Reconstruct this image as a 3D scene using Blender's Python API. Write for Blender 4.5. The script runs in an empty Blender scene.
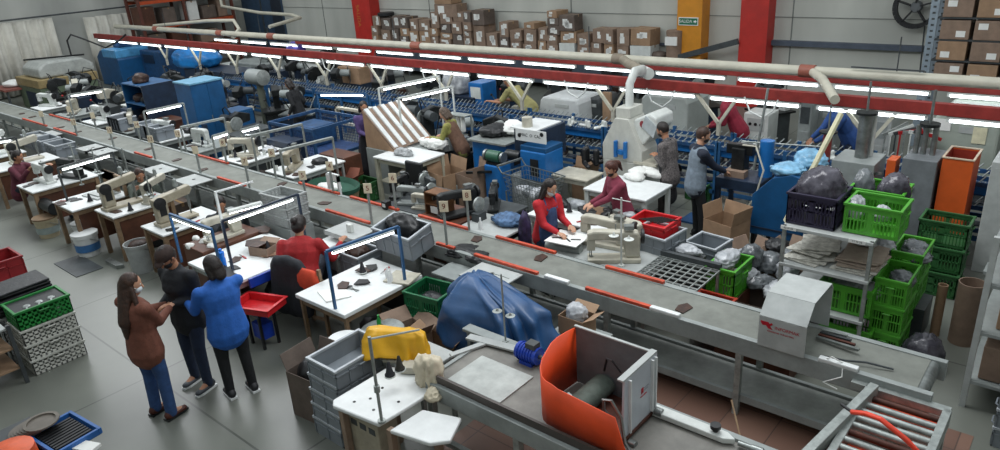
import bpy, bmesh, math, random
from mathutils import Vector, Matrix, Euler
random.seed(7)
PI = math.pi
C = bpy.context.scene.collection
sc = bpy.context.scene
# ------------------------------------------------------------------ camera frame (survey of the hall)
F, HC = 720.0, 4.45
def _n(v): return Vector(v).normalized()
_d = _n((120, 1775, F)); _a = _n((-894, -231, F)); _a = (_a - _d * _a.dot(_d)).normalized()
_Z = -_d; _X = -_a; _Y = _Z.cross(_X)
R3 = Matrix((_X, _Y, _Z))
def at(px, py, z=None, x=None, y=None):
    """where the sight line through a photo point meets a real plane"""
    r = R3 @ Vector((px - 500, py - 225, F))
    if x is not None: t = x / r[0]
    elif y is not None: t = y / r[1]
    else: t = (z - HC) / r[2]
    p = r * t; p.z += HC
    return p
# ------------------------------------------------------------------ materials
def lin(h):
    h = h.lstrip('#'); o = []
    for i in (0, 2, 4):
        c = int(h[i:i+2], 16) / 255
        o.append(c / 12.92 if c <= 0.04045 else ((c + 0.055) / 1.055) ** 2.4)
    return o
MATS = {}
def mat(name, col='#888888', rough=0.55, metal=0.0, var=0.12, scale=6.0, bump=0.0, emit=0.0, alpha=1.0, trans=0.0, col2=None, sheen=0.0):
    if name in MATS: return MATS[name]
    m = bpy.data.materials.new(name); m.use_nodes = True
    nt = m.node_tree; b = nt.nodes['Principled BSDF']
    c = lin(col)
    tc = nt.nodes.new('ShaderNodeTexCoord'); nz = nt.nodes.new('ShaderNodeTexNoise')
    nz.inputs['Scale'].default_value = scale; nz.inputs['Detail'].default_value = 5; nz.inputs['Roughness'].default_value = 0.65
    nt.links.new(tc.outputs['Object'], nz.inputs['Vector'])
    rp = nt.nodes.new('ShaderNodeValToRGB')
    rp.color_ramp.elements[0].position = 0.32; rp.color_ramp.elements[1].position = 0.68
    d = lin(col2) if col2 else [v * (1 - 2 * var) for v in c]
    rp.color_ramp.elements[0].color = (*[max(0, v) for v in d], 1)
    rp.color_ramp.elements[1].color = (*([min(1, v * (1 + var)) for v in c] if not col2 else c), 1)
    nt.links.new(nz.outputs['Fac'], rp.inputs['Fac'])
    nt.links.new(rp.outputs['Color'], b.inputs['Base Color'])
    b.inputs['Roughness'].default_value = rough; b.inputs['Metallic'].default_value = metal
    if bump:
        bp = nt.nodes.new('ShaderNodeBump'); bp.inputs['Strength'].default_value = bump; bp.inputs['Distance'].default_value = 0.02
        nt.links.new(nz.outputs['Fac'], bp.inputs['Height']); nt.links.new(bp.outputs['Normal'], b.inputs['Normal'])
    if emit:
        b.inputs['Emission Color'].default_value = (*c, 1); b.inputs['Emission Strength'].default_value = emit
    if alpha < 1: b.inputs['Alpha'].default_value = alpha
    if trans: b.inputs['Transmission Weight'].default_value = trans
    if sheen: b.inputs['Sheen Weight'].default_value = sheen
    MATS[name] = m
    return m
steel = mat('brushed steel', '#8f9492', 0.38, 0.75, 0.18, 9)
galv = mat('galvanised steel', '#9aa09d', 0.45, 0.45, 0.15, 14)
paintgrey = mat('grey machine enamel', '#8c9290', 0.45, 0, 0.10, 5)
lightgrey = mat('pale grey enamel', '#a9adab', 0.45, 0, 0.08, 5)
beltm = mat('worn grey conveyor belt', '#73766f', 0.6, 0, 0.14, 3.5)
darkgrey = mat('dark grey enamel', '#3d4244', 0.5, 0, 0.2, 6)
blackm = mat('black plastic', '#17191b', 0.5, 0, 0.25, 8)
blackiron = mat('oily black iron', '#232627', 0.42, 0.3, 0.3, 10)
navy = mat('dark navy enamel', '#1d2c40', 0.45, 0, 0.2, 6)
blue = mat('blue enamel', '#124b78', 0.4, 0, 0.12, 4)
blue2 = mat('bright blue enamel', '#1a66a8', 0.38, 0, 0.12, 4)
bluesteel = mat('blue frame steel', '#2b5a86', 0.4, 0.1, 0.15, 6)
dustblue = mat('dusty blue rack steel', '#1f4770', 0.5, 0, 0.22, 8)
orange = mat('orange enamel', '#e04a1b', 0.5, 0, 0.07, 3)
orange2 = mat('orange bin enamel', '#c4541d', 0.5, 0, 0.08, 3)
redrail = mat('orange red guard rail', '#c04a2e', 0.5, 0, 0.2, 9)
redpaint = mat('red beam paint', '#8c2f2a', 0.5, 0, 0.16, 5)
redcol = mat('red column paint', '#b0271f', 0.5, 0, 0.08, 3)
yellowcol = mat('amber column paint', '#c8841c', 0.5, 0, 0.07, 3)
white = mat('white laminate', '#d6d9d8', 0.4, 0, 0.05, 6)
whitepaint = mat('white enamel', '#c9cdc9', 0.4, 0, 0.07, 6)
cream = mat('cream machine enamel', '#b4b0a1', 0.42, 0, 0.12, 7)
beige = mat('beige machine enamel', '#a09884', 0.45, 0, 0.15, 7)
paper = mat('white paper', '#dfe0dc', 0.7, 0, 0.04, 8)
card = mat('brown cardboard', '#857060', 0.8, 0, 0.12, 5)
card2 = mat('pale cardboard', '#967a60', 0.8, 0, 0.10, 5)
carddark = mat('dusty cardboard', '#62564e', 0.8, 0, 0.15, 5)
wood = mat('worn wood', '#7f684f', 0.6, 0, 0.22, 5)
darkwood = mat('reddish brown board', '#573322', 0.55, 0, 0.22, 4)
greenp = mat('bright green plastic', '#4a9a2c', 0.4, 0, 0.08, 4)
greend = mat('dark green plastic', '#15603a', 0.42, 0, 0.1, 4)
greenb = mat('deep green plastic', '#2a5c30', 0.5, 0, 0.15, 4)
redp = mat('red plastic', '#a81f22', 0.4, 0, 0.08, 4)
greyp = mat('grey crate plastic', '#7d848a', 0.45, 0, 0.07, 4)
palegreyp = mat('pale grey crate plastic', '#9fa3a2', 0.5, 0, 0.10, 6)
purplep = mat('dark purple plastic', '#27223a', 0.45, 0, 0.1, 4)
rust = mat('rusty brown iron', '#4f2a1e', 0.6, 0.3, 0.3, 8)
yellowm = mat('yellow oilcloth', '#d8a318', 0.5, 0, 0.08, 3, 0.25)
tarp = mat('blue tarpaulin', '#234a75', 0.42, 0, 0.12, 3, 0.3)
canvas = mat('off white canvas', '#cbc1aa', 0.8, 0, 0.1, 6, 0.3)
pvc = mat('off white pipe', '#b9b6a6', 0.45, 0, 0.07, 3)
terracotta = mat('terracotta pipe collar', '#8e5140', 0.5, 0, 0.12, 6)
tubeon = mat('lit fluorescent tube', '#f2faff', 0.5, 0, 0, 5, 0, 4.5)
tubedesk = mat('lit station tube', '#f4faff', 0.5, 0, 0, 5, 0, 11.0)
bagm = mat('clear plastic bag over dark goods', '#55535c', 0.16, 0, 0.35, 7, 0.5, col2='#24202b')
bagw = mat('white plastic bag', '#c3c6c9', 0.3, 0, 0.2, 6, 0.5, col2='#83878c')
baggrey = mat('grey plastic bag', '#7f8487', 0.2, 0, 0.35, 6, 0.5, col2='#3b3f43')
bagblue = mat('pale blue plastic bag', '#7db0d0', 0.25, 0, 0.2, 6, 0.4)
leatherdk = mat('black leather pieces', '#15171a', 0.45, 0, 0.3, 12, 0.3)
leatherbr = mat('brown leather pieces', '#3a2318', 0.5, 0, 0.3, 12, 0.3)
# ------------------------------------------------------------------ geometry
class MB:
    def __init__(s): s.bm = bmesh.new()
    def _boxm(s, M):
        v = [s.bm.verts.new(M @ Vector(c)) for c in ((-.5,-.5,-.5),(.5,-.5,-.5),(.5,.5,-.5),(-.5,.5,-.5),(-.5,-.5,.5),(.5,-.5,.5),(.5,.5,.5),(-.5,.5,.5))]
        for f in ((0,3,2,1),(4,5,6,7),(0,1,5,4),(1,2,6,5),(2,3,7,6),(3,0,4,7)): s.bm.faces.new([v[i] for i in f])
        return s
    def box(s, x0, y0, z0, x1, y1, z1):
        return s._boxm(Matrix.Translation(((x0+x1)/2,(y0+y1)/2,(z0+z1)/2)) @ Matrix.Diagonal((abs(x1-x0),abs(y1-y0),abs(z1-z0),1)))
    def cb(s, c, d, rot=(0,0,0)):
        return s._boxm(Matrix.Translation(c) @ Euler(rot).to_matrix().to_4x4() @ Matrix.Diagonal((*d,1)))
    def bar(s, p, q, w, h=None, up=(0,0,1)):
        p = Vector(p); q = Vector(q); h = h or w; d = (q-p); L = d.length
        if L < 1e-6: return s
        d.normalize(); u = Vector(up)
        if abs(d.dot(u)) > .98: u = Vector((0,1,0)) if abs(d.y) < .9 else Vector((1,0,0))
        sd = d.cross(u).normalized(); u = sd.cross(d)
        M = Matrix((sd, d, u)).transposed().to_4x4(); M.translation = (p+q)/2
        return s._boxm(M @ Matrix.Diagonal((w, L, h, 1)))
    def ring(s, c, a, b, n, ra, rb, ph=0):
        return [s.bm.verts.new(c + a*math.cos(2*PI*i/n+ph)*ra + b*math.sin(2*PI*i/n+ph)*rb) for i in range(n)]
    def bridge(s, r0, r1):
        n = len(r0)
        for i in range(n): s.bm.faces.new((r0[i], r0[(i+1)%n], r1[(i+1)%n], r1[i]))
    def frame(s, d):
        u = Vector((0,0,1)) if abs(d.z) < .9 else Vector((1,0,0))
        a = d.cross(u).normalized(); return a, a.cross(d) * -1
    def cyl(s, p, q, r, r2=None, n=12, cap=True):
        p = Vector(p); q = Vector(q); d = (q-p).normalized(); a, b = s.frame(d); r2 = r if r2 is None else r2
        r0 = s.ring(p, a, b, n, r, r); r1 = s.ring(q, a, b, n, r2, r2); s.bridge(r0, r1)
        if cap: s.bm.faces.new(r0[::-1]); s.bm.faces.new(r1)
        return s
    def tube(s, pts, r, n=8):
        pts = [Vector(p) for p in pts]; last = None
        for i, p in enumerate(pts):
            d = (pts[min(i+1,len(pts)-1)] - pts[max(i-1,0)]).normalized()
            if i == 0: a, b = s.frame(d)
            else:
                b = d.cross(a).normalized() * (1 if b.dot(d.cross(a)) > 0 else -1); a = (a - d*a.dot(d)).normalized()
            rr = s.ring(p, a, b, n, r, r)
            if last: s.bridge(last, rr)
            else: s.bm.faces.new(rr[::-1])
            last = rr
        s.bm.faces.new(last); return s
    def lathe(s, c, prof, n=20, axis='z'):
        c = Vector(c); A = {'z':(Vector((1,0,0)),Vector((0,1,0)),Vector((0,0,1))),'x':(Vector((0,1,0)),Vector((0,0,1)),Vector((1,0,0))),'y':(Vector((0,0,1)),Vector((1,0,0)),Vector((0,1,0)))}[axis]
        last = None
        for r, h in prof:
            rr = s.ring(c + A[2]*h, A[0], A[1], n, max(r,1e-4), max(r,1e-4))
            if last: s.bridge(last, rr)
            else: s.bm.faces.new(rr[::-1])
            last = rr
        s.bm.faces.new(last); return s
    def prism(s, poly, h0, h1, plane='xy'):
        f = {'xy': lambda a,b,h: (a,b,h), 'xz': lambda a,b,h: (a,h,b), 'yz': lambda a,b,h: (h,a,b)}[plane]
        lo = [s.bm.verts.new(f(a,b,h0)) for a,b in poly]; hi = [s.bm.verts.new(f(a,b,h1)) for a,b in poly]; n = len(poly)
        for i in range(n): s.bm.faces.new((lo[i], lo[(i+1)%n], hi[(i+1)%n], hi[i]))
        s.bm.faces.new(lo[::-1]); s.bm.faces.new(hi); return s
    def limb(s, p, q, r1, r2, wd=None, fl=1.0, n=12):
        """tapered rounded solid; wd = wide axis, fl = depth / width"""
        p = Vector(p); q = Vector(q); d = q-p; L = d.length; d = d.normalized() if L > 1e-6 else Vector((0,0,1))
        if wd is None: a, b = s.frame(d)
        else:
            a = Vector(wd); a = (a - d*a.dot(d)).normalized(); b = d.cross(a)
        last = None; st = []
        for t in (-1,-.86,-.5): st.append((p + d*(t*r1*min(1,fl+.2)), r1*math.sqrt(max(0.0004,1-t*t))))
        st.append((p, r1)); st.append((p+(q-p)*.5, (r1+r2)/2)); st.append((q, r2))
        for t in (.5,.86,1): st.append((q + d*(t*r2*min(1,fl+.2)), r2*math.sqrt(max(0.0004,1-t*t))))
        for c, r in st:
            rr = s.ring(c, a, b, n, r, r*fl)
            if last: s.bridge(last, rr)
            else: s.bm.faces.new(rr[::-1])
            last = rr
        s.bm.faces.new(last); return s
    def ball(s, c, r, rot=(0,0,0), n=2):
        M = Matrix.Translation(c) @ Euler(rot).to_matrix().to_4x4() @ Matrix.Diagonal((*((r,r,r) if isinstance(r,(int,float)) else r),1))
        bmesh.ops.create_icosphere(s.bm, subdivisions=n, radius=1, matrix=M); return s
    def quad(s, *pts):
        s.bm.faces.new([s.bm.verts.new(p) for p in pts]); return s
    def build(s, name, m, parent=None, smooth=False, bevel=0, solid=0):
        bmesh.ops.recalc_face_normals(s.bm, faces=s.bm.faces)
        me = bpy.data.meshes.new(name); s.bm.to_mesh(me); s.bm.free(); me.materials.append(m)
        o = bpy.data.objects.new(name, me); C.objects.link(o)
        if smooth:
            me.shade_smooth()
            if smooth == 'auto':
                me.set_sharp_from_angle(angle=math.radians(40))
        if solid:
            k = o.modifiers.new('thick', 'SOLIDIFY'); k.thickness = solid; k.offset = 0
        if bevel:
            k = o.modifiers.new('bevel', 'BEVEL'); k.width = bevel; k.segments = 2; k.limit_method = 'ANGLE'
        if parent: o.parent = parent
        return o
def thing(name, label, cat, loc=(0,0,0), rz=0.0, group=None):
    o = bpy.data.objects.new(name, None); C.objects.link(o); o.location = loc; o.rotation_euler = (0,0,rz)
    o.empty_display_size = .1
    return tag(o, label, cat, group)
def tag(o, label, cat, group=None):
    o['label'] = label; o['category'] = cat
    if group: o['group'] = group
    return o
def struct(o): o['kind'] = 'structure'; return o
def kids(o): return [c for c in bpy.data.objects if c.parent == o]
def dup(root, loc=None, rz=None, label=None, group=None):
    def cp(o, par):
        c = o.copy(); C.objects.link(c); c.parent = par
        for ch in kidmap.get(o.name, []): cp(ch, c)
        return c
    kidmap = {}
    for o in bpy.data.objects:
        if o.parent: kidmap.setdefault(o.parent.name, []).append(o)
    r = cp(root, None)
    if loc is not None: r.location = loc
    if rz is not None: r.rotation_euler = (0,0,rz)
    if label: r['label'] = label
    if group: r['group'] = group
    return r
_first = {}
def use(proto, loc, rz, label, group=None, rot=None, scale=None):
    """first use moves the prototype, later uses copy it"""
    if proto.name in _first: o = dup(proto, loc, rz, label)
    else:
        _first[proto.name] = 1; o = proto; o.location = loc; o.rotation_euler = (0,0,rz); o['label'] = label
    if group: o['group'] = group
    if rot: o.rotation_euler = rot
    if scale: o.scale = (scale,)*3 if isinstance(scale,(int,float)) else scale
    return o
def text(name, s, size, m, parent=None, loc=(0,0,0), rot=(0,0,0), depth=.001):
    cu = bpy.data.curves.new(name, 'FONT'); cu.body = s; cu.size = size; cu.align_x = 'CENTER'; cu.align_y = 'CENTER'; cu.extrude = depth
    t = bpy.data.objects.new(name, cu); C.objects.link(t)
    bpy.context.view_layer.update()
    me = bpy.data.meshes.new_from_object(t.evaluated_get(bpy.context.evaluated_depsgraph_get()))
    bpy.data.objects.remove(t); me.materials.clear(); me.materials.append(m)
    o = bpy.data.objects.new(name, me); C.objects.link(o); o.location = loc; o.rotation_euler = rot
    if parent: o.parent = parent
    return o
def remesh(mb, name, m, parent, voxel=.01, smooth=3):
    bmesh.ops.recalc_face_normals(mb.bm, faces=mb.bm.faces)
    me = bpy.data.meshes.new('t'); mb.bm.to_mesh(me); mb.bm.free()
    t = bpy.data.objects.new('t', me); C.objects.link(t)
    k = t.modifiers.new('r', 'REMESH'); k.mode = 'VOXEL'; k.voxel_size = voxel
    if smooth:
        k = t.modifiers.new('s', 'SMOOTH'); k.iterations = smooth; k.factor = .5
    bpy.context.view_layer.update()
    out = bpy.data.meshes.new_from_object(t.evaluated_get(bpy.context.evaluated_depsgraph_get()))
    bpy.data.objects.remove(t); bpy.data.meshes.remove(me)
    out.name = name; out.materials.clear(); out.materials.append(m); out.shade_smooth()
    o = bpy.data.objects.new(name, out); C.objects.link(o)
    if parent: o.parent = parent
    return o
def hsh(x, y, z, s=0): return math.sin(x*12.9+s)*.5 + math.sin(y*17.3+1.7*s+x*5)*.3 + math.sin(z*21.1+2.3*s+y*7)*.2
# ------------------------------------------------------------------ repeated kinds (built in local coordinates)
def crate(name, label, L, W, H, m, mode='lattice', group=None, tilt=0, rim=True):
    """plastic crate, L along x, W along y, base centre at origin"""
    t = thing(name, label, 'crate', group=group); b = MB(); w = .018
    b.box(-L/2+.01,-W/2+.01,0,L/2-.01,W/2-.01,.012)
    def side(ax, sgn):
        ln, off = (L, W/2) if ax == 'x' else (W, L/2)
        def bb(a0, a1, z0, z1, th=.012, o=0):
            if ax == 'x': b.box(a0, sgn*(off-th/2+o)-th/2, z0, a1, sgn*(off-th/2+o)+th/2, z1)
            else: b.box(sgn*(off-th/2+o)-th/2, a0, z0, sgn*(off-th/2+o)+th/2, a1, z1)
        if mode == 'lattice':
            bb(-ln/2, ln/2, 0, .035); bb(-ln/2, ln/2, H-.07, H); bb(-ln/2, ln/2, H*.45, H*.45+.016)
            n = max(6, int(ln/.034))
            for i in range(n+1):
                c = -ln/2 + ln*i/n; ww = .024 if i in (0,n) or i == n//2 else .006
                bb(max(-ln/2,c-ww), min(ln/2,c+ww), .02, H-.05)
        elif mode == 'slots':
            rows = 3
            for k in range(rows+1): bb(-ln/2, ln/2, k*(H-.03)/rows, k*(H-.03)/rows+.03)
            n = max(5, int(ln/.055))
            for i in range(n+1):
                c = -ln/2 + ln*i/n; bb(max(-ln/2,c-.009), min(ln/2,c+.009), 0, H)
        else:
            bb(-ln/2, ln/2, 0, H)
            n = max(2, int(ln/.14))
            for i in range(n+1):
                c = -ln/2 + ln*i/n; bb(max(-ln/2,c-.008), min(ln/2,c+.008), .02, H-.04, .012, .008)
            bb(-ln/2, ln/2, H*.62, H*.62+.014, .012, .008)
    for ax in 'xy':
        for sg in (-1,1): side(ax, sg)
    b.build('crate_body', m, t)
    r = MB(); e = .014
    for sg in (-1,1):
        r.box(-L/2-e, sg*(W/2-.004)-e, H-.02, L/2+e, sg*(W/2-.004)+e, H+.004)
        r.box(sg*(L/2-.004)-e, -W/2-e, H-.0215, sg*(L/2-.004)+e, W/2+e, H+.0055)
    r.build('rim', mat('light grey crate rim','#a9afb4',.45) if m is greyp else m, t, bevel=.003)
    for sg in (-1,1):
        h = MB(); h.tube([(sg*(L/2+.006),-.06,H*.72),(sg*(L/2+.03),-.05,H*.76),(sg*(L/2+.03),.05,H*.76),(sg*(L/2+.006),.06,H*.72)], .008, 6); h.build('handle', m, t)
    return t
def carton(name, label, L, W, H, m, cat='box', open_=False, labels=(), group=None):
    t = thing(name, label, cat, group=group); b = MB()
    if open_:
        e = .006
        b.box(-L/2,-W/2,0,L/2,W/2,e)
        b.box(-L/2,-W/2,e,L/2,-W/2+e,H).box(-L/2,W/2-e,e,L/2,W/2,H).box(-L/2,-W/2+e,e,-L/2+e,W/2-e,H).box(L/2-e,-W/2+e,e,L/2,W/2-e,H)
        b.build('box_body', m, t)
        for (ax, sg, an) in open_ if isinstance(open_,(list,tuple)) else (('x',-1,50),('x',1,35),('y',-1,30),('y',1,55)):
            f = MB(); a = math.radians(an); k = (W if ax == 'y' else L)*.42; k = min(k, .2)
            dx = math.sin(a)*k; dz = math.cos(a)*k
            if ax == 'x': p = sg*L/2; f.prism([(p-.003,H),(p+.003,H),(p+.003+sg*dx,H+dz),(p-.003+sg*dx,H+dz)], -W/2+.01, W/2-.01, 'xz')
            else: p = sg*W/2; f.prism([(p-.003,H),(p+.003,H),(p+.003+sg*dx,H+dz),(p-.003+sg*dx,H+dz)], -L/2+.01, L/2-.01, 'yz')
            f.build('flap', m, t)
    else:
        b.box(-L/2,-W/2,0,L/2,W/2,H); b.build('box_body', m, t, bevel=.006)
        k = MB(); k.box(-L/2-.001,-.025,H-.07,L/2+.001,.025,H+.0015); k.build('packing_tape', mat('brown packing tape','#9a7c58',.3), t)
    for (x, z, w, h, side) in labels:
        k = MB()
        if side == 'f': k.box(x-w/2,-W/2-.002,z-h/2,x+w/2,-W/2+.001,z+h/2)
        else: k.box(L/2-.001,x-w/2,z-h/2,L/2+.002,x+w/2,z+h/2)
        k.build('paper_label', paper, t)
    return t
def lamp(label, p, q, m=None, group=None, r=.016, hood=True, name='fluorescent_lamp'):
    """tube light hung between p and q"""
    p = Vector(p); q = Vector(q); c = (p+q)/2; t = thing(name, label, 'lamp', c, group=group); p = p-c; q = q-c
    d = (q-p).normalized(); u = Vector((0,0,1))
    if hood:
        MB().bar(p+u*.045, q+u*.045, .07, .035).build('housing', whitepaint, t, bevel=.006)
    MB().cyl(p+d*.03, q-d*.03, r, n=10).build('tube', m or tubeon, t, smooth='auto')
    for e in (p, q): MB().cb(e+u*.018, (.035,.035,.075), (0,0,math.atan2(d.y,d.x))).build('end_cap', whitepaint, t)
    return t
def blob(name, label, cat, loc, r, m, seed=0, amp=.16, n=4, group=None, flat=True, parent=None, rot=0):
    b = MB(); b.ball((0,0,0), 1.0, n=n)
    for v in b.bm.verts:
        p = v.co.copy(); k = 1 + amp*hsh(p.x*.2,p.y*.2,p.z*.2,seed) - amp*.75*abs(hsh(p.x*.55,p.y*.48,p.z*.5,seed*2+1)) - amp*.6*abs(hsh(p.z*1.3,p.x*1.2,p.y*1.25,seed+3)) + amp*.3
        v.co = Vector((p.x*r[0]*k, p.y*r[1]*k, p.z*r[2]*k))
        if flat and v.co.z < -r[2]*.55: v.co.z = -r[2]*.55
    for v in b.bm.verts: v.co.z += r[2]*.55
    o = b.build(name, m, parent, smooth=True)
    o.location = loc; o.rotation_euler = (0,0,rot)
    if label: tag(o, label, cat, group)
    return o
def table(name, label, x0, y0, x1, y1, h, top, legm, th=.035, group=None, leg=.04, apron=True, cat='table', shelf=None, inset=.05):
    cx, cy = (x0+x1)/2, (y0+y1)/2; t = thing(name, label, cat, (cx,cy,0), group=group); a, b = (x1-x0)/2, (y1-y0)/2
    MB().box(-a,-b,h-th,a,b,h).build('tabletop', top, t, bevel=.008)
    for sx in (-1,1):
        for sy in (-1,1):
            MB().box(sx*(a-inset)-leg/2, sy*(b-inset)-leg/2, 0, sx*(a-inset)+leg/2, sy*(b-inset)+leg/2, h-th).build('leg', legm, t)
    if apron:
        k = MB()
        for s_ in (-1,1):
            k.box(-a+inset, s_*(b-inset)-.012, h-th-.08, a-inset, s_*(b-inset)+.012, h-th); k.box(s_*(a-inset)-.012,-b+inset,h-th-.08,s_*(a-inset)+.012,b-inset,h-th)
        k.build('apron', legm, t)
    if shelf: MB().box(-a+inset,-b+inset,shelf-.02,a-inset,b-inset,shelf).build('shelf', top if shelf > .4 else legm, t)
    return t
def sewing_machine(label, m, scale=1.0, flip=False, name='sewing_machine', group=None):
    """bed along x, head at -x, origin at table top"""
    t = thing(name, label, 'sewing machine', group=group)
    MB().box(-.27,-.09,0,.27,.09,.05).build('bed', m, t, bevel=.01)
    a = MB(); a.prism([(.12,.05),(.26,.05),(.27,.27),(.24,.33),(-.2,.35),(-.27,.33),(-.27,.24),(-.1,.25),(.08,.23)], -.055, .055, 'xz'); a.build('arm', m, t, bevel=.02)
    h = MB(); h.box(-.275,-.045,.13,-.19,.045,.26); h.build('needle_head', m, t, bevel=.012)
    MB().cyl((-.23,0,.05),(-.23,0,.14),.006).cyl((-.25,0,.055),(-.25,0,.14),.004).box(-.25,-.012,.052,-.21,.012,.06).build('needle_bar', steel, t)
    MB().lathe((.27,0,.27),[(.02,0),(.075,.005),(.08,.02),(.075,.035),(.03,.04)],18,'x').build('handwheel', blackm, t, smooth='auto')
    MB().box(.1,-.06,.36,.2,.02,.4).cyl((.02,.02,.34),(.02,.02,.4),.008).build('tension_unit', steel, t)
    t.scale = (scale,)*3
    return t
def sewing_table(label, top=white, L=1.1, W=.55, h=.75, group=None, legm=None, motor=True):
    """industrial machine table, long side along x, legs as T frames"""
    t = thing('sewing_table', label, 'table', group=group); legm = legm or paintgrey
    MB().box(-L/2,-W/2,h-.04,L/2,W/2,h).build('tabletop', top, t, bevel=.01)
    for sx in (-1,1):
        x = sx*(L/2-.12); k = MB(); k.box(x-.03,-.03,.06,x+.03,.03,h-.08); k.box(x-.03,-W/2+.03,0,x+.03,W/2-.03,.06); k.box(x-.03,-W/2+.08,h-.08,x+.03,W/2-.08,h-.04); k.build('leg', legm, t)
    MB().box(-L/2+.12,-.02,.2,L/2-.12,.02,.25).build('stretcher', legm, t)
    MB().box(-.2,-.16,.08,.12,.1,.1).cb((-.04,-.03,.14),(.03,.02,.1)).build('treadle', blackiron, t)
    if motor:
        MB().cyl((.05,.05,h-.2),(.28,.05,h-.2),.085,n=16).box(.08,-.03,h-.13,.25,.13,h-.04).build('motor', blackiron, t, smooth='auto')
    return t
def stand(label, h=1.0, group=None, spools=2, m=None, cone=None):
    """thread stand: pole with spool plates"""
    t = thing('thread_stand', label, 'thread stand', group=group); m = m or galv
    MB().cyl((0,0,0),(0,0,h),.011,n=8).cyl((0,0,0),(0,0,.015),.04).build('pole', m, t)
    MB().cyl((-.12,0,h-.03),(.12,0,h-.03),.006,n=6).build('crossbar', m, t)
    for i in range(spools):
        x = -.1+.2*i/max(1,spools-1)
        MB().lathe((x,0,h*.42),[(.055,0),(.06,.006),(.02,.012),(.006,.05)],14).build('spool_plate', m, t)
    return t
def placard(x, y, z0, ztop, digit, label):
    t = thing('number_placard', label, 'placard', (x,y,z0), math.radians(32), group='numbered station placards along the conveyor')
    MB().box(-.014,-.014,0,.014,.014,ztop-z0).build('pole', galv, t)
    MB().box(-.045,-.022,ztop-z0-.06,.065,-.014,ztop-z0+.08).build('plate', mat('placard card','#dccfb4',.6), t)
    if digit: text('digit', digit, .10, mat('brown red lettering','#7a3b2c',.6), t, (.01,-.0235,ztop-z0+.01), (PI/2,0,0))
    return t
# ================================================================== SETTING
def floor_mat():
    m = bpy.data.materials.new('polished concrete slabs'); m.use_nodes = True; nt = m.node_tree; b = nt.nodes['Principled BSDF']; L = nt.links
    tc = nt.nodes.new('ShaderNodeTexCoord'); n1 = nt.nodes.new('ShaderNodeTexNoise'); n1.inputs['Scale'].default_value = .55; n1.inputs['Detail'].default_value = 9
    L.new(tc.outputs['Object'], n1.inputs['Vector'])
    r = nt.nodes.new('ShaderNodeValToRGB'); r.color_ramp.elements[0].position=.3; r.color_ramp.elements[1].position=.72
    r.color_ramp.elements[0].color=(*lin('#575a54'),1); r.color_ramp.elements[1].color=(*lin('#797c74'),1); L.new(n1.outputs['Fac'], r.inputs['Fac'])
    br = nt.nodes.new('ShaderNodeTexBrick'); br.offset = 0; br.inputs['Scale'].default_value = 1; br.inputs['Brick Width'].default_value = 2.6; br.inputs['Row Height'].default_value = 2.6
    br.inputs['Mortar Size'].default_value = .012; br.inputs['Color1'].default_value=(1,1,1,1); br.inputs['Color2'].default_value=(.9,.9,.9,1); br.inputs['Mortar'].default_value=(.45,.45,.45,1)
    L.new(tc.outputs['Object'], br.inputs['Vector'])
    mx = nt.nodes.new('ShaderNodeMix'); mx.data_type='RGBA'; mx.blend_type='MULTIPLY'; mx.inputs[0].default_value=1
    L.new(r.outputs['Color'], mx.inputs[6]); L.new(br.outputs['Color'], mx.inputs[7]); L.new(mx.outputs[2], b.inputs['Base Color'])
    r2 = nt.nodes.new('ShaderNodeMapRange'); r2.inputs[3].default_value=.22; r2.inputs[4].default_value=.45; L.new(n1.outputs['Fac'], r2.inputs[0]); L.new(r2.outputs[0], b.inputs['Roughness'])
    return m
def wall_mat(name, c1, c2):
    m = bpy.data.materials.new(name); m.use_nodes = True; nt = m.node_tree; b = nt.nodes['Principled BSDF']; L = nt.links
    tc = nt.nodes.new('ShaderNodeTexCoord'); n1 = nt.nodes.new('ShaderNodeTexNoise'); n1.inputs['Scale'].default_value=.9; n1.inputs['Detail'].default_value=8
    mp = nt.nodes.new('ShaderNodeMapping'); mp.inputs['Scale'].default_value=(1,1,.35); L.new(tc.outputs['Object'], mp.inputs[0]); L.new(mp.outputs[0], n1.inputs['Vector'])
    r = nt.nodes.new('ShaderNodeValToRGB'); r.color_ramp.elements[0].position=.35; r.color_ramp.elements[1].position=.7
    r.color_ramp.elements[0].color=(*lin(c1),1); r.color_ramp.elements[1].color=(*lin(c2),1); L.new(n1.outputs['Fac'], r.inputs['Fac']); L.new(r.outputs['Color'], b.inputs['Base Color'])
    b.inputs['Roughness'].default_value=.8
    return m
struct(MB().box(-34,-4,-.1,6,19,0).build('floor', floor_mat()))
wm = wall_mat('painted concrete wall','#a6a8a1','#bcbeb6')
struct(MB().box(-31,18,0,6,18.3,7.5).build('wall_back', wm))
struct(MB().box(-34,-4.3,0,6.3,-4,7.5).build('wall_front', wm)); struct(MB().box(6,-4,0,6.3,18.3,7.5).build('wall_right', wm))
struct(MB().box(-31.3,-4,0,-31,18.3,7.5).build('wall_left', wall_mat('grey plaster end wall','#999b96','#b4b6b0')))
# panel joints and steel rail on the back wall
k = MB()
for x in (-24.5,-18.5,-12.6,-6.2,-.4): k.box(x-.012,17.985,0,x+.012,18,7.5)
k.box(-31,17.985,2.15,6,18,2.165); struct(k.build('trim_1', mat('wall joint','#6e726e',.8)))
struct(MB().box(-6.7,17.86,1.5,6,18,1.62).build('trim_2', mat('blue grey wall rail','#4a5360',.5)))
struct(MB().box(-22,17.93,1.35,-9.2,18,1.42).build('trim_3', mat('blue grey wall rail','#4a5360',.5)))
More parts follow.
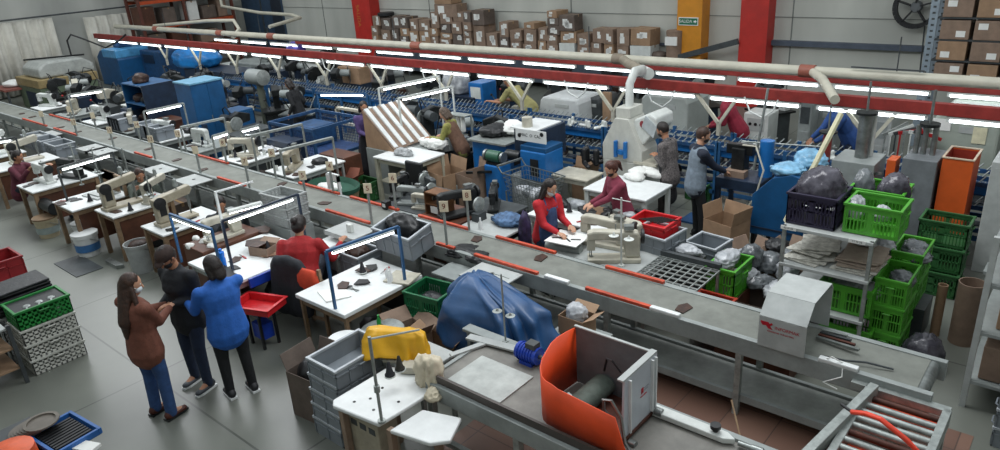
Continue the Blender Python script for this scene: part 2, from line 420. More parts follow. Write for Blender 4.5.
# brown tiled patch of floor under the near conveyors
def tile_mat():
    m = bpy.data.materials.new('reddish brown floor tiles'); m.use_nodes=True; nt=m.node_tree; b=nt.nodes['Principled BSDF']; L=nt.links
    tc=nt.nodes.new('ShaderNodeTexCoord'); br=nt.nodes.new('ShaderNodeTexBrick'); br.offset=0; br.inputs['Scale'].default_value=1; br.inputs['Brick Width'].default_value=.45; br.inputs['Row Height'].default_value=.45
    br.inputs['Mortar Size'].default_value=.006; br.inputs['Color1'].default_value=(*lin('#6e5145'),1); br.inputs['Color2'].default_value=(*lin('#7d6052'),1); br.inputs['Mortar'].default_value=(*lin('#54423a'),1)
    L.new(tc.outputs['Object'], br.inputs['Vector']); L.new(br.outputs['Color'], b.inputs['Base Color']); b.inputs['Roughness'].default_value=.45; return m
o = struct(MB().box(-4.2,2.6,0,-.35,6.6,.006).build('floor_tiles', tile_mat()))
# columns
def column(x0, x1, m, nm, y0=17.55, y1=18.0):
    return struct(MB().box(x0,y0,0,x1,y1,7.5).build(nm, m))
column(-7.3,-6.62, redcol, 'column_red'); column(-8.98,-8.3, yellowcol, 'column_amber'); column(-22.1,-21.1, redcol, 'column_red_far')
t = thing('exit_sign','small green exit sign with an arrow on the amber column','sign',(-8.66,17.54,2.06))
MB().box(-.27,-.01,-.1,.27,.008,.1).build('sign_border', paper, t); MB().box(-.25,-.013,-.08,.25,-.009,.08).build('sign_face', mat('exit green','#1d6b4c',.5), t)
text('lettering','SALIDA',.11,paper,t,(-.07,-.0145,0),(PI/2,0,0)); MB().prism([(.15,-.02),(.15,.02),(.19,.02),(.19,.045),(.235,0),(.19,-.045),(.19,-.02)],-.0145,-.0135,'xz').build('arrow', paper, t)
p = at(364,25,y=17.54)
tag(text('column_lettering','SALIDA',.24,mat('ochre lettering','#b8702c',.6),None,(-21.8,17.545,1.95),(PI/2,PI/2,0)),'faded ochre vertical lettering painted on the far red column','lettering')
# curtains on the end wall
def curtain(y0, y1, z1, label):
    n = int((y1-y0)/.05); b = MB(); pts = []
    for i in range(n+1):
        y = y0+(y1-y0)*i/n; x = -30.6 + .10*math.sin(y*13)+.05*math.sin(y*31+1)
        pts.append((x,y))
    for i in range(n):
        (a,c),(e,f) = pts[i],pts[i+1]
        b.quad((a,c,.05),(e,f,.05),(e,f,z1),(a,c,z1))
    bmesh.ops.remove_doubles(b.bm, verts=b.bm.verts, dist=.0005)
    o = b.build('curtain', mat('beige grey curtain cloth','#c6c4ba',.8,0,.1,2), None, smooth=True, solid=.012)
    return tag(o, label, 'curtain')
curtain(4.0,10.3,2.6,'long beige grey curtain hanging nearest the front on the end wall')
curtain(11.4,13.3,2.45,'narrower beige grey curtain further back beside the brown rack')
tag(MB().cyl((-30.45,3.9,2.68),(-30.45,13.4,2.68),.03).build('curtain_rail', darkgrey),'dark rail along the end wall carrying both curtains','curtain rail')
# tall brown and orange storage rack by the end wall
t = thing('storage_rack','tall brown storage rack with orange beams by the far end wall','rack',(-29.8,14.9,0))
for y in (-1.9,-.1,2.0):
    for x in (-.5,.5): MB().box(x-.05,y-.05,0,x+.05,y+.05,4.4).build('upright', mat('brown rack upright','#5d3328',.6), t)
for z in (.9,1.85,2.8,3.7):
    for x in (-.5,.5): MB().box(x-.03,-1.9,z-.06,x+.03,2.0,z+.06).build('beam', mat('orange rack beam','#b4481f',.5), t)
    MB().box(-.48,-1.88,z+.06,.48,1.98,z+.09).build('deck', darkwood, t)
rr = random.Random(3)
for i,(y,z,w,h,mm) in enumerate([(13.5,.99,.7,.6,carddark),(14.4,.99,.6,.7,darkwood),(15.7,.99,.8,.5,card),(13.3,1.94,.6,.7,darkwood),(14.2,1.94,.5,.6,carddark),(15.2,1.94,.45,.75,paper),(15.9,1.94,.6,.5,carddark),(16.5,1.94,.4,.7,card),(13.6,2.89,.7,.5,darkwood),(15.6,2.89,.7,.6,carddark)]):
    c = carton('storage_box','%s box on the brown storage rack, %s from its front end on the %s deck'%({'carddark':'dusty','paper':'white'}.get(mm.name,'brown') if mm is not paper else 'white',['first','second','third','first','second','third','fourth','fifth','first','second'][i],['lowest']*3+['second']*5+['third']*2 and (['lowest']*3+['second']*5+['third']*2)[i]),.7,w,h,mm)
    c.location=(-29.75,y,z)
# blue grey double door in the back wall
t = struct(MB().box(-30.2,17.9,0,-27.2,17.995,3.2).build('door_1', mat('slate blue steel door','#34495f',.5)))
MB().box(-28.75,17.88,0,-28.65,17.9,3.2).build('door_seam', darkgrey, t); MB().box(-28.5,17.84,1.0,-28.45,17.9,1.3).build('door_handle', steel, t)
MB().box(-27.9,17.86,0,-27.2,17.9,3.2).build('door_leaf', mat('dark slate leaf','#252f3a',.5), t)
# red roof beams carrying the lights
def beam(y, z, x0, x1, label):
    b = MB(); b.box(x0,y-.05,z,x1,y+.05,z+.012).box(x0,y-.05,z+.148,x1,y+.05,z+.16).box(x0,y-.01,z+.012,x1,y+.01,z+.148).box(x0,y-.014,z+.012,x1,y-.01,z+.148)
    o = MB().box(x0,y-.05,z,x1,y+.05,z+.17).build('light_beam', redpaint, bevel=.006); b.bm.free()
    return tag(o, label, 'beam')
beam(11.5,1.70,-30.2,1.5,'red steel beam along the front line of tube lights')
beam(13.5,1.62,-20,1.5,'second red steel beam behind the front one under the pipe')
# the big pipe with collars and branches
t = thing('ventilation_pipe','long off white ventilation pipe above the red beams with terracotta collars','pipe',(0,12.3,2.03))
MB().cyl((-30.1,0,0),(1.5,0,0),.085,n=18).build('pipe_run', pvc, t, smooth='auto')
for px,py in ((157,31),(221,36),(272,37),(417,47)): 
    x = at(px,py,y=12.3).x; MB().cyl((x-.16,0,0),(x+.16,0,0),.1,n=18).build('collar', terracotta, t, smooth='auto')
for px in (619,808):
    x = at(px,66,y=12.3).x; k = MB().cyl((x-.12,0,0),(x+.12,0,0),.105,n=18); k.build('collar', terracotta if px>700 else mat('grey brown collar','#7b7061',.6), t, smooth='auto')
pA = at(622,60,y=12.2)
MB().tube([(pA.x,-.05,.0),(-7.0,-.5,.02),(-6.25,-1.15,.02)],.085,14).build('branch_pipe', mat('grey brown branch','#8d8474',.55), t, smooth='auto')
MB().cyl((-6.36,-1.06,.02),(-6.16,-1.24,.02),.10,n=16).build('collar', whitepaint, t, smooth='auto')
pC = at(812,72,y=12.2)
MB().tube([(pC.x,-.05,0),(pC.x+.3,-.5,-.02),(pC.x+.75,-1.35,-.12)],.07,14).build('branch_pipe', pvc, t, smooth='auto')
MB().tube([(-27.5,.3,.05),(-24.0,.5,.28),(-22.6,.7,.3),(-22.2,.6,.05),(-22.2,.3,-.2)],.06,10).build('branch_pipe', pvc, t, smooth='auto')
MB().tube([(-28.2,3.5,1.2),(-27.6,3.2,.42),(-25.0,3.2,.22),(-23.0,3.2,.18),(-22.2,3.0,.12),(-22.0,1.6,.0)],.06,10).build('branch_pipe', pvc, t, smooth='auto')
for x in (-26,-20,-14,-8.2,-2.6): MB().cyl((x,0,.08),(x,0,.6),.01,n=6).build('hanger', darkgrey, t)
# roof bracing
tag(MB().bar((-9.0,17.5,1.12),(-7.3,17.5,1.62),.09,.14).build('diagonal_brace', darkgrey),'dark diagonal brace between the amber and red columns','brace')
# tube lights
ord_ = ['first','second','third','fourth','fifth','sixth','seventh','eighth','ninth','tenth','eleventh','twelfth','thirteenth','fourteenth','fifteenth','sixteenth','seventeenth']
for i in range(17):
    x1 = -.2-1.765*i
    lamp('lit white tube light under the front red beam, %s from the right end'%ord_[i], (x1-1.5,11.5,1.63),(x1,11.5,1.63), group='tube lights under the front red beam', r=.028)
for i in range(14):
    x1 = -.55-1.765*i
    lamp('lit white tube light under the rear red beam, %s from the right end'%ord_[i], (x1-1.5,13.5,1.55),(x1,13.5,1.55), group='tube lights under the rear red beam', r=.028)
# ------------------------------------------------------------------ main conveyor
t = thing('main_conveyor','long grey belt conveyor running the length of the hall past every work station','conveyor',(0,0,0))
X0, X1, YN, YF, ZB = -30.0, -.62, 5.72, 6.28, .85
MB().box(X0,YN+.03,ZB-.03,X1-.12,YF-.03,ZB).build('belt', beltm, t)
MB().box(X0,YN-.03,ZB-.17,X1,YN+.03,ZB+.012).build('side_rail', paintgrey, t, bevel=.006)
MB().box(X0,YF-.03,ZB-.17,X1,YF+.03,ZB+.012).build('side_rail', paintgrey, t, bevel=.006)
MB().cyl((X1-.1,YN+.03,ZB-.06),(X1-.1,YF-.03,ZB-.06),.06,n=16).build('end_roller', steel, t, smooth='auto')
MB().box(X0,YN+.05,.17,X1-.3,YF-.05,.20).build('lower_belt', mat('dull lower belt','#8d918c',.5,0,.15,4), t)
for y in (YN+.02,YF-.02): MB().box(X0,y-.02,.15,X1-.2,y+.02,.225).build('lower_rail', paintgrey, t)
x = -.9; n = 0
for x in [-.85,-2.19]+[-2.19-1.45*i for i in range(1,19)]:
    for y in (YN,YF): MB().box(x-.028,y-.028,0,x+.028,y+.028,ZB-.17).build('leg', galv, t)
# orange red guard rails lying along the belt edges
def guard(px0,py0,px1,py1,y,label):
    a = at(px0,py0,y=y); b = at(px1,py1,y=y); z = ZB+.025
    tag(MB().box(a.x,y-.022,z-.012,b.x,y+.022,z+.022).build('guard_rail', redrail, bevel=.004), label,'guard rail','orange red guard rails on the conveyor edges')
near = [(28,135,52,143),(60,148,84,158),(141,176,158,183),(222,197,250,208),(328,221,372,236),(437,247,455,253),(475,259,538,276),(586,290,652,309)]
far = [(50,116,74,124),(200,163,230,171),(300,188,340,199),(352,207,400,221),(420,226,470,239),(497,246,556,261),(606,276,664,292)]
for i,(a,b,c,d) in enumerate(near): guard(a,b,c,d,YN,'orange red guard rail on the near belt edge, %s from the left'%ord_[i])
for i,(a,b,c,d) in enumerate(far): guard(a,b,c,d,YF,'orange red guard rail on the far belt edge, %s from the left'%ord_[i])
# white switch strips on the belt edge
for i,(px,py,y) in enumerate([(557,282,YN),(665,312,YN),(840,352,YN)]):
    p = at(px,py,y=y); tag(MB().box(p.x-.16,y-.03,ZB+.01,p.x+.16,y+.03,ZB+.05).build('switch_strip', white, bevel=.01),'white switch strip on the near belt edge, %s from the left'%ord_[i],'switch')
# station numbers
P = [(470,194,6.35,'8'),(445,206,5.75,'9'),(396,177,6.35,'6'),(369,188,5.75,'5'),(333,165,6.35,'4'),(304,175,5.75,'5'),(275,152,6.35,'6'),(246,161,5.75,'7'),(226,142,6.35,'8'),(197,150,5.75,''),(181,133,6.35,'12'),(152,139,5.75,'13'),(140,124,6.35,'14'),(111,130,5.75,'15'),(97,119,6.35,''),(75,122,5.75,'17'),(72,109,6.35,''),(43,115,5.75,'')]
for i,(px,py,y,dg) in enumerate(P):
    q = at(px,py,y=y); z0 = ZB+.012 if y < 6.3 else ZB-.1
    placard(q.x, (YN-.0 if y<6.3 else YF+.0), ZB+.012, max(1.15,min(q.z,1.45)), dg, 'cream number plate on a pole at the %s belt edge, %s from the right'%('near' if y<6.3 else 'far', ord_[i//2]))
# near side station shelves with a thumb hole
def tray(px, py, label, w=.62, d=.4):
    p = at(px,py,z=.84); t = thing('station_shelf',label,'shelf',(p.x,5.47,.84),group='station shelves along the near side of the belt')
    MB().box(-w/2,-d/2,-.02,w/2,d/2,0).build('shelf_board', lightgrey, t, bevel=.005)
    MB().box(-w/2,-d/2-.01,-.06,w/2,-d/2+.005,.004).build('front_lip', lightgrey, t)
    MB().cyl((0,.02,-.004),(0,.02,.003),.03,n=16).build('thumb_hole', blackm, t)
    for sx in (-1,1): MB().bar((sx*w*.4,-.16,-.03),(sx*w*.4,.2,-.3),.02).build('bracket', galv, t)
for i,(px,py) in enumerate([(502,268),(345,232),(205,176),(149,172),(96,152),(62,155),(20,140)]):
    tray(px,py,'pale grey near side station shelf with a round hole, %s from the right'%ord_[i])
# grey hood with a red emblem standing over the belt
t = thing('belt_hood','grey sheet metal hood with a red emblem standing over the right part of the belt','machine',(-1.81,6.0,ZB+.013))
a,b_ = .205,.33
pf = [(-b_,0),(-b_,.30),(-b_+.16,.46),(b_-.05,.46),(b_,.40),(b_,0)]
for i in range(len(pf)-1):
    (y0,z0),(y1,z1) = pf[i],pf[i+1]
    MB().bar((0,y0,z0),(0,y1,z1),2*a,.012,up=(0,-(z1-z0),(y1-y0)) if False else (0,z0-z1,y1-y0)).build(['front_panel','slope_panel','top_panel','rear_slope','back_panel'][i], lightgrey, t)
MB().prism([(y,z) for y,z in [(-b_+.02,.26),(-b_+.16,.45),(b_-.05,.45),(b_-.01,.40),(b_-.01,.2),(-b_+.1,.2)]],-a-.004,-a+.006,'yz').build('end_flap', lightgrey, t)
rm = mat('emblem red','#b3122a',.5)
MB().prism([(-.19,.255),(-.12,.255),(-.11,.24),(-.095,.255),(-.08,.24),(-.105,.22),(-.08,.19),(-.12,.195),(-.14,.22),(-.17,.215),(-.185,.235)],-b_-.009,-b_-.004,'xz').build('emblem', rm, t)
text('lettering','INFORMAK',.043,rm,t,(.045,-b_-.008,.215),(PI/2,0,0),.0006); text('lettering','soluciones industriales',.026,rm,t,(-.01,-b_-.008,.172),(PI/2,0,0),.0006)
# cables and fitting on the belt left of the end
tag(MB().tube([(-1.45,5.72,.88),(-1.38,5.68,.95),(-1.3,5.72,.9),(-1.28,5.66,.8),(-1.42,5.65,.7),(-1.3,5.64,.68)],.006,6).build('cable', paper),'thin white cable looped over the near belt edge right of the hood','cable')
tag(MB().tube([(-.95,5.9,.87),(-1.15,5.85,.89),(-1.3,5.8,.88),(-1.5,5.76,.88)],.009,6).build('cable', darkgrey),'dark cable lying along the belt near its right end','cable')
# ================================================================== FOREGROUND RIGHT: second conveyor and oven hood
t = thing('near_conveyor','wide grey conveyor bench in the foreground with the orange fronted oven on it','conveyor',(-2.8,3.95,0))
MB().box(-1.32,-.38,.80,1.7,.38,.835).build('belt', mat('grey brown worn bench top','#74726c',.55,0,.18,3), t)
MB().box(-1.36,-.44,.70,1.75,-.38,.86).build('side_rail', paintgrey, t, bevel=.006)
MB().box(-1.36,-.40,.861,1.75,-.375,.93).build('dark_lip', mat('dark brown rail lip','#4b4440',.5), t)
MB().box(-1.30,.38,.70,1.75,.44,.86).build('side_rail', paintgrey, t, bevel=.006)
MB().box(-1.36,-.38,.72,-1.32,.44,.85).build('end_plate', paintgrey, t)
for x in (-1.28,-.3,.75,1.6):
    for y in (-.41,.41): MB().box(x-.03,y-.03,0,x+.03,y+.03,.70).build('leg', galv, t)
for z in (.22,): 
    MB().box(-1.28,-.42,z,1.6,-.37,z+.05).build('lower_rail', galv, t)
tag(MB().box(-3.98,3.66,.837,-3.38,4.12,.85).build('white_plate', mat('pale grey plate','#a9ada9',.45), bevel=.003),'pale grey flat plate lying on the left end of the foreground conveyor','plate')
# orange fronted oven hood
t = thing('oven_hood','oven hood with curved orange front and pale ribbed end panel with a red emblem','machine',(-2.62,3.95,.845)); t.scale=(1.15,1,.95)
def sheet(path, th=.006):
    b = MB()
    for i in range(len(path)-1):
        (x0,y0,l0,h0),(x1,y1,l1,h1) = path[i], path[i+1]
        b.quad((x0,y0,l0),(x1,y1,l1),(x1,y1,h1),(x0,y0,h0))
    bmesh.ops.remove_doubles(b.bm, verts=b.bm.verts, dist=.0004); return b
path = [(-.36,.33,.0,.56),(-.37,.22,.0,.57),(-.375,.10,.0,.575),(-.365,0,.0,.575),(-.345,-.09,.01,.56)]
for i in range(6):
    a = i/5*PI/2; path.append((-.345+.20*(1-math.cos(a)), -.09-.25*math.sin(a)+0.0, .01+.01*i, .56-.03*i if i<3 else .47-.0*i))
path += [(-.1,-.345,.06,.455),(.1,-.35,.06,.44),(.34,-.355,.06,.42),(.40,-.355,.07,.20),(.44,-.355,.07,.10)]
sheet(path).build('orange_front', orange, t, smooth='auto', solid=.008)
MB().box(-.36,.33,0,.27,.345,.57).build('back_panel', mat('dull grey inner sheet','#63686a',.5), t)
MB().box(-.37,.325,.565,.27,.352,.58).build('top_plate', lightgrey, t, bevel=.004)
MB().prism([(-.14,.02),(.36,.02),(.36,.57),(-.12,.57)],.27,.285,'yz').build('end_panel', mat('white blue enamel panel','#b9bfc6',.4,0,.05), t)
for y in (-.06,.27,.32): MB().box(.285,y-.008,.06,.305,y+.008,.55).build('end_rib', white, t)
MB().box(.24,-.14,.57,.285,.36,.585).build('top_frame', lightgrey, t)
MB().box(.286,.12,.32,.289,.15,.36).prism([(.115,.31),(.155,.31),(.135,.335)],.286,.289,'yz').box(.286,.11,.28,.289,.2,.287).build('emblem', mat('emblem red','#b3122a',.5), t)
MB().box(.286,.165,.34,.2885,.23,.346).box(.286,.165,.32,.2885,.22,.326).build('emblem_lettering', mat('grey lettering','#8b8f95',.5), t)
MB().cyl((-.1,-.2,.12),(-.1,.3,.12),.09,n=18).build('drum', mat('grey green felt drum','#4d5850',.7,0,.2,10), t, smooth='auto')
MB().cb((.05,.05,.03),(.5,.5,.02)).cyl((.17,-.3,.12),(.17,-.1,.12),.05,n=12).build('inner_rollers', rust, t)
MB().prism([(-.25,.1),(.0,.02),(.02,.05),(-.23,.15)],-.1,.0,'xz').build('drum_guard', galv, t)
MB().cyl((.2,-.2,.0),(.2,-.2,.16),.03).cyl((.31,.3,.05),(.36,.3,.05),.035).cyl((.31,-.1,-.0),(.36,-.1,0),.03).build('bearing', steel, t, smooth='auto')
MB().tube([(.2,-.12,.12),(.14,-.14,.26),(.16,-.18,.38),(.23,-.2,.42),(.3,-.2,.3),(.34,-.22,.1),(.42,-.25,.03)],.012,8).build('metal_hose', steel, t, smooth='auto')
MB().tube([(-.1,.3,.25),(-.05,.25,.42),(.02,.2,.46),(.08,.22,.36)],.008,6).build('hose', blackm, t)
# white chain guard on the right half of the near conveyor
t = thing('chain_guard','long white guard strip with a black knob lying right of the oven hood','guard',(-1.9,4.28,.845))
MB().prism([(-.5,-.02),(-.42,-.05),(.2,-.045),(.28,0),(.2,.05),(-.42,.05)],0,.05).build('guard_body', whitepaint, t, bevel=.01)
MB().cyl((.12,0,.05),(.12,0,.08),.02).cyl((.12,0,.08),(.12,0,.11),.04).build('knob', blackm, t, smooth='auto')
tag(MB().cyl((-1.6,4.28,.87),(-1.28,4.30,.87),.02,n=10).cyl((-1.5,4.28,.87),(-1.42,4.285,.87),.032,n=10).build('rod_end', steel, smooth='auto'),'steel rod joint at the right end of the white guard strip','rod')
tag(MB().tube([(-2.15,5.5,.3),(-1.95,5.3,.03),(-1.6,4.9,.02),(-1.3,4.8,.02),(-1.0,4.5,.02)],.009,6).build('floor_cable', mat('tan cable','#a58a6c',.6)),'thin tan cable trailing over the brown tiles under the main conveyor','cable')
tag(MB().tube([(-2.9,5.4,.008),(-2.6,5.0,.008),(-2.3,4.55,.008)],.008,6).build('floor_cable', steel),'thin pale cable on the floor behind the near conveyor','cable')
# roller table at the right end of the main conveyor
t = thing('roller_table','roller table with steel rollers in a grey frame at the right end of the belt','roller table',(-.78,5.05,0))
for x in (-.28,.28): MB().box(x-.03,-.95,.66,x+.03,.62,.80).build('side_rail', galv, t, bevel=.005)
MB().box(-.42,.58,.74,.3,.66,.8).build('head_rail', galv, t)
for k in range(13):
    y = .48-.105*k; MB().cyl((-.25,y,.77),(.25,y,.77),.026,n=12).build('roller', galv if k%5 else rust, t, smooth='auto')
MB().box(-.24,.40,.69,.24,.56,.72).box(-.24,-.9,.66,.24,-.0,.68).build('under_plate', orange, t)
for x in (-.28,.28):
    for y in (-.88,.5): MB().box(x-.025,y-.025,0,x+.025,y+.025,.66).build('leg', galv, t)
tag(MB().bar((-1.22,4.2,.80),(-1.02,5.62,.80),.07,.12).build('frame_rail', galv, bevel=.005),'loose grey frame rail left of the roller table','rail')
a = at(852,412,z=.95); b_ = at(880,425,z=1.0); c_ = at(918,452,z=.9)
t = thing('air_hose','thick orange air hose with a black nozzle crossing the roller table','hose',a)
MB().tube([(0,0,0),tuple((b_-a)*.5+Vector((0,0,.04))),tuple(b_-a+Vector((.0,0,.05))),tuple((c_-a)*.7+(b_-a)*.3+Vector((0,0,.03))),tuple(c_-a),tuple(c_-a+Vector((.1,-.3,-.1)))],.02,10).build('hose', mat('bright orange hose','#e0432a',.35), t, smooth='auto')
MB().cyl((-.09,.05,.0),(0,0,0),.012).build('nozzle', blackm, t)
# ================================================================== cloth covered machines
def drape(name, label, cx, cy, rows, m, folds=7, amp=.05, seed=0, n=110, rz=0, crease=.02):
    """rows: (z, rx, ry, dx, dy) from the hem up to the crown"""
    full = []
    for a,b_ in zip(rows[:-1], rows[1:]):
        for q in range(4): full.append(tuple(a[i]+(b_[i]-a[i])*q/4 for i in range(5)))
    full.append(rows[-1]); b = MB(); rs = []; cr, sr = math.cos(rz), math.sin(rz)
    for k,(z,rx,ry,dx,dy) in enumerate(full):
        ring = []; f = 1 - k/(len(full)-1)
        for i in range(n):
            a = 2*PI*i/n; e = .62; ca, sa = math.cos(a), math.sin(a)
            w = a + .5*f*math.sin(a*2+seed)
            q = amp*(f*1.1+.08)*(math.sin(w*folds+seed+f*1.4)*.6+math.sin(w*(folds+4)+seed*2-f*2)*.35+math.sin(a*3+seed)*.5)
            g = abs(math.sin(a*5+z*7+seed)+math.sin(a*3-z*11+seed*2)*.8+math.sin(a*9+z*16)*.3)
            q += crease*(.6-g*.9)*(1 if f<.97 else .3)
            X = (abs(ca)**e*(1 if ca>0 else -1))*(rx+q)+dx; Y = (abs(sa)**e*(1 if sa>0 else -1))*(ry+q)+dy
            Z = z + .03*f*math.sin(a*4+seed) + crease*.6*(.5-g*.6)*(1-f)
            ring.append(b.bm.verts.new((cx+X*cr-Y*sr, cy+X*sr+Y*cr, max(.01,Z))))
        if rs: b.bridge(rs[-1], ring)
        rs.append(ring)
    b.bm.faces.new(rs[-1])
    o = b.build(name, m, None, smooth=True, solid=.006)
    return tag(o, label, 'cover')
drape('tarpaulin_cover','large blue tarpaulin draped over a machine beside the belt',-4.45,4.88,[(.42,.70,.32,0,0),(.55,.68,.32,-.02,0),(.72,.62,.31,-.03,0),(.88,.56,.28,-.05,0),(.98,.45,.22,-.11,.02),(1.06,.26,.15,-.24,.06),(1.11,.10,.07,-.33,.1)],tarp,9,.085,1,crease=.035)
table('machine_table','grey machine table under the blue tarpaulin',-5.0,4.6,-3.85,5.2,.6,paintgrey,paintgrey)
drape('oilcloth_cover','bright yellow cloth draped over a sewing machine',-4.68,3.70,[(.84,.33,.13,0,-.02),(.92,.32,.12,0,0),(1.0,.31,.10,-.01,0),(1.06,.29,.08,0,.01),(1.09,.25,.05,-.01,.015)],yellowm,6,.03,2.4,rz=math.radians(28),crease=.012)
blob('canvas_bag','crumpled off white canvas bag beside the yellow cloth','bag',(-4.14,3.60,.78),(.13,.15,.20),canvas,5,.26,rot=.4)
blob('canvas_bag','end of off white canvas hanging over the white side leaf','bag',(-3.98,3.50,.735),(.08,.10,.07),canvas,9,.3)
# near sewing table with white top in two parts
t = thing('sewing_table','white topped double sewing table in the foreground in front of the grey crate stack','table',(-4.02,3.23,0)); t.scale=(1.14,1.12,.985)
MB().prism([(-.56,-.28),(-.50,-.33),(-.04,-.27),(-.02,.0),(-.0,.42),(-.55,.30)],.76,.80).build('tabletop', white, t, bevel=.012)
MB().prism([(.02,-.23),(.36,-.16),(.46,-.05),(.35,.19),(.04,.09)],.70,.74).build('side_leaf', white, t, bevel=.012)
MB().cyl((-.04,-.24,.80),(-.04,-.24,1.62),.012,n=8).cyl((-.04,-.24,.8),(-.04,-.24,.82),.03).build('lamp_pole', galv, t)
MB().cyl((-.04,-.24,1.60),(.16,.05,1.60),.008,n=6).cyl((-.04,-.24,1.1),(-.04,-.24,1.16),.022).build('pole_arm', galv, t)
for (x,y) in ((-.48,-.26),(-.48,.24),(.32,-.04),(.0,-.2)): MB().box(x-.025,y-.025,0,x+.025,y+.025,.72).build('leg', mat('brown painted leg','#8d7866',.6), t)
MB().box(-.45,-.2,.18,.35,-.14,.24).build('stretcher', mat('brown painted leg','#8d7866',.6), t)
MB().cyl((-.40,-.2,.8),(-.40,-.2,.803),.012).cyl((-.33,-.1,.8),(-.33,-.1,.803),.012).cyl((-.2,-.18,.8),(-.2,-.18,.803),.012).cyl((-.12,.0,.8),(-.12,.0,.803),.012).cyl((-.36,.05,.8),(-.36,.05,.803),.012).build('bolt_heads', blackm, t)
t = thing('control_box','beige control box under the front of the foreground sewing table','box',(-4.33,3.08,0))
MB().box(-.24,-.1,.12,.16,.12,.68).build('cabinet', mat('beige cabinet enamel','#a09885',.5), t, bevel=.01)
MB().box(-.24,-.08,0,.16,.1,.12).build('plinth', darkgrey, t)
for i in range(3): MB().box(-.2+.12*i,-.104,.56,-.12+.12*i,-.1,.62).build('vent', darkgrey, t)
t = sewing_machine('beige sewing machine head showing below the yellow cloth',cream,.85); t.location=(-4.6,3.72,.78); t.rotation_euler=(0,0,PI+.49); t.scale=(.75,.75,.7)
tag(MB().cb((-4.40,3.63,.83),(.2,.14,.07),(0,0,.49)).build('tool_block', cream, bevel=.01),'small cream block at the foot of the yellow cloth','block')
table('machine_table','grey table carrying the sewing machine under the yellow cloth',-5.0,3.62,-4.3,4.1,.775,lightgrey,galv)
def cone(px, py, z, m, label):
    p = at(px,py,z=z); t = thing('thread_cone',label,'thread cone',(p.x,p.y,z)); MB().lathe((0,0,0),[(.045,0),(.045,.012),(.035,.02),(.012,.13),(.006,.135)],16).build('thread', m, t, smooth='auto'); MB().lathe((0,0,-.012),[(.05,0),(.05,.01)],16).build('base', whitepaint, t)
cone(390,375,.95,mat('dark thread','#1c1c22',.8),'black thread cone, left of the two in front of the yellow cloth')
cone(400,369,.97,mat('black yellow thread','#26241c',.8),'black thread cone, right of the two in front of the yellow cloth')
MB_ = None
# stack of grey crates beside that table
for k in range(5):
    c = crate('stacking_crate','grey stacking crate beside the foreground sewing table, %s from the floor'%ord_[k],.42,.62,.2,greyp,'solid',group='grey crates stacked beside the foreground table')
    c.location=(-5.14+.018*k,3.42,.0+.172*k)
t = carton('cardboard_box','tall open cardboard box left of the grey crate stack',.42,.42,.52,carddark,open_=(('x',-1,20),('y',1,20)),labels=()); t.location=(-5.60,3.38,0); t.rotation_euler=(0,0,.1)
blob('black_bag','black bag filling the open cardboard box left of the grey crates','bag',(-5.60,3.38,.30),(.17,.17,.22),leatherdk,3)
t = thing('bucket','upturned white bucket on the box behind the grey crate stack','bucket',(-5.62,3.98,.54)); t.location=(-5.66,3.80,.0)
MB().lathe((0,0,0),[(.13,0),(.15,.56),(.165,.56),(.165,.60),(.14,.6),(.14,.56),(.12,.03),(.0,.03)],24).build('pail', white, t, smooth='auto')
MB().lathe((0,0,.6),[(.17,0),(.17,.02),(.0,.025)],24).build('lid', white, t, smooth='auto')
# blue electric motor and loose parts behind the near conveyor
t = thing('electric_motor','bright blue electric motor on the bench left of the oven hood','motor',(-3.55,4.3,.93))
MB().cyl((-.13,0,0),(.1,0,0),.08,n=20).box(-.08,-.07,-.1,.06,.07,-.06).build('motor_body', mat('cobalt blue enamel','#1a3fa8',.35), t, smooth='auto')
for i in range(6): MB().lathe((-.1+.03*i,0,0),[(.06,0),(.09,.002),(.09,.008),(.06,.01)],20,'x').build('cooling_fin', mat('cobalt blue enamel','#1a3fa8',.35), t)
MB().cyl((.1,0,0),(.2,0,0),.02).cb((.03,0,.1),(.1,.09,.05)).build('shaft', darkgrey, t)
tag(MB().bar((-4.3,4.28,.86),(-3.75,4.36,.87),.09,.02).build('metal_strip', lightgrey),'grey metal strip lying behind the foreground plate','strip')
tag(MB().bar((-4.22,3.95,.85),(-4.08,4.3,.86),.06,.02).build('metal_strip', lightgrey),'pale metal strip lying left of the foreground plate','strip')
table('work_bench','grey bench behind the foreground conveyor carrying the blue motor',-4.5,4.40,-3.06,4.52,.83,paintgrey,galv,apron=False)
t = stand('chrome thread stand with two plates in front of the blue tarpaulin',1.15,spools=2); t.location=(-3.95,4.45,.60)
t.location=(-3.98,4.46,.83); t.scale=(.8,.8,.62)
t = carton('cardboard_box','small open cardboard box of plastic bags behind the right end of the blue tarpaulin',.30,.24,.2,card2,open_=(('x',1,60),('y',1,60))); t.location=(-3.72,5.28,.62)
blob('plastic_bag','clear crumpled plastic bags heaped in the small box beside the blue tarpaulin','bag',(-3.72,5.28,.76),(.14,.11,.11),bagw,8,.25)
tag(MB().box(-3.95,5.12,.58,-3.4,5.45,.61).box(-3.92,5.14,0,-3.88,5.18,.58).box(-3.47,5.38,0,-3.43,5.42,.58).box(-3.92,5.38,0,-3.88,5.42,.58).box(-3.47,5.14,0,-3.43,5.18,.58).build('side_table', paintgrey),'low grey side table under the small box of bags','table')
# red tub below the belt
t = crate('parts_tub','orange red tub standing under the belt behind the oven hood',.42,.4,.34,mat('orange red tub plastic','#a8341f',.5),'solid'); t.location=(-2.95,6.75,.2)
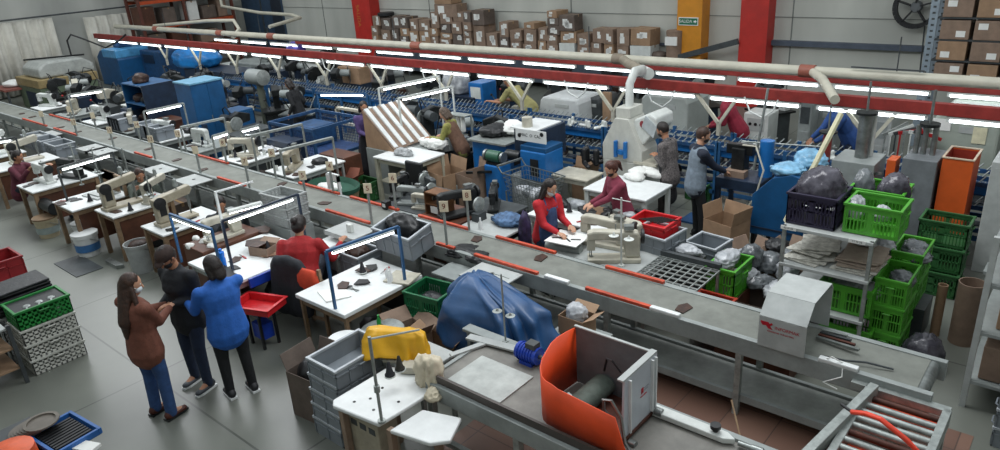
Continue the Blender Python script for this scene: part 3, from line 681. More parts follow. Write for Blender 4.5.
# ================================================================== near stations along the belt, from the right
def lampframe(label, p0, p1, ztop, arm0=None, m=None, zt0=.75, tubes=None, group=None):
    """two posts standing on the table at p0,p1 with a bar and a tube light between"""
    t = thing('lamp_frame', label, 'lamp frame', (p0[0],p0[1],zt0), group=group); m = m or bluesteel
    dx, dy = p1[0]-p0[0], p1[1]-p0[1]; H = ztop-zt0
    MB().box(-.014,-.014,0,.014,.014,H).build('post', m, t); MB().box(dx-.014,dy-.014,0,dx+.014,dy+.014,H).build('post', m, t)
    MB().bar((0,0,H),(dx,dy,H),.03,.03).build('crossbar', m, t)
    a = Vector((dx*.08,dy*.08,H-.045)); b = Vector((dx*.92,dy*.92,H-.045))
    MB().bar(a+Vector((0,0,.025)),b+Vector((0,0,.025)),.06,.02).build('reflector', whitepaint, t)
    MB().cyl(a,b,.016,n=10).build('tube', tubedesk, t, smooth='auto')
    return t
# S1
tt = table('packing_table','white table with pale cloth top and blue lamp frame right of the red hooded worker',-6.75,3.98,-5.85,5.15,.75,white,wood,th=.05)
lampframe('blue lamp frame with a lit tube over the white table right of the red hoodie',(-6.05,4.02),(-5.9,4.92),1.44)
tag(MB().prism([(-6.55,4.15),(-6.25,4.05),(-6.12,4.3),(-6.4,4.42)],.752,.765).build('paper_sheets', paper),'white paper sheets on the near end of the white table','paper')
t = thing('scissors','steel scissors lying on the white table','scissors',(-6.25,4.42,.758)); MB().bar((-.06,0,0),(.08,.03,0),.018,.006).bar((-.06,.03,0),(.08,-.0,0),.018,.006).build('blades', steel, t); MB().lathe((-.09,.04,-.004),[(.02,0),(.03,.002),(.02,.008)],12).lathe((-.09,-.01,-.004),[(.02,0),(.03,.002),(.02,.008)],12).build('handles', blackm, t)
t = thing('glue_pot','small white glue bottle group on the white table','bottle',(-6.12,4.86,.75)); MB().lathe((0,0,0),[(.035,0),(.035,.1),(.012,.13),(.012,.16)],12).build('bottle_body', white, t, smooth='auto')
t = dup(t,(-6.02,4.80,.75),0,'small white glue bottle beside the first on the white table')
tag(MB().cb((-5.98,4.95,.76),(.34,.3,.02),(0,0,.3)).build('cutting_mat', cream),'cream cutting pad at the far right end of the white table','cutting pad')
g = crate('storage_crate','dark green lattice crate standing right of the white table',.5,.42,.34,greend,'lattice'); g.location=(-5.55,5.0,.38); g.rotation_euler=(0,0,.12)
tag(MB().box(-5.8,4.75,0,-5.3,5.25,.36).build('crate_support', darkwood),'dark board box under the dark green crate','box')
blob('leather_scraps','black leather scraps inside the dark green crate','scraps',(-5.55,5.0,.47),(.18,.15,.13),leatherdk,11,.2)
g = crate('storage_crate','pale grey solid crate tilted on the belt side, full of black pieces',.62,.4,.32,greyp,'solid'); g.location=(-6.40,5.42,.88); g.rotation_euler=(.18,.05,.05)
blob('leather_scraps','black leather pieces piled in the pale grey crate by the belt','scraps',(-6.42,5.42,1.08),(.27,.16,.16),leatherdk,12,.22,rot=.05)
g = crate('storage_crate','grey solid crate behind the chair, left of the white table',.6,.4,.3,greyp,'solid'); g.location=(-7.2,5.22,.45)
tag(MB().box(-7.5,5.0,0,-6.9,5.42,.44).build('crate_support', darkgrey),'dark box under the grey crate behind the chair','box')
blob('leather_scraps','dark pieces inside the grey crate left of the white table','scraps',(-7.2,5.22,.6),(.25,.15,.13),leatherbr,13,.25)
tag(MB().cb((-6.83,5.55,.98),(.2,.16,.16),(0,0,.3)).build('paper_box', white, bevel=.01),'small white box beside the pale grey crate','box')
for i,(px,py,r,lb) in enumerate([(478,258,.0,'dark leather pieces on the shelf right of the pale grey crate'),(465,252,.5,'second heap of dark leather beside the belt')]):
    p = at(px,py,z=.8); blob('leather_pieces',lb,'leather pieces',(p.x,p.y,.78),(.26,.14,.06),leatherdk,i+20,.3,rot=r)
tag(MB().box(-5.85,5.3,.70,-4.95,5.66,.72).box(-5.8,5.4,0,-5.76,5.44,.7).box(-5.04,5.4,0,-5.0,5.44,.7).build('leather_shelf', paintgrey),'grey side shelf under the dark leather pieces','shelf')
c = carton('cardboard_box','open cardboard box below the dark green crate, left of the blue tarpaulin',.45,.4,.4,card2,open_=True); c.location=(-5.02,4.55,.0); c.rotation_euler=(0,0,.2)
c = carton('cardboard_box','second open cardboard box between the green crate and the yellow cloth',.42,.36,.45,card,open_=True); c.location=(-5.45,4.5,.0); c.rotation_euler=(0,0,-.25)
blob('black_bag','black bag inside the second open box near the yellow cloth','bag',(-5.45,4.5,.2),(.16,.14,.18),leatherdk,31)
t = thing('work_stool','low wire stool with a black cover and green bottle before the white table','stool',(-5.62,4.28,0))
MB().lathe((0,0,.42),[(.2,0),(.2,.03),(.05,.05)],20).build('seat', blackm, t, smooth='auto')
for i in range(4):
    a = PI/4+i*PI/2; MB().cyl((.14*math.cos(a),.14*math.sin(a),.42),(.2*math.cos(a),.2*math.sin(a),0),.012).build('leg', galv, t)
MB().lathe((0,0,.5),[(.23,0),(.245,.006),(.23,.012)],24).build('ring', galv, t)
tag(MB().lathe((-5.62,4.25,.47),[(.025,0),(.025,.16),(.01,.2),(.012,.23)],10).build('green_bottle', mat('green bottle plastic','#2d9a44',.3), smooth='auto'),'small green bottle standing on the low stool','bottle')
# chair with black jacket, orange back, wooden frame
t = thing('work_chair','wooden chair with an orange red padded back behind the red hooded worker','chair',(-6.93,4.35,0)); t.rotation_euler=(0,0,math.radians(10))
MB().box(-.2,-.2,.42,.2,.2,.47).build('seat', wood, t, bevel=.01)
for sx in (-1,1):
    for sy in (-1,1): MB().box(sx*.18-.02,sy*.18-.02,0,sx*.18+.02,sy*.18+.02,.42 if sy>0 else .9).build('leg', wood, t)
k = MB(); k.limb((-.1,-.2,.72),(.1,-.2,.72),.17,.17,(0,0,1),.32); k.build('backrest', mat('orange red padded fabric','#d0482c',.8), t, smooth=True)
MB().box(-.18,-.19,.2,.18,-.17,.24).box(-.18,.17,.2,.18,.19,.24).build('stretcher', wood, t)
t.location=(-6.98,4.50,0)
jk = MB(); jk.limb((-.16,0,.28),(.16,0,.28),.1,.1,(0,0,1),.7).limb((-.13,0,.3),(-.17,-.02,-.3),.12,.17,(1,0,0),.5).limb((.13,0,.3),(.15,-.02,-.3),.12,.17,(1,0,0),.5).limb((0,0,.3),(0,0,-.32),.18,.2,(1,0,0),.4).limb((.22,0,.25),(.28,-.04,-.2),.06,.05).limb((-.22,0,.25),(-.27,-.04,-.2),.06,.05)
j = remesh(jk,'jacket',mat('black grey jacket cloth','#22252b',.75,0,.2,8,.5),None,.02,4); j.location=(-7.26,4.26,.60); j.rotation_euler=(0,0,math.radians(12)); tag(j,'black padded jacket hung over the back of the wooden chair','jacket')
# red plastic tray on a stool
t = thing('tray_stand','small blue and black stand carrying the red tray','stand',(-7.30,3.80,0)); MB().box(-.16,-.12,.44,.16,.12,.47).build('top', navy, t)
for sx in (-1,1):
    for sy in (-1,1): MB().box(sx*.13-.015,sy*.1-.015,0,sx*.13+.015,sy*.1+.015,.44).build('leg', blackm, t)
MB().box(-.1,-.08,.1,.1,.08,.3).build('blue_can', mat('cobalt blue enamel','#1a3fa8',.35), t)
t = thing('plastic_tray','bright red plastic tray between the blue sweater and the wooden chair','tray',(-7.30,3.80,.475)); t.rotation_euler=(0,0,.35)
MB().box(-.26,-.17,0,.26,.17,.01).box(-.27,-.18,.01,.27,-.165,.09).box(-.27,.165,.01,.27,.18,.09).box(-.27,-.165,.01,-.255,.165,.09).box(.255,-.165,.01,.27,.165,.09).build('tray_body', mat('bright red plastic','#c4242a',.35), t, bevel=.004)
MB().box(-.29,-.2,.09,.29,-.165,.1).box(-.29,.165,.09,.29,.2,.1).box(-.29,-.165,.09,-.255,.165,.1).box(.255,-.165,.09,.29,.165,.1).build('rim', mat('bright red plastic','#c4242a',.35), t)
# S2 white table with two lamps
table('packing_table','white work table in front of the man with the cap',-8.75,3.72,-7.62,4.9,.75,white,galv,th=.04)
tag(MB().box(-7.61,3.9,.62,-7.58,4.85,.74).build('table_edge_strip', mat('cobalt blue enamel','#1a3fa8',.35)),'blue strip along the edge of the white work table','strip')
lampframe('blue lamp frame with a lit tube over the left end of the white work table',(-8.82,3.68),(-7.83,3.70),1.42)
lampframe('navy lamp frame with a lit tube running back over the white work table',(-7.98,3.92),(-7.98,5.02),1.42,m=navy)
t = thing('work_lamp','lit white lamp on an arm over the machine of the hidden worker','lamp',(-8.8,4.32,.75))
MB().box(-.015,-.015,0,.015,.015,.78).bar((0,0,.77),(.2,.45,.82),.022).build('post', white, t); MB().bar((.12,.05,.5),(.22,.5,.5),.07,.04).build('shade', whitepaint, t); MB().cyl((.12,.07,.475),(.22,.48,.475),.014,n=8).build('tube', tubedesk, t)
t = sewing_machine('grey sewing machine with a steel wheel on the left of the white work table',cream,1.0); t.location=(-8.98,4.4,.79); t.rotation_euler=(0,0,PI/2)
tag(MB().box(-9.3,3.95,.0,-8.78,4.85,.79).build('machine_cabinet', darkwood, bevel=.01),'brown cabinet under the grey sewing machine','cabinet')
t = thing('drinking_bottle','bright blue drinking bottle on the white work table','bottle',(-8.2,3.92,.75)); MB().lathe((0,0,0),[(.04,0),(.042,.1),(.036,.13),(.042,.17),(.04,.2),(.018,.215)],16).build('bottle_body', mat('bright blue bottle','#1a78e0',.25), t, smooth='auto'); MB().lathe((0,0,.215),[(.02,0),(.02,.03)],12).build('cap', mat('bright blue bottle','#1a78e0',.25), t)
t = carton('cardboard_box','small brown open box of parts on the white work table',.3,.22,.12,card,open_=(('y',1,70),)); t.location=(-8.1,4.45,.752); t.rotation_euler=(0,0,.3)
def leather(label, px, py, z, pts, m=None, name='leather_piece'):
    p = at(px,py,z=z); o = MB().prism([(a,b) for a,b in pts],0,.012).build(name, m or leatherbr, None); o.location=(p.x,p.y,z); return tag(o,label,'leather piece')
leather('dark brown leather piece hanging over the brown box',258,243,.86,[(-.2,-.05),(-.05,-.16),(.15,-.1),(.1,.12),(-.1,.14)])
leather('dark brown leather piece far back on the white work table',262,230,.77,[(-.18,-.06),(0,-.12),(.18,-.02),(.08,.1),(-.1,.12)])
leather('tan leather piece near the red hoodie',268,252,.765,[(-.16,-.1),(.1,-.14),(.2,.0),(.05,.12),(-.12,.08)],mat('tan leather','#8d6f5a',.6))
leather('black plastic cover lying at the near edge of the white work table',222,272,.77,[(-.25,-.1),(.1,-.14),(.3,.0),(.1,.1),(-.15,.12)],blackm,'cover')
for i,(px,py) in enumerate([(205,243),(212,248),(197,240),(190,247),(208,238)]):
    p = at(px,py,z=.77); blob('white_cloth','crumpled white cloth scrap by the blue bottle, %s from the left'%ord_[[3,4,1,0,2][i]],'cloth',(p.x,p.y,.76),(.07,.06,.05),paper,40+i,.3,3)
table('side_table','white side table next to the red hooded worker',-7.9,4.95,-7.25,5.5,.72,white,galv,th=.03)
tag(MB().cb((-7.5,5.42,.9),(.1,.06,.12)).build('white_block', whitepaint, bevel=.01),'small white block behind the red hoodie','block')
# grey diagonal crates stack near the belt
for k in range(3):
    c = crate('storage_crate','pale grey slotted crate tilted against the belt behind the lamp frame, %s from the bottom'%ord_[k],.6,.36,.14,palegreyp,'slots'); c.location=(-8.72,5.25,.80+.15*k); c.rotation_euler=(0,-.02,.02)
tag(MB().box(-9.05,5.06,0,-8.4,5.45,.79).build('crate_support', paintgrey),'grey box under the tilted slotted crates','box')
# S3: machines on brown tables
def hangtable(label, x0, y0, x1, y1, top=white, board=darkwood):
    t = table('machine_table',label,x0,y0,x1,y1,.76,top,wood,th=.03,leg=.06); cx,cy=(x0+x1)/2,(y0+y1)/2
    MB().box(x1-cx-.08,y0-cy+.1,.16,x1-cx-.06,y1-cy-.05,.72).build('side_board', board, t); return t
hangtable('brown machine table with a cream post machine left of the white work table',-10.65,3.98,-9.95,4.95)
hangtable('brown machine table with a tall beige machine, second from the white work table',-12.1,3.9,-11.4,4.9)
hangtable('white topped brown table with a lid, behind the white buckets',-13.2,3.66,-12.35,4.6)
hangtable('white lit table with a black sewing machine at the far left',-14.9,3.66,-14.1,4.8)
def postmachine(label, x, y, m, rz=0, s=1):
    t = thing('post_machine',label,'sewing machine',(x,y,.76),rz); t.scale=(s,s,s)
    MB().box(-.12,-.3,0,.12,.3,.05).build('base', m, t, bevel=.01)
    MB().box(-.07,-.28,.05,.07,-.1,.42).build('column', m, t, bevel=.02)
    MB().prism([(-.3,.42),(.28,.5),(.3,.42),(.26,.36),(-.1,.32),(-.3,.3)],-.06,.06,'yz').build('arm', m, t, bevel=.015)
    MB().cyl((0,.24,.4),(0,.24,.16),.022).cyl((0,.24,.16),(0,.24,.05),.012).build('needle_bar', steel, t)
    MB().lathe((.07,-.22,.36),[(.02,0),(.09,.01),(.09,.03),(.02,.04)],18,'x').build('handwheel', blackm, t)
    MB().box(.071,-.24,.16,.076,-.14,.3).build('side_opening', blackm, t)
    MB().cyl((0,.1,.44),(0,.1,.62),.01).lathe((0,.1,.52),[(.04,0),(.03,.1),(.01,.12)],12).build('thread_holder', galv, t)
    return t
postmachine('cream post sewing machine with a sloping arm, nearest the white work table',-10.35,4.4,beige)
postmachine('beige double opening sewing machine on the second brown table',-11.85,4.25,beige,0,1.0)
postmachine('second beige machine standing behind on the same brown table',-11.6,4.7,cream,.3,.8)
t = sewing_machine('white sewing machine with a chrome wheel on the far left lit table',whitepaint,1.0); t.location=(-14.6,4.05,.76); t.rotation_euler=(0,0,.1)
t = sewing_machine('black sewing machine on the far left lit table',blackiron,1.05); t.location=(-14.4,4.45,.76); t.rotation_euler=(0,0,.3)
tag(MB().cb((-12.8,4.3,.775),(.5,.4,.02),(0,0,.1)).cb((-12.8,4.3,.795),(.36,.26,.02),(0,0,.1)).build('tool_plate', lightgrey, bevel=.004),'grey plate with a recess on the white topped brown table','plate')
tag(MB().box(-13.1,4.5,.76,-12.6,4.55,1.1).box(-13.1,4.5,.95,-12.3,4.54,1.1).box(-12.35,4.5,.76,-12.3,4.55,1.1).build('plywood_stand', wood),'plywood frame standing behind the grey plate','frame')
tag(MB().cyl((-14.2,3.8,.5),(-13.65,3.8,.5),.11,n=16).build('belt_motor', blackiron, smooth='auto'),'black belt motor hanging at the end of the far left lit table','motor')
p0 = at(58,170,z=1.3); p1 = at(113,154,z=1.3)
lampframe('steel lamp frame with a bright tube over the far left lit table',(p0.x,p0.y),(p1.x,p1.y),1.33,m=darkgrey)
p0 = at(4,143,z=1.3); p1 = at(16,139,z=1.3)
lampframe('lamp frame with a lit tube at the far left edge behind the seated person',(p0.x-.6,p0.y-.9),(p1.x,p1.y),1.33,m=darkgrey)
for i,(px,py,h) in enumerate([(156,215,1.5),(82,185,1.5),(103,190,1.4),(133,190,1.5)]):
    p = at(px,py,z=.76); t = stand('thin steel thread stand on the brown machine tables, %s from the right'%ord_[[0,3,2,1][i]],.75); t.location=(p.x,p.y,.76)
# far left machines (beyond the lamp)
for i,(x,y,m) in enumerate([(-16.6,4.4,cream),(-17.9,4.2,whitepaint),(-19.4,4.4,cream),(-21.0,4.4,whitepaint)]):
    hangtable('far left machine table beyond the seated person, %s along the belt'%ord_[i],x-.4,y-.7,x+.35,y+.5)
    postmachine('pale sewing machine on the far left tables, %s beyond the seated person'%ord_[i],x,y,m,0,1)
for i,(px,py) in enumerate([(30,133),(78,128),(58,140)]):
    p = at(px,py,z=.95); c = crate('storage_crate','blue grey crate leaning at the near side of the belt, %s from the left'%['first','third','second'][i],.6,.4,.28,greyp,'solid'); c.location=(p.x,5.2,.62)
    tag(MB().box(p.x-.3,5.0,0,p.x+.3,5.4,.61).build('crate_support', paintgrey),'grey stand below the blue grey crate, %s from the left'%['first','third','second'][i],'stand')
# buckets and bins on the floor
def bucket(label, x, y, r, h, m, lid=None, name='bucket', label_=None):
    t = thing(name,label,'bucket',(x,y,0)); MB().lathe((0,0,0),[(r*.82,0),(r*.97,h*.9),(r*1.03,h*.9),(r*1.03,h),(r*.95,h),(r*.78,.02),(0.001,.02)],24).build('pail', m, t, smooth='auto')
    MB().tube([(r*1.02*math.cos(a),r*1.02*math.sin(a),h*.86-.12*math.sin(a/1.0)) for a in [i*PI/8 for i in range(9)]],.005,5).build('handle', steel, t)
    if lid: MB().lathe((0,0,h),[(r*1.06,0),(r*1.06,.025),(.001,.03)],24).build('lid', lid, t, smooth='auto')
    if label_: MB().cyl((0,0,h*.25),(0,0,h*.6),r*.955,r*.975,n=24,cap=False).build('paper_band', label_, t)
    return t
bucket('cream bucket with a wooden lid, leftmost under the tables',-13.85,3.66,.19,.34,mat('cream bucket plastic','#b5a98d',.5),wood,label_=mat('grey paint can label','#8e9a98',.5))
bucket('white bucket half hidden behind the blue labelled bucket',-13.0,3.95,.17,.32,white,lightgrey)
bucket('white bucket with a lid and a blue label on the floor',-12.3,3.72,.19,.36,white,white,label_=mat('blue bucket label','#3d6fa3',.5))
bucket('tall white open bin of dark scraps beside the brown table leg',-10.85,3.95,.2,.46,palegreyp,None)
blob('leather_scraps','dark scraps filling the tall white bin','scraps',(-10.85,3.95,.34),(.15,.15,.1),leatherbr,51)
tag(MB().box(-12.4,3.2,.0005,-11.5,3.6,.012).build('floor_mat', darkgrey),'dark floor mat in front of the white bucket','mat')
o = MB().prism([(-.2,-.05),(.2,-.05),(.25,.05),(-.25,.05)],0,.06).build('foot_pedal', steel); o.location=(-11.45,3.75,0); tag(o,'grey foot pedal beside the tall white bin','pedal')
# ================================================================== MIDDLE: behind the main conveyor
# big sewing station of the worker in the blue apron
table('machine_table','grey white table carrying the cream sewing machines behind the belt',-5.05,6.50,-3.62,7.35,.76,lightgrey,galv)
t = sewing_machine('large cream long arm sewing machine in front of the worker with the blue apron',cream,1.35); t.location=(-4.45,7.0,.76); t.rotation_euler=(0,0,.12); t.scale=(1.25,1.1,1.1)
t = sewing_machine('second cream sewing machine nearer to the belt',cream,1.15); t.location=(-4.15,6.68,.76); t.rotation_euler=(0,0,.6)
t = sewing_machine('third cream sewing machine with a steel wheel at the crate end of the table',cream,1.0); t.location=(-4.3,7.18,.76); t.rotation_euler=(0,0,2.9)
t = stand('white thread stand rising from the cream machines by the belt',.85,m=whitepaint); t.location=(-4.0,6.6,.76)
t = thing('material_board','white sheet with black scissors on it in front of the blue apron','board',(-4.80,6.66,.90)); t.rotation_euler=(0,0,.1)
MB().box(-.22,-.2,0,.22,.2,.012).build('sheet', paper, t); MB().cyl((0,0,-.14),(0,0,0),.02).build('support', galv, t)
for k in range(4): MB().cb((-.12+.08*k,-.06+.05*(k%2),.016),(.12,.02,.008),(0,0,.5+k)).build('black_piece', leatherdk, t)
tag(MB().cyl((-5.05,6.55,.80),(-4.6,6.65,.80),.06,n=14).build('machine_cylinder', paintgrey, smooth='auto'),'grey cylinder arm at the belt side of the cream machine table','cylinder')
table('work_table','long white table between the blue apron worker and the maroon top worker',-6.0,7.35,-4.55,7.80,.76,white,whitepaint)
for i,(px,py) in enumerate([(610,212),(618,205),(628,215),(640,212),(606,216)]):
    p = at(px,py,z=.79); blob('shoe_parts','dark shoe pieces on the long white table, heap %s from the left'%ord_[[1,2,3,4,0][i]],'shoe parts',(p.x,p.y,.78),(.1,.07,.04),leatherdk if i!=2 else bagw,60+i,.3,3)
c = crate('storage_crate','grey crate with a red basket standing in it',.5,.46,.38,greyp,'solid'); c.location=(-3.92,7.32,.6); c.rotation_euler=(0,0,-.1)
tag(MB().box(-4.17,7.1,.0,-3.67,7.54,.585).build('crate_support', darkgrey),'dark block under the grey crate with the red basket','box')
t = crate('parts_basket','red plastic basket of black tools set in the grey crate',.5,.42,.16,mat('bright red plastic','#c4242a',.35),'solid'); t.location=(-4.0,7.36,.93)
for k in range(6): tag(MB().bar((-4.15+.05*k,7.26,1.09),(-3.93+.04*k,7.45,1.10),.014,.01).build('metal_rod', blackiron),'black rod lying across the red basket','rod','black rods in the red basket')
c = crate('storage_crate','second grey crate standing right of the red basket crate',.42,.4,.26,greyp,'solid'); c.location=(-3.48,7.80,.5); c.rotation_euler=(0,0,-.1)
tag(MB().box(-3.7,7.6,.0,-3.25,8.0,.485).build('crate_support', darkgrey),'dark block under the right grey crate','box')
# slotted steel tray on legs
t = thing('slotted_tray','slotted steel tray on legs behind the belt','tray',(-3.35,6.72,0))
b = MB(); b.box(-.37,-.32,.76,.37,-.29,.80).box(-.37,.29,.76,.37,.32,.80)
for k in range(9): b.box(-.37+.0925*k-.006,-.32,.78,-.37+.0925*k+.006,.32,.80)
b.build('tray_frame', galv, t)
b = MB()
for k in range(8):
    for j in range(6): b.cb((-.324+.0925*k,-.25+.1*j,.79),(.085,.035,.012))
b.build('slats', steel, t)
MB().box(-.37,.3,.8,.37,.36,.86).build('dark_bar', darkgrey, t)
for sx in (-.35,.35):
    for sy in (-.3,.3): MB().box(sx-.015,sy-.015,0,sx+.015,sy+.015,.76).build('leg', galv, t)
c = crate('storage_crate','bright green crate behind the slotted steel tray',.34,.5,.36,greenp,'lattice'); c.location=(-2.98,7.28,.45)
tag(MB().box(-3.15,7.05,0,-2.8,7.5,.44).build('crate_support', darkwood),'dark wooden block under the green crate by the slotted tray','box')
blob('plastic_bag','white plastic bag lying in the green crate behind the slotted tray','bag',(-3.0,7.28,.78),(.14,.2,.09),bagw,65,.25)
blob('plastic_bag','white plastic bag behind the dark bar of the slotted tray','bag',(-3.45,7.22,.8),(.16,.1,.08),bagw,66,.25)
MBx = MB().box(-3.65,7.1,.0,-3.28,7.32,.79).build('low_stand', darkgrey); tag(MBx,'dark stand behind the slotted steel tray','stand')
# cardboard boxes and bags
c = carton('cardboard_box','tall open cardboard box in front of the worker in the grey waistcoat',.46,.42,.62,card2,open_=(('x',-1,10),('x',1,8),('y',1,12))); c.location=(-3.72,8.9,0); c.rotation_euler=(0,0,-.25)
text('lettering','R',.16,blackm,c,(.1,-.213,.33),(PI/2,-PI/2,0))
c = carton('cardboard_box','open cardboard box right of the slotted tray, in front of the tall box',.5,.45,.5,card,open_=(('x',-1,30),('y',1,25),('x',1,30))); c.location=(-3.0,8.1,0); c.rotation_euler=(0,0,-.35)
c = carton('cardboard_box','open cardboard box of dark bags left of the grey metal shelf',.6,.5,.45,card,open_=(('x',-1,30),('y',1,30))); c.location=(-2.55,8.45,0); c.rotation_euler=(0,0,-.1)
c = carton('cardboard_box','dark low box under the heap of grey plastic bags',.6,.5,.42,carddark,open_=(('x',-1,40),)); c.location=(-2.62,7.35,0)
spots = [(738,262,.62,.17,.12,bagw),(752,258,.72,.15,.14,baggrey),(768,262,.62,.2,.12,baggrey),(745,275,.55,.16,.1,bagw),(760,282,.5,.16,.1,baggrey),(776,290,.45,.17,.1,bagw),(786,272,.6,.14,.12,bagw),(790,258,.62,.13,.1,baggrey),(727,270,.6,.1,.09,canvas),(775,247,.6,.16,.1,leatherdk)]
for i,(px,py,z,r,h,m) in enumerate(spots):
    p = at(px,py,z=z); blob('plastic_bag','%s bag in the heap left of the grey hood, %s from the left'%({'off white canvas':'cream cloth','white plastic bag':'white plastic','grey plastic bag':'grey plastic','black leather pieces':'black plastic'}[m.name],ord_[[1,3,6,2,4,7,8,9,0,5][i]]),'bag',(p.x,p.y,z-h*.55),(r,r*.85,h*1.1),m,70+i,.28,rot=i)
tag(MB().box(-2.75,6.45,.0,-1.95,6.95,.38).build('scrap_bench', darkwood),'dark low bench of scraps behind the belt left of the grey hood','bench')
for k in range(5): tag(MB().bar((-2.7+.13*k,6.5,.40),(-2.55+.12*k,6.9,.43),.05,.02).build('metal_part', steel),'steel part on the low scrap bench','part','steel parts on the low scrap bench')
for k in range(4): tag(MB().bar((-1.62+.0*k,6.05+.05*k,.88),(-1.25-.05*k,6.0+.06*k,.9),.03,.02).build('metal_part', [steel,rust,darkgrey,galv][k]),'%s metal part on the belt right of the grey hood'%['bright','rusty','dark','dull'][k],'part')
# grey metal shelf with crates and cut pieces
t = thing('metal_shelf','grey metal shelf with green and purple crates on top','shelf',(-1.97,7.8,0))
for sx in (-1,1):
    for sy in (-1,1): MB().box(sx*.43-.018,sy*.52-.018,0,sx*.43+.018,sy*.52+.018,1.38).build('upright', galv, t)
for z in (1.38,.95,.48): MB().box(-.45,-.55,z-.035,.45,.55,z).build('shelf_board', lightgrey, t, bevel=.004)
for x,s in ((-.38,'RS W 58'),(.3,'TT W 28')):
    f = MB().box(x-.08,-.556,1.345,x+.08,-.55,1.385).build('shelf_label', paper, t); text('label_text',s,.026,blackm,f,(x,-.5565,1.365),(PI/2,0,0),.0004)
c = crate('storage_crate','dark purple crate with a large bag on the left of the metal shelf',.50,.48,.34,purplep,'lattice'); c.location=(-2.17,7.58,1.39)
c2 = crate('storage_crate','bright green crate at the front right of the metal shelf top',.52,.42,.31,greenp,'lattice'); c2.location=(-1.60,7.60,1.39)
c3 = dup(c2,(-1.70,8.08,1.39),0,'bright green crate at the back of the metal shelf top')
blob('plastic_bag','big clear bag of dark purple goods bulging from the purple crate','bag',(-2.18,7.6,1.58),(.25,.22,.26),bagm,81,.14)
blob('plastic_bag','clear bag of dark goods on the back green crate, right one','bag',(-1.58,8.06,1.5),(.17,.17,.24),bagm,82,.14)
blob('plastic_bag','clear grey bag on the back green crate, left one','bag',(-1.88,8.12,1.5),(.13,.14,.22),baggrey,83,.14)
blob('plastic_bag','clear pale bag at the left inside the front green crate','bag',(-1.8,7.6,1.5),(.1,.13,.14),bagw,84,.2)
blob('plastic_bag','clear pale bag at the right inside the front green crate','bag',(-1.55,7.62,1.5),(.09,.12,.1),bagw,85,.2)
rr = random.Random(5)
def sheet_piece(x, y, z, L, W, rz, m, label):
    n = 9; pts = []
    for i in range(n):
        a = 2*PI*i/n; pts.append((L/2*math.cos(a)*(.85+.3*rr.random()), W/2*math.sin(a)*(.85+.3*rr.random())))
    o = MB().prism([(-L/2,-W/2),(L/2*.9,-W/2*.95),(L/2,W/2*.8),(0,W/2),(-L/2*.95,W/2*.85)],0,.01).build('cut_sheet', m); o.location=(x,y,z); o.rotation_euler=(rr.uniform(-.04,.04),rr.uniform(-.04,.04),rz); tag(o,label,'cut sheet')
whitecut = mat('off white cut felt','#d0cec4',.8,0,.12,14,col2='#8f8d85'); browncut = mat('grey brown cut felt','#a39486',.8,0,.1,9)
for k in range(6): sheet_piece(-2.19+.02*(k%3),7.62+.04*k-.05,.955+.018*k,.40,.5,.25*(k%3)-.2,whitecut,'off white cut sheet in the left pile on the middle shelf, %s from the bottom'%ord_[k])
for k in range(6): sheet_piece(-1.70+.015*(k%2),7.6+.03*k,.955+.018*k,.42,.5,.12*(k%3)-.1,whitecut if k in (0,1) else browncut,'%s cut sheet in the right pile on the middle shelf, %s from the bottom'%('off white' if k<2 else 'brown',ord_[k]))
blob('plastic_bag','small white bag on top of the right pile of cut sheets','bag',(-1.75,7.9,1.07),(.12,.08,.05),bagw,86,.2)
for k,(x,y,z,lb) in enumerate([(-1.74,7.56,.49,'bright green crate on the lowest board of the metal shelf'),(-1.70,7.55,.02,'bright green crate on the floor under the metal shelf'),(-1.29,7.72,.62,'bright green crate beside the right side of the shelf, upper'),(-1.29,7.72,.315,'bright green crate beside the right side of the shelf, middle'),(-1.29,7.72,.0,'bright green crate beside the right side of the shelf, on the floor'),(-1.29,8.30,.70,'bright green crate behind the crates at the right side of the shelf, upper'),(-1.29,8.30,.38,'bright green crate behind the crates at the right side of the shelf, lower')]):
    c = dup(c2,(x if k<2 else x-.055,y,z),0 if k<2 else PI/2,lb)
    if k >= 2: c.scale=(1,.72,1)
tag(MB().box(-1.49,8.08,0,-1.1,8.5,.37).build('crate_support', darkgrey),'dark block under the rear green crates right of the shelf','box')
for k,(x,y,z) in enumerate([(-1.29,7.72,.88),(-1.25,8.2,.96),(-1.33,8.38,.97),(-1.8,7.6,.72),(-1.6,7.6,.72)]):
    blob('plastic_bag',['clear bag of grey goods in the upper green crate right of the shelf','clear bag of grey goods in the rear green crate','second clear bag in the rear green crate','clear bag at the left in the lowest shelf crate','clear bag at the right in the lowest shelf crate'][k],'bag',(x,y,z-.08),(.14,.15,.09),baggrey if k<3 else bagw,90+k,.25)
blob('plastic_bag','white bag on the middle shelf board behind the left pile','bag',(-2.2,8.1,.95),(.18,.14,.08),bagw,96,.25)
blob('plastic_bag','white bag on the middle shelf board behind the right pile','bag',(-1.62,8.15,.95),(.16,.14,.1),bagw,97,.25)
t = blob('refuse_bag','black sack with pleated neck lying on the floor right of the shelf','bag',(-.98,7.55,0),(.19,.19,.27),mat('shiny black bag','#2a2830',.2,0,.3,7,.6,col2='#55545c'),99,.15)
# cardboard tubes
tag(MB().lathe((-1.0,8.3,0),[(.05,0),(.05,.62),(.04,.62),(.04,.02),(.001,.02)],14).build('cardboard_tube', card2, smooth='auto'),'pale cardboard tube standing by the green crates right of the shelf','tube')
tag(MB().lathe((-.74,8.3,0),[(.13,0),(.13,.72),(.12,.72),(.12,.02),(.001,.02)],20).build('cardboard_drum', card, smooth='auto'),'tall brown cardboard drum left of the right hand rack','drum')
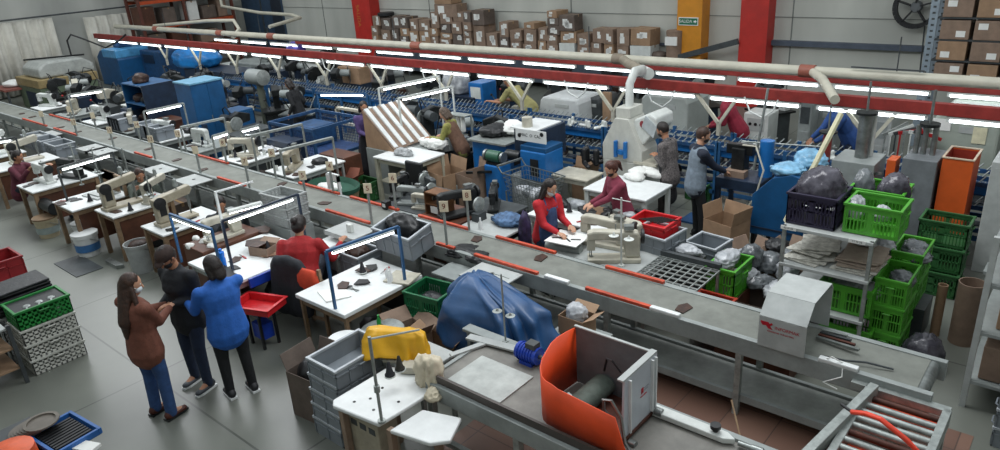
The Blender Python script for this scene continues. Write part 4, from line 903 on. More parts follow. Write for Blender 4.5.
# dark green crates in the aisle
for k in range(3):
    c = crate('storage_crate','dark green lattice crate in the aisle stack before the orange bin, %s from the floor'%ord_[k],.52,.38,.3,greenb,'lattice'); c.location=(-1.24,9.45+.06*k,.01+.305*k)
for k in range(2):
    c = crate('storage_crate','dark green crate behind the aisle stack, %s one'%['lower','upper'][k],.5,.36,.3,greenb,'lattice'); c.location=(-1.3,9.96,.01+.305*k)
# orange bin, grey panels
t = thing('tall_bin','tall open orange bin with a red inside by the right edge aisle','bin',(-1.33,10.55,0))
b = MB(); b.prism([(-.17,-.28),(.17,-.28),(.17,.28),(-.17,.28)],.0,.01).box(-.17,-.28,.0,.17,-.27,1.45).box(-.17,.27,.0,.17,.28,1.45).box(-.17,-.27,.0,-.16,.27,1.45).box(.16,-.27,.0,.17,.27,1.45); b.build('bin_body', orange2, t)
b = MB(); b.box(-.158,-.268,.07,.158,-.262,1.43).box(-.158,.262,.07,.158,.268,1.43).box(-.158,-.262,.07,-.152,.262,1.43).box(.152,-.262,.07,.158,.262,1.43); b.build('red_lining', mat('dull red lining','#8c2c1c',.6), t)
b = MB(); b.box(-.18,-.29,1.45,.18,-.265,1.465).box(-.18,.265,1.45,.18,.29,1.465).box(-.18,-.265,1.45,-.155,.265,1.465).box(.155,-.265,1.45,.18,.265,1.465); b.build('rim', mat('cream bin rim','#c9b7a0',.5), t)
t = thing('machine_cabinet','grey and orange machine cabinet with chrome columns left of the orange bin','cabinet',(-1.74,10.5,0))
MB().box(-.2,-.3,0,.2,.3,1.4).build('cabinet_body', mat('slate grey enamel','#6b7073',.5), t, bevel=.008)
MB().box(-.38,-.3,.1,-.27,-.05,1.35).build('orange_door', orange2, t, bevel=.006)
for z in (.55,1.0): MB().box(-.16,-.33,z,-.02,-.3,z+.03).build('latch', galv, t)
for x in (-.12,-.03,.08): MB().cyl((x,0,1.4),(x,0,1.78),.035,n=12).build('chrome_column', steel, t, smooth='auto')
MB().cyl((0,0,1.78),(0,0,1.82),.12,n=16).build('cap_plate', blackiron, t); MB().cyl((.0,0,1.82),(.0,0,2.25),.018).build('rod', steel, t)
t = thing('press_machine','grey press with a chrome cylinder behind the back green crate','machine',(-2.56,10.5,0))
MB().box(-.25,-.3,0,.3,.3,1.25).build('press_body', paintgrey, t, bevel=.01)
MB().cyl((.05,0,1.25),(.05,0,1.85),.09,n=18).build('chrome_cylinder', steel, t, smooth='auto'); MB().lathe((.05,0,1.85),[(.02,0),(.14,.01),(.14,.04),(.02,.05)],16).build('top_wheel', blackiron, t); MB().cyl((.05,0,1.9),(.05,0,2.3),.016).build('rod', steel, t)
MB().cyl((-.35,-.25,1.0),(-.35,-.25,1.6),.06,n=14).build('red_cylinder', mat('dull red cylinder','#8f3a35',.4,.3), t); MB().lathe((-.35,-.25,1.6),[(.02,0),(.12,.01),(.12,.03),(.02,.04)],16).build('top_wheel', blackiron, t)
MB().cyl((-.35,-.25,1.64),(-.35,-.25,2.0),.012).build('rod', steel, t)
for k in range(3): MB().bar((.28,-.2,.5+.3*k),(.38,-.3,.55+.3*k),.04).build('bracket', steel, t)
t = thing('grey_cabinet','pale grey cabinet at the right edge behind the red crate','cabinet',(-.72,10.6,0)); MB().box(-.25,-.35,0,.3,.35,1.48).build('cabinet_body', lightgrey, t, bevel=.01); MB().box(-.2,-.355,.1,.25,-.35,1.4).build('door', lightgrey, t); MB().box(.15,-.37,.8,.18,-.355,.95).build('handle', steel, t)
# right hand rack
t = thing('storage_rack','slotted grey rack with boxes at the right edge of the photo','rack',(-.02,7.6,0))
for (x,y) in ((-.5,-.55),(-.5,.55),(.5,-.55),(.5,.55)): MB().box(x-.025,y-.025,0,x+.025,y+.025,1.75).build('upright', lightgrey, t)
for z in (.3,.82,1.3,1.7): MB().box(-.52,-.57,z-.03,.52,.57,z).build('shelf_board', paintgrey, t)
for i,(x,y,z,w,d,h,m,lb) in enumerate([(-.2,7.4,.31,.5,.6,.34,card,'brown cardboard box on the lowest board of the right rack'),(-.1,7.45,.83,.6,.6,.3,card2,'wide brown box on the second board of the right rack'),(-.18,7.5,1.31,.5,.6,.32,card,'brown box on the third board of the right rack')]):
    c = carton('cardboard_box',lb,w,d,h,m,labels=[(0,h*.5,.12,.08,'f')]); c.location=(x,y,z)
for k in range(3):
    c = crate('storage_crate','blue grey crate on the floor before the right rack, %s from the floor'%ord_[k],.4,.4,.2,greyp,'solid'); c.location=(-.02,6.75,.0+.19*k)
c = crate('storage_crate','dark red slotted crate on the right rack top',.5,.6,.34,mat('dark red plastic','#7c1f22',.45),'slots'); c.location=(-.24,7.8,1.71)
blob('plastic_bag','white bag in the dark red crate at the right edge','bag',(-.26,7.95,1.95),(.12,.14,.14),bagw,101,.2)
blob('plastic_bag','dark bag in the dark red crate at the right edge','bag',(-.19,7.7,1.9),(.16,.14,.1),bagm,102,.2)
t = thing('stool','small worn grey stool on the floor by the right wall aisle','stool',(-.72,10.0,0)); t.location=(-.55,9.4,0)
MB().box(-.2,-.15,.42,.2,.15,.46).build('seat', paintgrey, t)
for sx in (-1,1):
    for sy in (-1,1): MB().box(sx*.16-.02,sy*.11-.02,0,sx*.16+.02,sy*.11+.02,.42).build('leg', paintgrey, t)
# ------------------------------------------------------------------ table B, exhaust hood, waistcoat worker's machine
table('work_table','cream work table with white cloths behind the maroon top worker',-5.85,8.55,-4.78,9.35,.8,white,whitepaint,leg=.06,shelf=None)
for i,(px,py,z) in enumerate([(640,172,.84),(648,170,.86),(655,175,.83),(634,178,.82)]):
    p = at(px,py,z=z); blob('white_cloth','heap of white cloth on the cream table, %s from the left'%ord_[[1,2,3,0][i]],'cloth',(p.x,p.y,.8),(.17,.13,.08),paper,110+i,.25,3)
table('side_table','cream side table with dark boots left of the cream work table',-6.75,8.95,-6.05,9.45,.76,cream,cream,leg=.05)
def boot(x,y,z,rz,label,m=leatherdk,s=1,group=None):
    b = MB(); b.limb((0,-.1,.05),(0,.14,.04),.045,.04,(1,0,0),.9).limb((0,-.09,.05),(0,-.1,.26),.045,.055,(1,0,0),1)
    o = remesh(b,'boot',m,None,.012,2); o.location=(x,y,z); o.rotation_euler=(0,0,rz); o.scale=(s,s,s); return tag(o,label,'boot',group)
for i,(px,py) in enumerate([(590,160),(595,163),(600,158),(604,162),(608,158),(586,165)]):
    p = at(px,py,z=.8); boot(p.x,p.y,.765,i*.8,'black boot standing on the cream side table, %s from the left'%ord_[[1,2,3,4,5,0][i]])
t = thing('exhaust_hood','pale grey exhaust hood machine with a white duct rising to the pipe','machine',(-5.82,9.95,0)); t.scale=(.68,1,1)
MB().box(-.55,-.3,0,.5,.35,.92).build('cabinet', mat('pale hood enamel','#b9bab2',.45,0,.06), t, bevel=.01)
hm = mat('pale hood enamel','#b9bab2',.45,0,.06)
MB().prism([(-.56,.92),(.50,.92),(.50,1.12),(.13,1.62),(-.22,1.62),(-.56,1.18)],-.3,.2,'xz').build('hood_body', hm, t, bevel=.01)
MB().box(-.24,-.25,1.62,.14,.15,1.78).build('duct_collar', hm, t, bevel=.01)
MB().tube([(-.05,-.05,1.74),(-.06,-.03,2.12),(-.05,.1,2.28),(-.25,.6,2.22),(-.72,1.15,2.06)],.085,16).build('duct', whitepaint, t, smooth='auto')
for x in (-.16,.1): MB().cyl((x,-.34,1.0),(x,-.34,1.26),.045,n=12).build('blue_filter', blue2, t)
MB().box(-.1,-.36,1.05,.05,-.3,1.12).build('filter_bridge', blue2, t)
MB().prism([(.14,1.3),(.2,1.6),(.6,1.72),(.78,1.66),(.8,1.5),(.45,1.2)],-.2,.35,'xz').build('control_head', whitepaint, t, bevel=.03)
MB().cb((.62,-.21,1.52),(.34,.02,.2),(0,.5,0)).build('screen', mat('pale screen','#aeb6b8',.3), t); MB().cyl((.42,-.215,1.55),(.42,-.2,1.55),.05,n=16).build('red_badge', mat('dull red badge','#8c3a40',.5), t)
MB().box(.3,-.32,.92,.9,.1,.96).build('side_desk', cream, t)
# machine of the waistcoat worker
t = thing('riveting_machine','dark blue bench machine with a hose in front of the waistcoat worker','machine',(-4.0,10.05,0))
MB().box(-.3,-.28,.72,.38,.28,.88).build('machine_bed', navy, t, bevel=.01)
for sx in (-.26,.34):
    for sy in (-.24,.24): MB().box(sx-.03,sy-.03,0,sx+.03,sy+.03,.72).build('leg', navy, t)
MB().box(-.15,-.1,.88,.05,.1,1.3).box(-.25,-.06,1.2,.15,.06,1.35).build('machine_head', blackiron, t, bevel=.01)
MB().box(-.2,-.2,.88,.1,-.05,.98).build('wooden_block', card, t)
MB().cyl((.3,.1,.88),(.3,.1,1.42),.1,n=16).build('blue_tank', blue2, t, smooth='auto')
MB().tube([(.0,-.05,1.35),(.25,-.2,1.4),(.42,-.3,1.1),(.35,-.35,.7),(.1,-.4,.25),(-.1,-.35,.05)],.014,6).build('white_hose', pvc, t, smooth='auto')
MB().cyl((-.1,.15,1.34),(1.2,.3,1.38),.012).build('long_rod', galv, t)
t = thing('blue_cabinet_machine','blue sloping machine with pale blue plastic on top','machine',(-3.15,9.55,0))
MB().prism([(-.36,.35),(.36,.35),(.36,1.22),(.15,1.28),(-.1,1.2),(-.36,.92)],-.35,.35,'xz').build('machine_body', blue, t, bevel=.01)
for sx in (-.32,.32):
    for sy in (-.3,.3): MB().box(sx-.025,sy-.025,0,sx+.025,sy+.025,.35).build('leg', blackm, t)
MB().box(-.34,-.36,.45,.34,-.35,.47).build('seam', navy, t)
blob('plastic_bag','pale blue plastic sheet lying over the blue sloping machine, front fold','bag',(-3.12,9.4,1.24),(.26,.18,.09),bagblue,121,.25)
blob('plastic_bag','pale blue plastic sheet lying over the blue sloping machine, back fold','bag',(-2.95,9.75,1.26),(.24,.2,.14),bagblue,122,.25)
c = crate('storage_crate','green crate of bottles on the floor behind the man in the patterned shirt',.4,.35,.3,greenb,'lattice'); c.location=(-5.1,11.0,0.01)
for k in range(3): tag(MB().lathe((-5.2+.1*k,11.0,.03),[(.03,0),(.03,.18),(.012,.24),(.012,.28)],10).build('bottle', white, smooth='auto'),'white bottle in the green crate on the floor','bottle','white bottles in the floor crate')
tag(MB().box(-4.9,9.85,.001,-4.2,10.25,.03).build('floor_mat', mat('blue floor mat','#27517f',.7)),'blue mat on the floor beside the waistcoat worker','mat')
# ------------------------------------------------------------------ white table with sloping rack and light frame
t = table('work_table','tall white table with worn legs in front of the worker in the brown waistcoat',-10.0,7.95,-8.95,8.75,.86,white,mat('worn cream legs','#a9a795',.6),leg=.07,shelf=.4)
t = thing('sloping_rack','sloping rack with white boards and brown side on the tall white table','rack',(-9.75,8.95,.0))
MB().prism([(-.28,.86),(.5,.86),(-.28,1.53)],.40,.45,'yz').build('brown_side', card2, t)
b = MB(); b.quad((-.52,-.28,1.55),(.45,-.28,1.55),(.45,.5,.9),(-.52,.5,.9)); o = b.build('slope_board', card, t, solid=.02)
o.location=(0,0,0)
t.rotation_euler=(0,0,-PI/2); t.location=(-10.33,8.78,0)
for k in range(5): MB().bar((-.42+.2*k,-.26,1.57),(-.42+.2*k,.48,.93),.09,.03).build('white_slat', white, t)
tag(MB().box(-10.6,8.3,0,-10.02,9.2,.85).build('rack_base', paintgrey),'grey base box under the sloping rack','box')
p0 = at(388,112,y=9.3); p1 = at(441,93,z=1.8)
lampframe('white lamp frame with a lit tube over the tall white table',(-10.15,8.85),(-9.95,10.1),1.72,m=whitepaint,zt0=.05)
lampframe('second white lamp frame with a lit tube behind the first near the tall white table',(-10.75,8.9),(-10.5,10.3),1.85,m=whitepaint,zt0=.05)
for k in range(3): tag(MB().limb((-9.6+.12*k,9.7,1.25),(-9.6+.12*k,9.7,1.0),.04,.05).build('hanging_cloth', paper, smooth=True),'white cloth hanging under the lamp frame by the tall white table','cloth','white cloths hanging under the lamp frame')
tag(MB().box(-9.7,9.6,1.29,-9.2,9.8,1.31).box(-9.7,9.6,0,-9.67,9.63,1.29).box(-9.23,9.77,0,-9.2,9.8,1.29).build('cloth_rail', galv),'rail holding the hanging white cloths','rail')
blob('cloth_pile','pile of grey and white cloth on the tall white table','cloth',(-9.55,8.3,.86),(.2,.15,.08),mat('grey white cloth','#a2a5a6',.8,0,.3,9),130,.3)
blob('cloth_pile','pile of white paper bags in front of the brown waistcoat worker','cloth',(-9.45,8.95,.86),(.3,.2,.12),paper,131,.3)
tag(MB().box(-9.95,8.77,0,-9.42,9.2,.85).build('side_cabinet', paintgrey),'grey cabinet behind the tall white table','cabinet')
for k in range(3): tag(MB().cb((-9.6+.05*k,8.3,.425+.05*k),(.35,.3,.04),(0,0,.2*k)).build('sheet_stack', canvas),'cream sheet on the lower board of the tall white table, %s from the bottom'%ord_[k],'sheet')
# cardboard boxes by the blue machines
c = carton('cardboard_box','open brown cardboard box with a white label, left of two by the blue machine',.5,.5,.62,card2,open_=(('x',-1,10),('y',1,12),('y',-1,170)),labels=[(-.05,.25,.2,.16,'f')]); c.location=(-8.75,8.55,0); c.rotation_euler=(0,0,-.2)
c = carton('cardboard_box','open brown cardboard box without label, right of two by the blue machine',.5,.5,.62,card,open_=(('x',1,10),('y',1,12))); c.location=(-8.2,8.7,0); c.rotation_euler=(0,0,-.2)
# blue machines
t = thing('blue_drum_machine','blue machine with a round drum opening and clothes lying on its top','machine',(-8.3,9.6,0))
MB().box(-.4,-.4,0,.4,.4,1.02).build('machine_body', blue2, t, bevel=.03); MB().cyl((-.42,-.05,.7),(-.36,-.05,.7),.32,n=24).build('drum_ring', blue2, t, smooth='auto'); MB().cyl((-.43,-.05,.7),(-.40,-.05,.7),.22,n=24).build('drum_opening', blackm, t)
MB().box(-.46,-.46,1.02,.44,.44,1.05).build('top_tray', galv, t); MB().box(.401,-.2,.6,.41,.0,.85).build('control_panel', blackm, t)
MB().box(-.05,-.41,.65,.12,-.4,.85).build('dial_panel', blackm, t)
blob('black_bag','heap of black cloth on top of the blue drum machine','cloth',(-8.45,9.6,1.05),(.35,.25,.13),leatherdk,140,.25)
blob('cloth_pile','white and grey cloths on top of the blue drum machine','cloth',(-8.1,9.75,1.1),(.3,.2,.13),paper,141,.25)
t = thing('blue_press_machine','bright blue press with a white sign board behind the trolley','machine',(-7.2,9.25,0))
MB().box(-.45,-.1,.9,.2,.5,1.42).build('navy_head', navy, t, bevel=.01); MB().box(-.1,-.4,.62,.42,.1,1.12).build('blue_head', blue2, t, bevel=.02)
MB().box(-.1,-.38,1.12,.42,.1,1.2).build('top_cover', blue, t, bevel=.01)
MB().box(-.4,-.3,0,.35,.4,.62).build('machine_base', lightgrey, t, bevel=.01)
MB().box(.12,-.415,.72,.28,-.4,1.0).build('gauge_panel', blackm, t)
s = MB().box(-.2,-.36,1.27,.42,-.34,1.47).build('sign_board', white, t)
MB().cyl((-.12,-.365,1.36),(-.12,-.36,1.36),.035,n=14).cyl((.34,-.365,1.42),(.34,-.36,1.42),.035,n=14).build('emblem', blackm, t)
text('sign_lettering','MAC  O  CAL',.07,blackm,t,(.11,-.362,1.375),(PI/2,0,0)); MB().box(-.4,-.25,1.42,.15,.45,1.44).build('white_top', white, t)
MB().cyl((-.15,-.1,1.44),(-.15,-.1,1.6),.09,n=16).build('cream_can', cream, t, smooth='auto')
MB().cyl((-.5,-.25,.95),(-.2,-.25,.95),.09,n=16).build('motor', blackiron, t, smooth='auto')
t = thing('blue_column_machine','blue pedestal grinding machine with a green motor beside the boxes','machine',(-7.72,8.75,0))
MB().prism([(-.17,-.15),(.17,-.15),(.17,.15),(-.17,.15)],0,.85).build('pedestal', blue2, t, bevel=.02); MB().cyl((-.13,-.05,.99),(.13,-.05,.99),.10,n=18).build('green_motor', mat('dark green motor','#2d5a45',.45), t, smooth='auto'); MB().cyl((-.2,-.05,.99),(-.16,-.05,.99),.10,n=20).build('grinding_wheel', steel, t, smooth='auto'); MB().cyl((.16,-.05,.99),(.2,-.05,.99),.09,n=20).build('grinding_wheel', steel, t, smooth='auto')
MB().box(-.15,-.12,.85,.15,.12,.9).build('motor_plate', blackiron, t); MB().bar((.0,-.15,.75),(-.45,-.3,.7),.04).build('lever', blackiron, t)
# shopping trolley
t = thing('shopping_trolley','steel wire shopping trolley full of pale scraps in the aisle','trolley',(-6.72,8.45,0)); t.rotation_euler=(0,0,-.15)
b = MB(); w0,w1,l0,l1 = .2,.26,.32,.45
def ring4(z,w,l): return [(-l,-w,z),(l,-w,z),(l,w,z),(-l,w,z)]
for k in range(8):
    f = k/7; z = .4+.5*f; r = ring4(z,w0+(w1-w0)*f,l0+(l1-l0)*f)
    for i in range(4): b.bar(r[i],r[(i+1)%4],.006 if k<7 else .014)
for i in range(14):
    f = i/13
    for s_ in (-1,1): b.bar((-l0+2*l0*f,s_*w0,.4),(-l1+2*l1*f,s_*w1,.9),.006)
for i in range(8):
    f = i/7
    for s_ in (-1,1): b.bar((s_*l0,-w0+2*w0*f,.4),(s_*l1,-w1+2*w1*f,.9),.006)
    b.bar((-l0,-w0+2*w0*f,.4),(l0,-w0+2*w0*f,.4),.006)
b.build('wire_basket', steel, t)
MB().bar((-.45,-.26,.9),(-.55,-.26,1.0),.016).bar((-.45,.26,.9),(-.55,.26,1.0),.016).bar((-.55,-.27,1.0),(-.55,.27,1.0),.03).build('push_handle', steel, t)
b = MB()
for s_ in (-1,1): b.bar((-.4,s_*.22,.14),(.4,s_*.16,.14),.02).bar((-.4,s_*.22,.14),(-.42,s_*.22,.6),.02).bar((.0,s_*.2,.14),(-.3,s_*.2,.4),.02)
b.bar((-.4,-.22,.14),(-.4,.22,.14),.02).bar((.4,-.16,.14),(.4,.16,.14),.02); b.build('chassis', steel, t)
for (x,y) in ((-.38,-.22),(-.38,.22),(.38,-.16),(.38,.16)): MB().cyl((x,y-.012,.06),(x,y+.012,.06),.06,n=16).build('wheel', blackm, t)
for k in range(4): blob('plastic_bag','pale plastic scrap in the wire trolley, %s from its handle'%ord_[k],'bag',(-6.95+.16*k,8.45-.03*k,.55),(.13,.13,.1),[bagw,baggrey,bagw,baggrey][k],150+k,.25,3)
table('low_bench','low grey bench with dark parts right of the trolley',-6.35,8.3,-5.6,8.9,.45,paintgrey,galv)
for i,(x,y,m) in enumerate([(-6.2,8.5,leatherdk),(-5.95,8.6,bagw),(-5.75,8.5,leatherdk)]): blob('scrap_heap','heap of %s scraps on the low grey bench, %s from the trolley'%('dark' if i!=1 else 'pale',ord_[i]),'scraps',(x,y,.45),(.14,.12,.08),m,160+i,.3,3)
c = carton('cardboard_box','open cardboard box behind the low grey bench',.5,.42,.5,card2,open_=(('y',1,15),('x',1,20))); c.location=(-7.0,9.95,.25); c.location=(-6.9,10.0,.0)
c = carton('cardboard_box','open cardboard box with a white label under the cream side table',.55,.4,.42,card2,open_=(('y',1,20),('y',-1,160)),labels=[(-.1,.2,.2,.12,'f')]); c.location=(-6.2,8.72,.0); c.location=(-5.5,8.25,0)
# ------------------------------------------------------------------ far side stations between the belt and the boxes
table('machine_table','dark table with blue cloth and a white bottle just behind the belt',-6.55,6.48,-5.75,7.15,.74,lightgrey,blackm)
blob('blue_cloth','heap of blue and grey cloth on the dark table behind the belt','cloth',(-6.05,6.95,.74),(.28,.16,.1),mat('blue grey cloth','#5b7fa8',.7,0,.3,8,col2='#2a3a52'),170,.3)
blob('purple_cloth','purple and black cloth hanging at the right end of the dark table','cloth',(-5.72,6.95,.5),(.09,.12,.28),mat('purple black cloth','#3b2f5a',.7,0,.3,8,col2='#14161d'),171,.2,flat=False)
t = thing('glue_bottle','small white bottle standing on the dark table behind the belt','bottle',(-6.2,6.6,.74)); MB().lathe((0,0,0),[(.03,0),(.03,.1),(.012,.13),(.012,.17)],12).build('bottle_body', white, t, smooth='auto')
t = sewing_machine('dark sewing machine on the table behind the belt left of the white bottle',blackiron,1.1); t.location=(-6.8,6.8,.76); t.rotation_euler=(0,0,1.2)
table('machine_table','narrow machine table left of the dark table behind the belt',-7.35,6.45,-6.6,7.15,.74,darkwood,blackm)
t = thing('wooden_locker','brown wooden box shelf with a white label behind the belt','shelf',(-7.12,6.75,.742)); 
MB().box(-.18,-.12,0,-.16,.12,.34).box(.16,-.12,0,.18,.12,.34).box(-.18,-.12,.32,.18,.12,.34).box(-.16,-.12,.15,.16,.12,.17).build('locker_body', mat('orange brown wood','#6f4a2c',.55,0,.2,6), t); MB().box(-.06,-.125,.04,.08,-.118,.14).build('paper_label', paper, t)
for i,(x,y,m,s_) in enumerate([(-7.75,6.8,paintgrey,.85),(-8.25,7.0,blackiron,.85),(-7.9,7.3,darkgrey,.8),(-7.45,6.75,cream,.7),(-6.6,7.35,blackiron,.9)]):
    if i in (0,2,4): table('machine_table','machine table behind the belt carrying dark machines, %s from the left'%ord_[[0,0,1,0,2][i]],x-.4,y-.25,x+.4,y+.3,.74,darkgrey,blackm)
    t = sewing_machine(['grey sewing machine near the 5 placard behind the belt','black sewing machine behind the grey one near the 5 placard','dark grey sewing machine under the cardboard boxes','small cream sewing machine in front of the cardboard boxes','black sewing machine in front of the blue pedestal'][i],m,s_); t.location=(x,y,.742); t.rotation_euler=(0,0,[.4,1.9,2.8,.3,2.2][i])
for i,(x,y) in enumerate([(-7.55,7.0),(-8.0,7.3),(-7.0,7.3),(-6.5,6.9)]):
    t = thing('machine_column','slender grey machine column behind the belt, %s from the left'%ord_[[1,0,2,3][i]],'column machine',(x,y,0)); MB().cyl((0,0,0),(0,0,1.02),.03).build('post', paintgrey, t); MB().lathe((0,0,.95),[(.02,-.02),(.11,0),(.11,.03),(.02,.05)],18,'x').build('wheel', galv, t, smooth='auto'); MB().cb((.05,-.05,.8),(.12,.18,.12)).build('head', darkgrey, t)
    MB().cyl((0,0,0),(0,0,.03),.15,n=16).build('foot', blackiron, t)
t = thing('office_chair','black chair with a grey cover at the station behind the 5 placard','chair',(-8.6,7.45,0)); MB().cyl((0,0,.1),(0,0,.45),.03).build('gas_column', steel, t); MB().box(-.22,-.22,.45,.22,.22,.52).build('seat', blackm, t, bevel=.03); MB().box(-.2,.18,.55,.2,.25,1.05).build('backrest', blackm, t, bevel=.03)
for k in range(5):
    a = k*2*PI/5; MB().bar((0,0,.1),(.26*math.cos(a),.26*math.sin(a),.06),.04,.03).cyl((.26*math.cos(a),.26*math.sin(a)-.02,.03),(.26*math.cos(a),.26*math.sin(a)+.02,.03),.03).build('leg', blackm, t)
# wicker sack with green lining and crates beyond the belt
t = thing('wicker_basket','big tan wicker basket with a green lining and paper beyond the belt','basket',(-9.95,6.98,0)); 
MB().lathe((0,0,0),[(.3,0),(.37,.3),(.42,.62),(.40,.63),(.35,.3),(.28,.03),(.001,.03)],28).build('basket_body', mat('tan wicker','#8c7a5c',.8,0,.2,30,.6), t, smooth='auto'); MB().lathe((0,0,.56),[(.425,0),(.435,.07),(.41,.085),(.36,.03),(.30,-.1),(.29,-.12)],28).build('green_lining', mat('dark green cloth','#1f4d3c',.8), t, smooth='auto')
t.scale=(1.3,.85,1)
blob('paper_scraps','white paper in the wicker basket','paper',(-10.05,6.98,.52),(.25,.16,.07),paper,180,.3,3)
c = crate('storage_crate','green crate on the floor in front of the woman in purple',.5,.4,.36,greenb,'lattice'); c.location=(-9.75,8.05,.01); c.location=(-10.3,7.9,.01)
c = carton('cardboard_box','open brown box on the floor left of the green crate and purple top woman',.5,.45,.4,card2,open_=True); c.location=(-11.1,7.9,0); c.rotation_euler=(0,0,.2)
c = carton('cardboard_box','open reddish brown box beyond the wicker basket',.6,.5,.45,mat('reddish cardboard','#7a4534',.8),open_=(('x',1,50),('y',1,40))); c.location=(-10.5,7.45,0); c.rotation_euler=(0,0,.3)
t = thing('white_bracket','white plastic bracket stand at the far edge of the belt','bracket',(-9.0,6.42,0)); MB().box(-.02,-.02,0,.02,.02,1.1).box(-.25,-.02,1.0,.02,.02,1.12).box(-.27,-.03,.86,-.2,.03,1.1).build('bracket_body', white, t)
t = thing('control_box','small black and white switch box on the belt edge near the 5 placard','box',(-7.72,6.27,.862)); MB().box(-.05,-.05,0,.05,.05,.11).build('switch_body', blackm, t); MB().box(-.03,-.055,.03,.03,-.05,.08).build('switch_face', white, t)
# shoe lights over belts: far side station tables
# ================================================================== BLUE SHOE RACK CONVEYOR under the lights
def rack_module(label, x0, x1):
    t = thing('shoe_rack', label, 'rack', ((x0+x1)/2,11.25,0), group='blue shoe racks in one long line under the front lights'); t.scale=(1,.62,1); L = (x1-x0)/2-.02
    for x in (-L,0,L):
        for y in (-.5,.5): MB().box(x-.03,y-.03,0,x+.03,y+.03,1.05).build('upright', bluesteel, t)
    for z in (.3,.62,.95):
        for y in (-.5,-.05,.5): MB().box(-L,y-.02,z-.03,L,y+.02,z+.03).build('rail', dustblue, t)
    for z in (.36,.68):
        MB().box(-L,-.35,z-.035,L,-.1,z-.02).build('tray', navy, t)
    MB().box(-L,-.44,.80,L,-.40,.91).build('front_board', blue2, t)
    MB().box(-L,-.2,.82,L,.3,.85).build('top_tray', dustblue, t)
    MB().box(-L,-.53,.15,L,-.50,.22).build('foot_rail', bluesteel, t)
    for j,(y,z) in enumerate(((-.5,.98),(-.25,.86),(-.05,.98),(.2,.86),(.5,.98),(-.5,.65),(-.3,.66))):
        n = int(L*2/.11); b = MB()
        for i in range(n):
            x = -L+.08+2*L*i/n; b.bar((x,y-.03,z),(x+.06,y+.05,z+.075),.013)
        o = b.build('slanted_pegs', galv, t); o['kind'] = 'stuff'
    return t
x = -.4; k = 0
while x > -19.5:
    rack_module('blue rack section with slanting pegs under the front lights, %s from the right end'%ord_[k], x-2.2, x); x -= 2.2; k += 1
# struts carrying the beam
sx = [-.6,-2.65,-5.05]+[-7.15-2.2*i for i in range(9)]
for i,x in enumerate(sx):
    t = thing('beam_strut','cream V shaped strut holding up the front red beam, %s from the right'%ord_[i],'strut',(x,11.5,1.0), group='V struts along the blue rack')
    MB().bar((0,0,0),(0,0,.22),.06).build('stem', cream, t)
    MB().bar((0,0,.2),(-.42,0,.68),.05).build('arm', mat('cream strut paint','#c2bfae',.5), t); MB().bar((0,0,.2),(.3,0,.68),.05).build('arm', mat('cream strut paint','#c2bfae',.5), t)
tag(MB().bar((-2.95,8.95,1.62-.9),(-2.5,9.25,2.15),.11,.03).build('plank', mat('cream plank','#d3cfae',.5)),'long cream plank leaning above the blue plastic bags','plank')
tag(MB().cyl((-2.42,10.6,0),(-2.42,10.6,1.85),.03).build('post', whitepaint),'thin white post behind the crates of the metal shelf','post')
tag(MB().cyl((-4.25,10.95,0),(-4.05,10.95,2.0),.02).build('post', galv),'thin steel post behind the blue sloping machine','post')
# shoes and lasts on the rack
def shoe_proto():
    t = thing('shoe','shoe','shoe'); 
    b = MB(); b.limb((0,-.09,.035),(0,.11,.03),.04,.036,(1,0,0),.8).limb((0,-.09,.05),(0,-.06,.12),.036,.03,(1,0,0),1.1); remesh(b,'upper',leatherdk,t,.012,2)
    MB().prism([(-.035,-.12),(.035,-.12),(.04,.08),(.02,.15),(-.02,.15),(-.04,.08)],0,.015).build('sole', mat('pale sole rubber','#8a8d8f',.6), t); return t
sp = shoe_proto(); rr = random.Random(11)
places = []
for x in [-.7-.29*i for i in range(62)]:
    if rr.random() < .72: places.append((x+rr.uniform(-.05,.05),11.10+rr.uniform(-.03,.03),.668,0))
    if rr.random() < .55: places.append((x+rr.uniform(-.05,.05),11.10,.348,1))
for i,(x,y,z,l) in enumerate(places[:120]):
    use(sp,(x,y,z),rr.uniform(-.5,.5)+PI,['dark shoe upper resting on the middle tray of the blue rack','dark shoe upper resting on the lower tray of the blue rack'][l],['shoes on the middle tray of the blue rack','shoes on the lower tray of the blue rack'][l],scale=1.0)
lp = thing('shoe_last','last','shoe last'); b = MB(); b.limb((0,-.09,.04),(0,.1,.03),.04,.034,(1,0,0),.8).limb((0,-.09,.05),(0,-.08,.13),.034,.03,(1,0,0),1.1); remesh(b,'last_body',whitepaint,lp,.012,2)
for i,(px,py) in enumerate([(565,128),(570,135),(575,130),(582,137),(590,133),(557,131),(835,162),(828,164),(745,152),(752,153),(738,150),(690,150)]):
    p = at(px,py,z=.99); use(lp,(p.x,max(10.98,min(p.y,11.5)),.985),i*.7,'pale shoe last standing on top of the blue rack','pale shoe lasts on top of the blue rack')
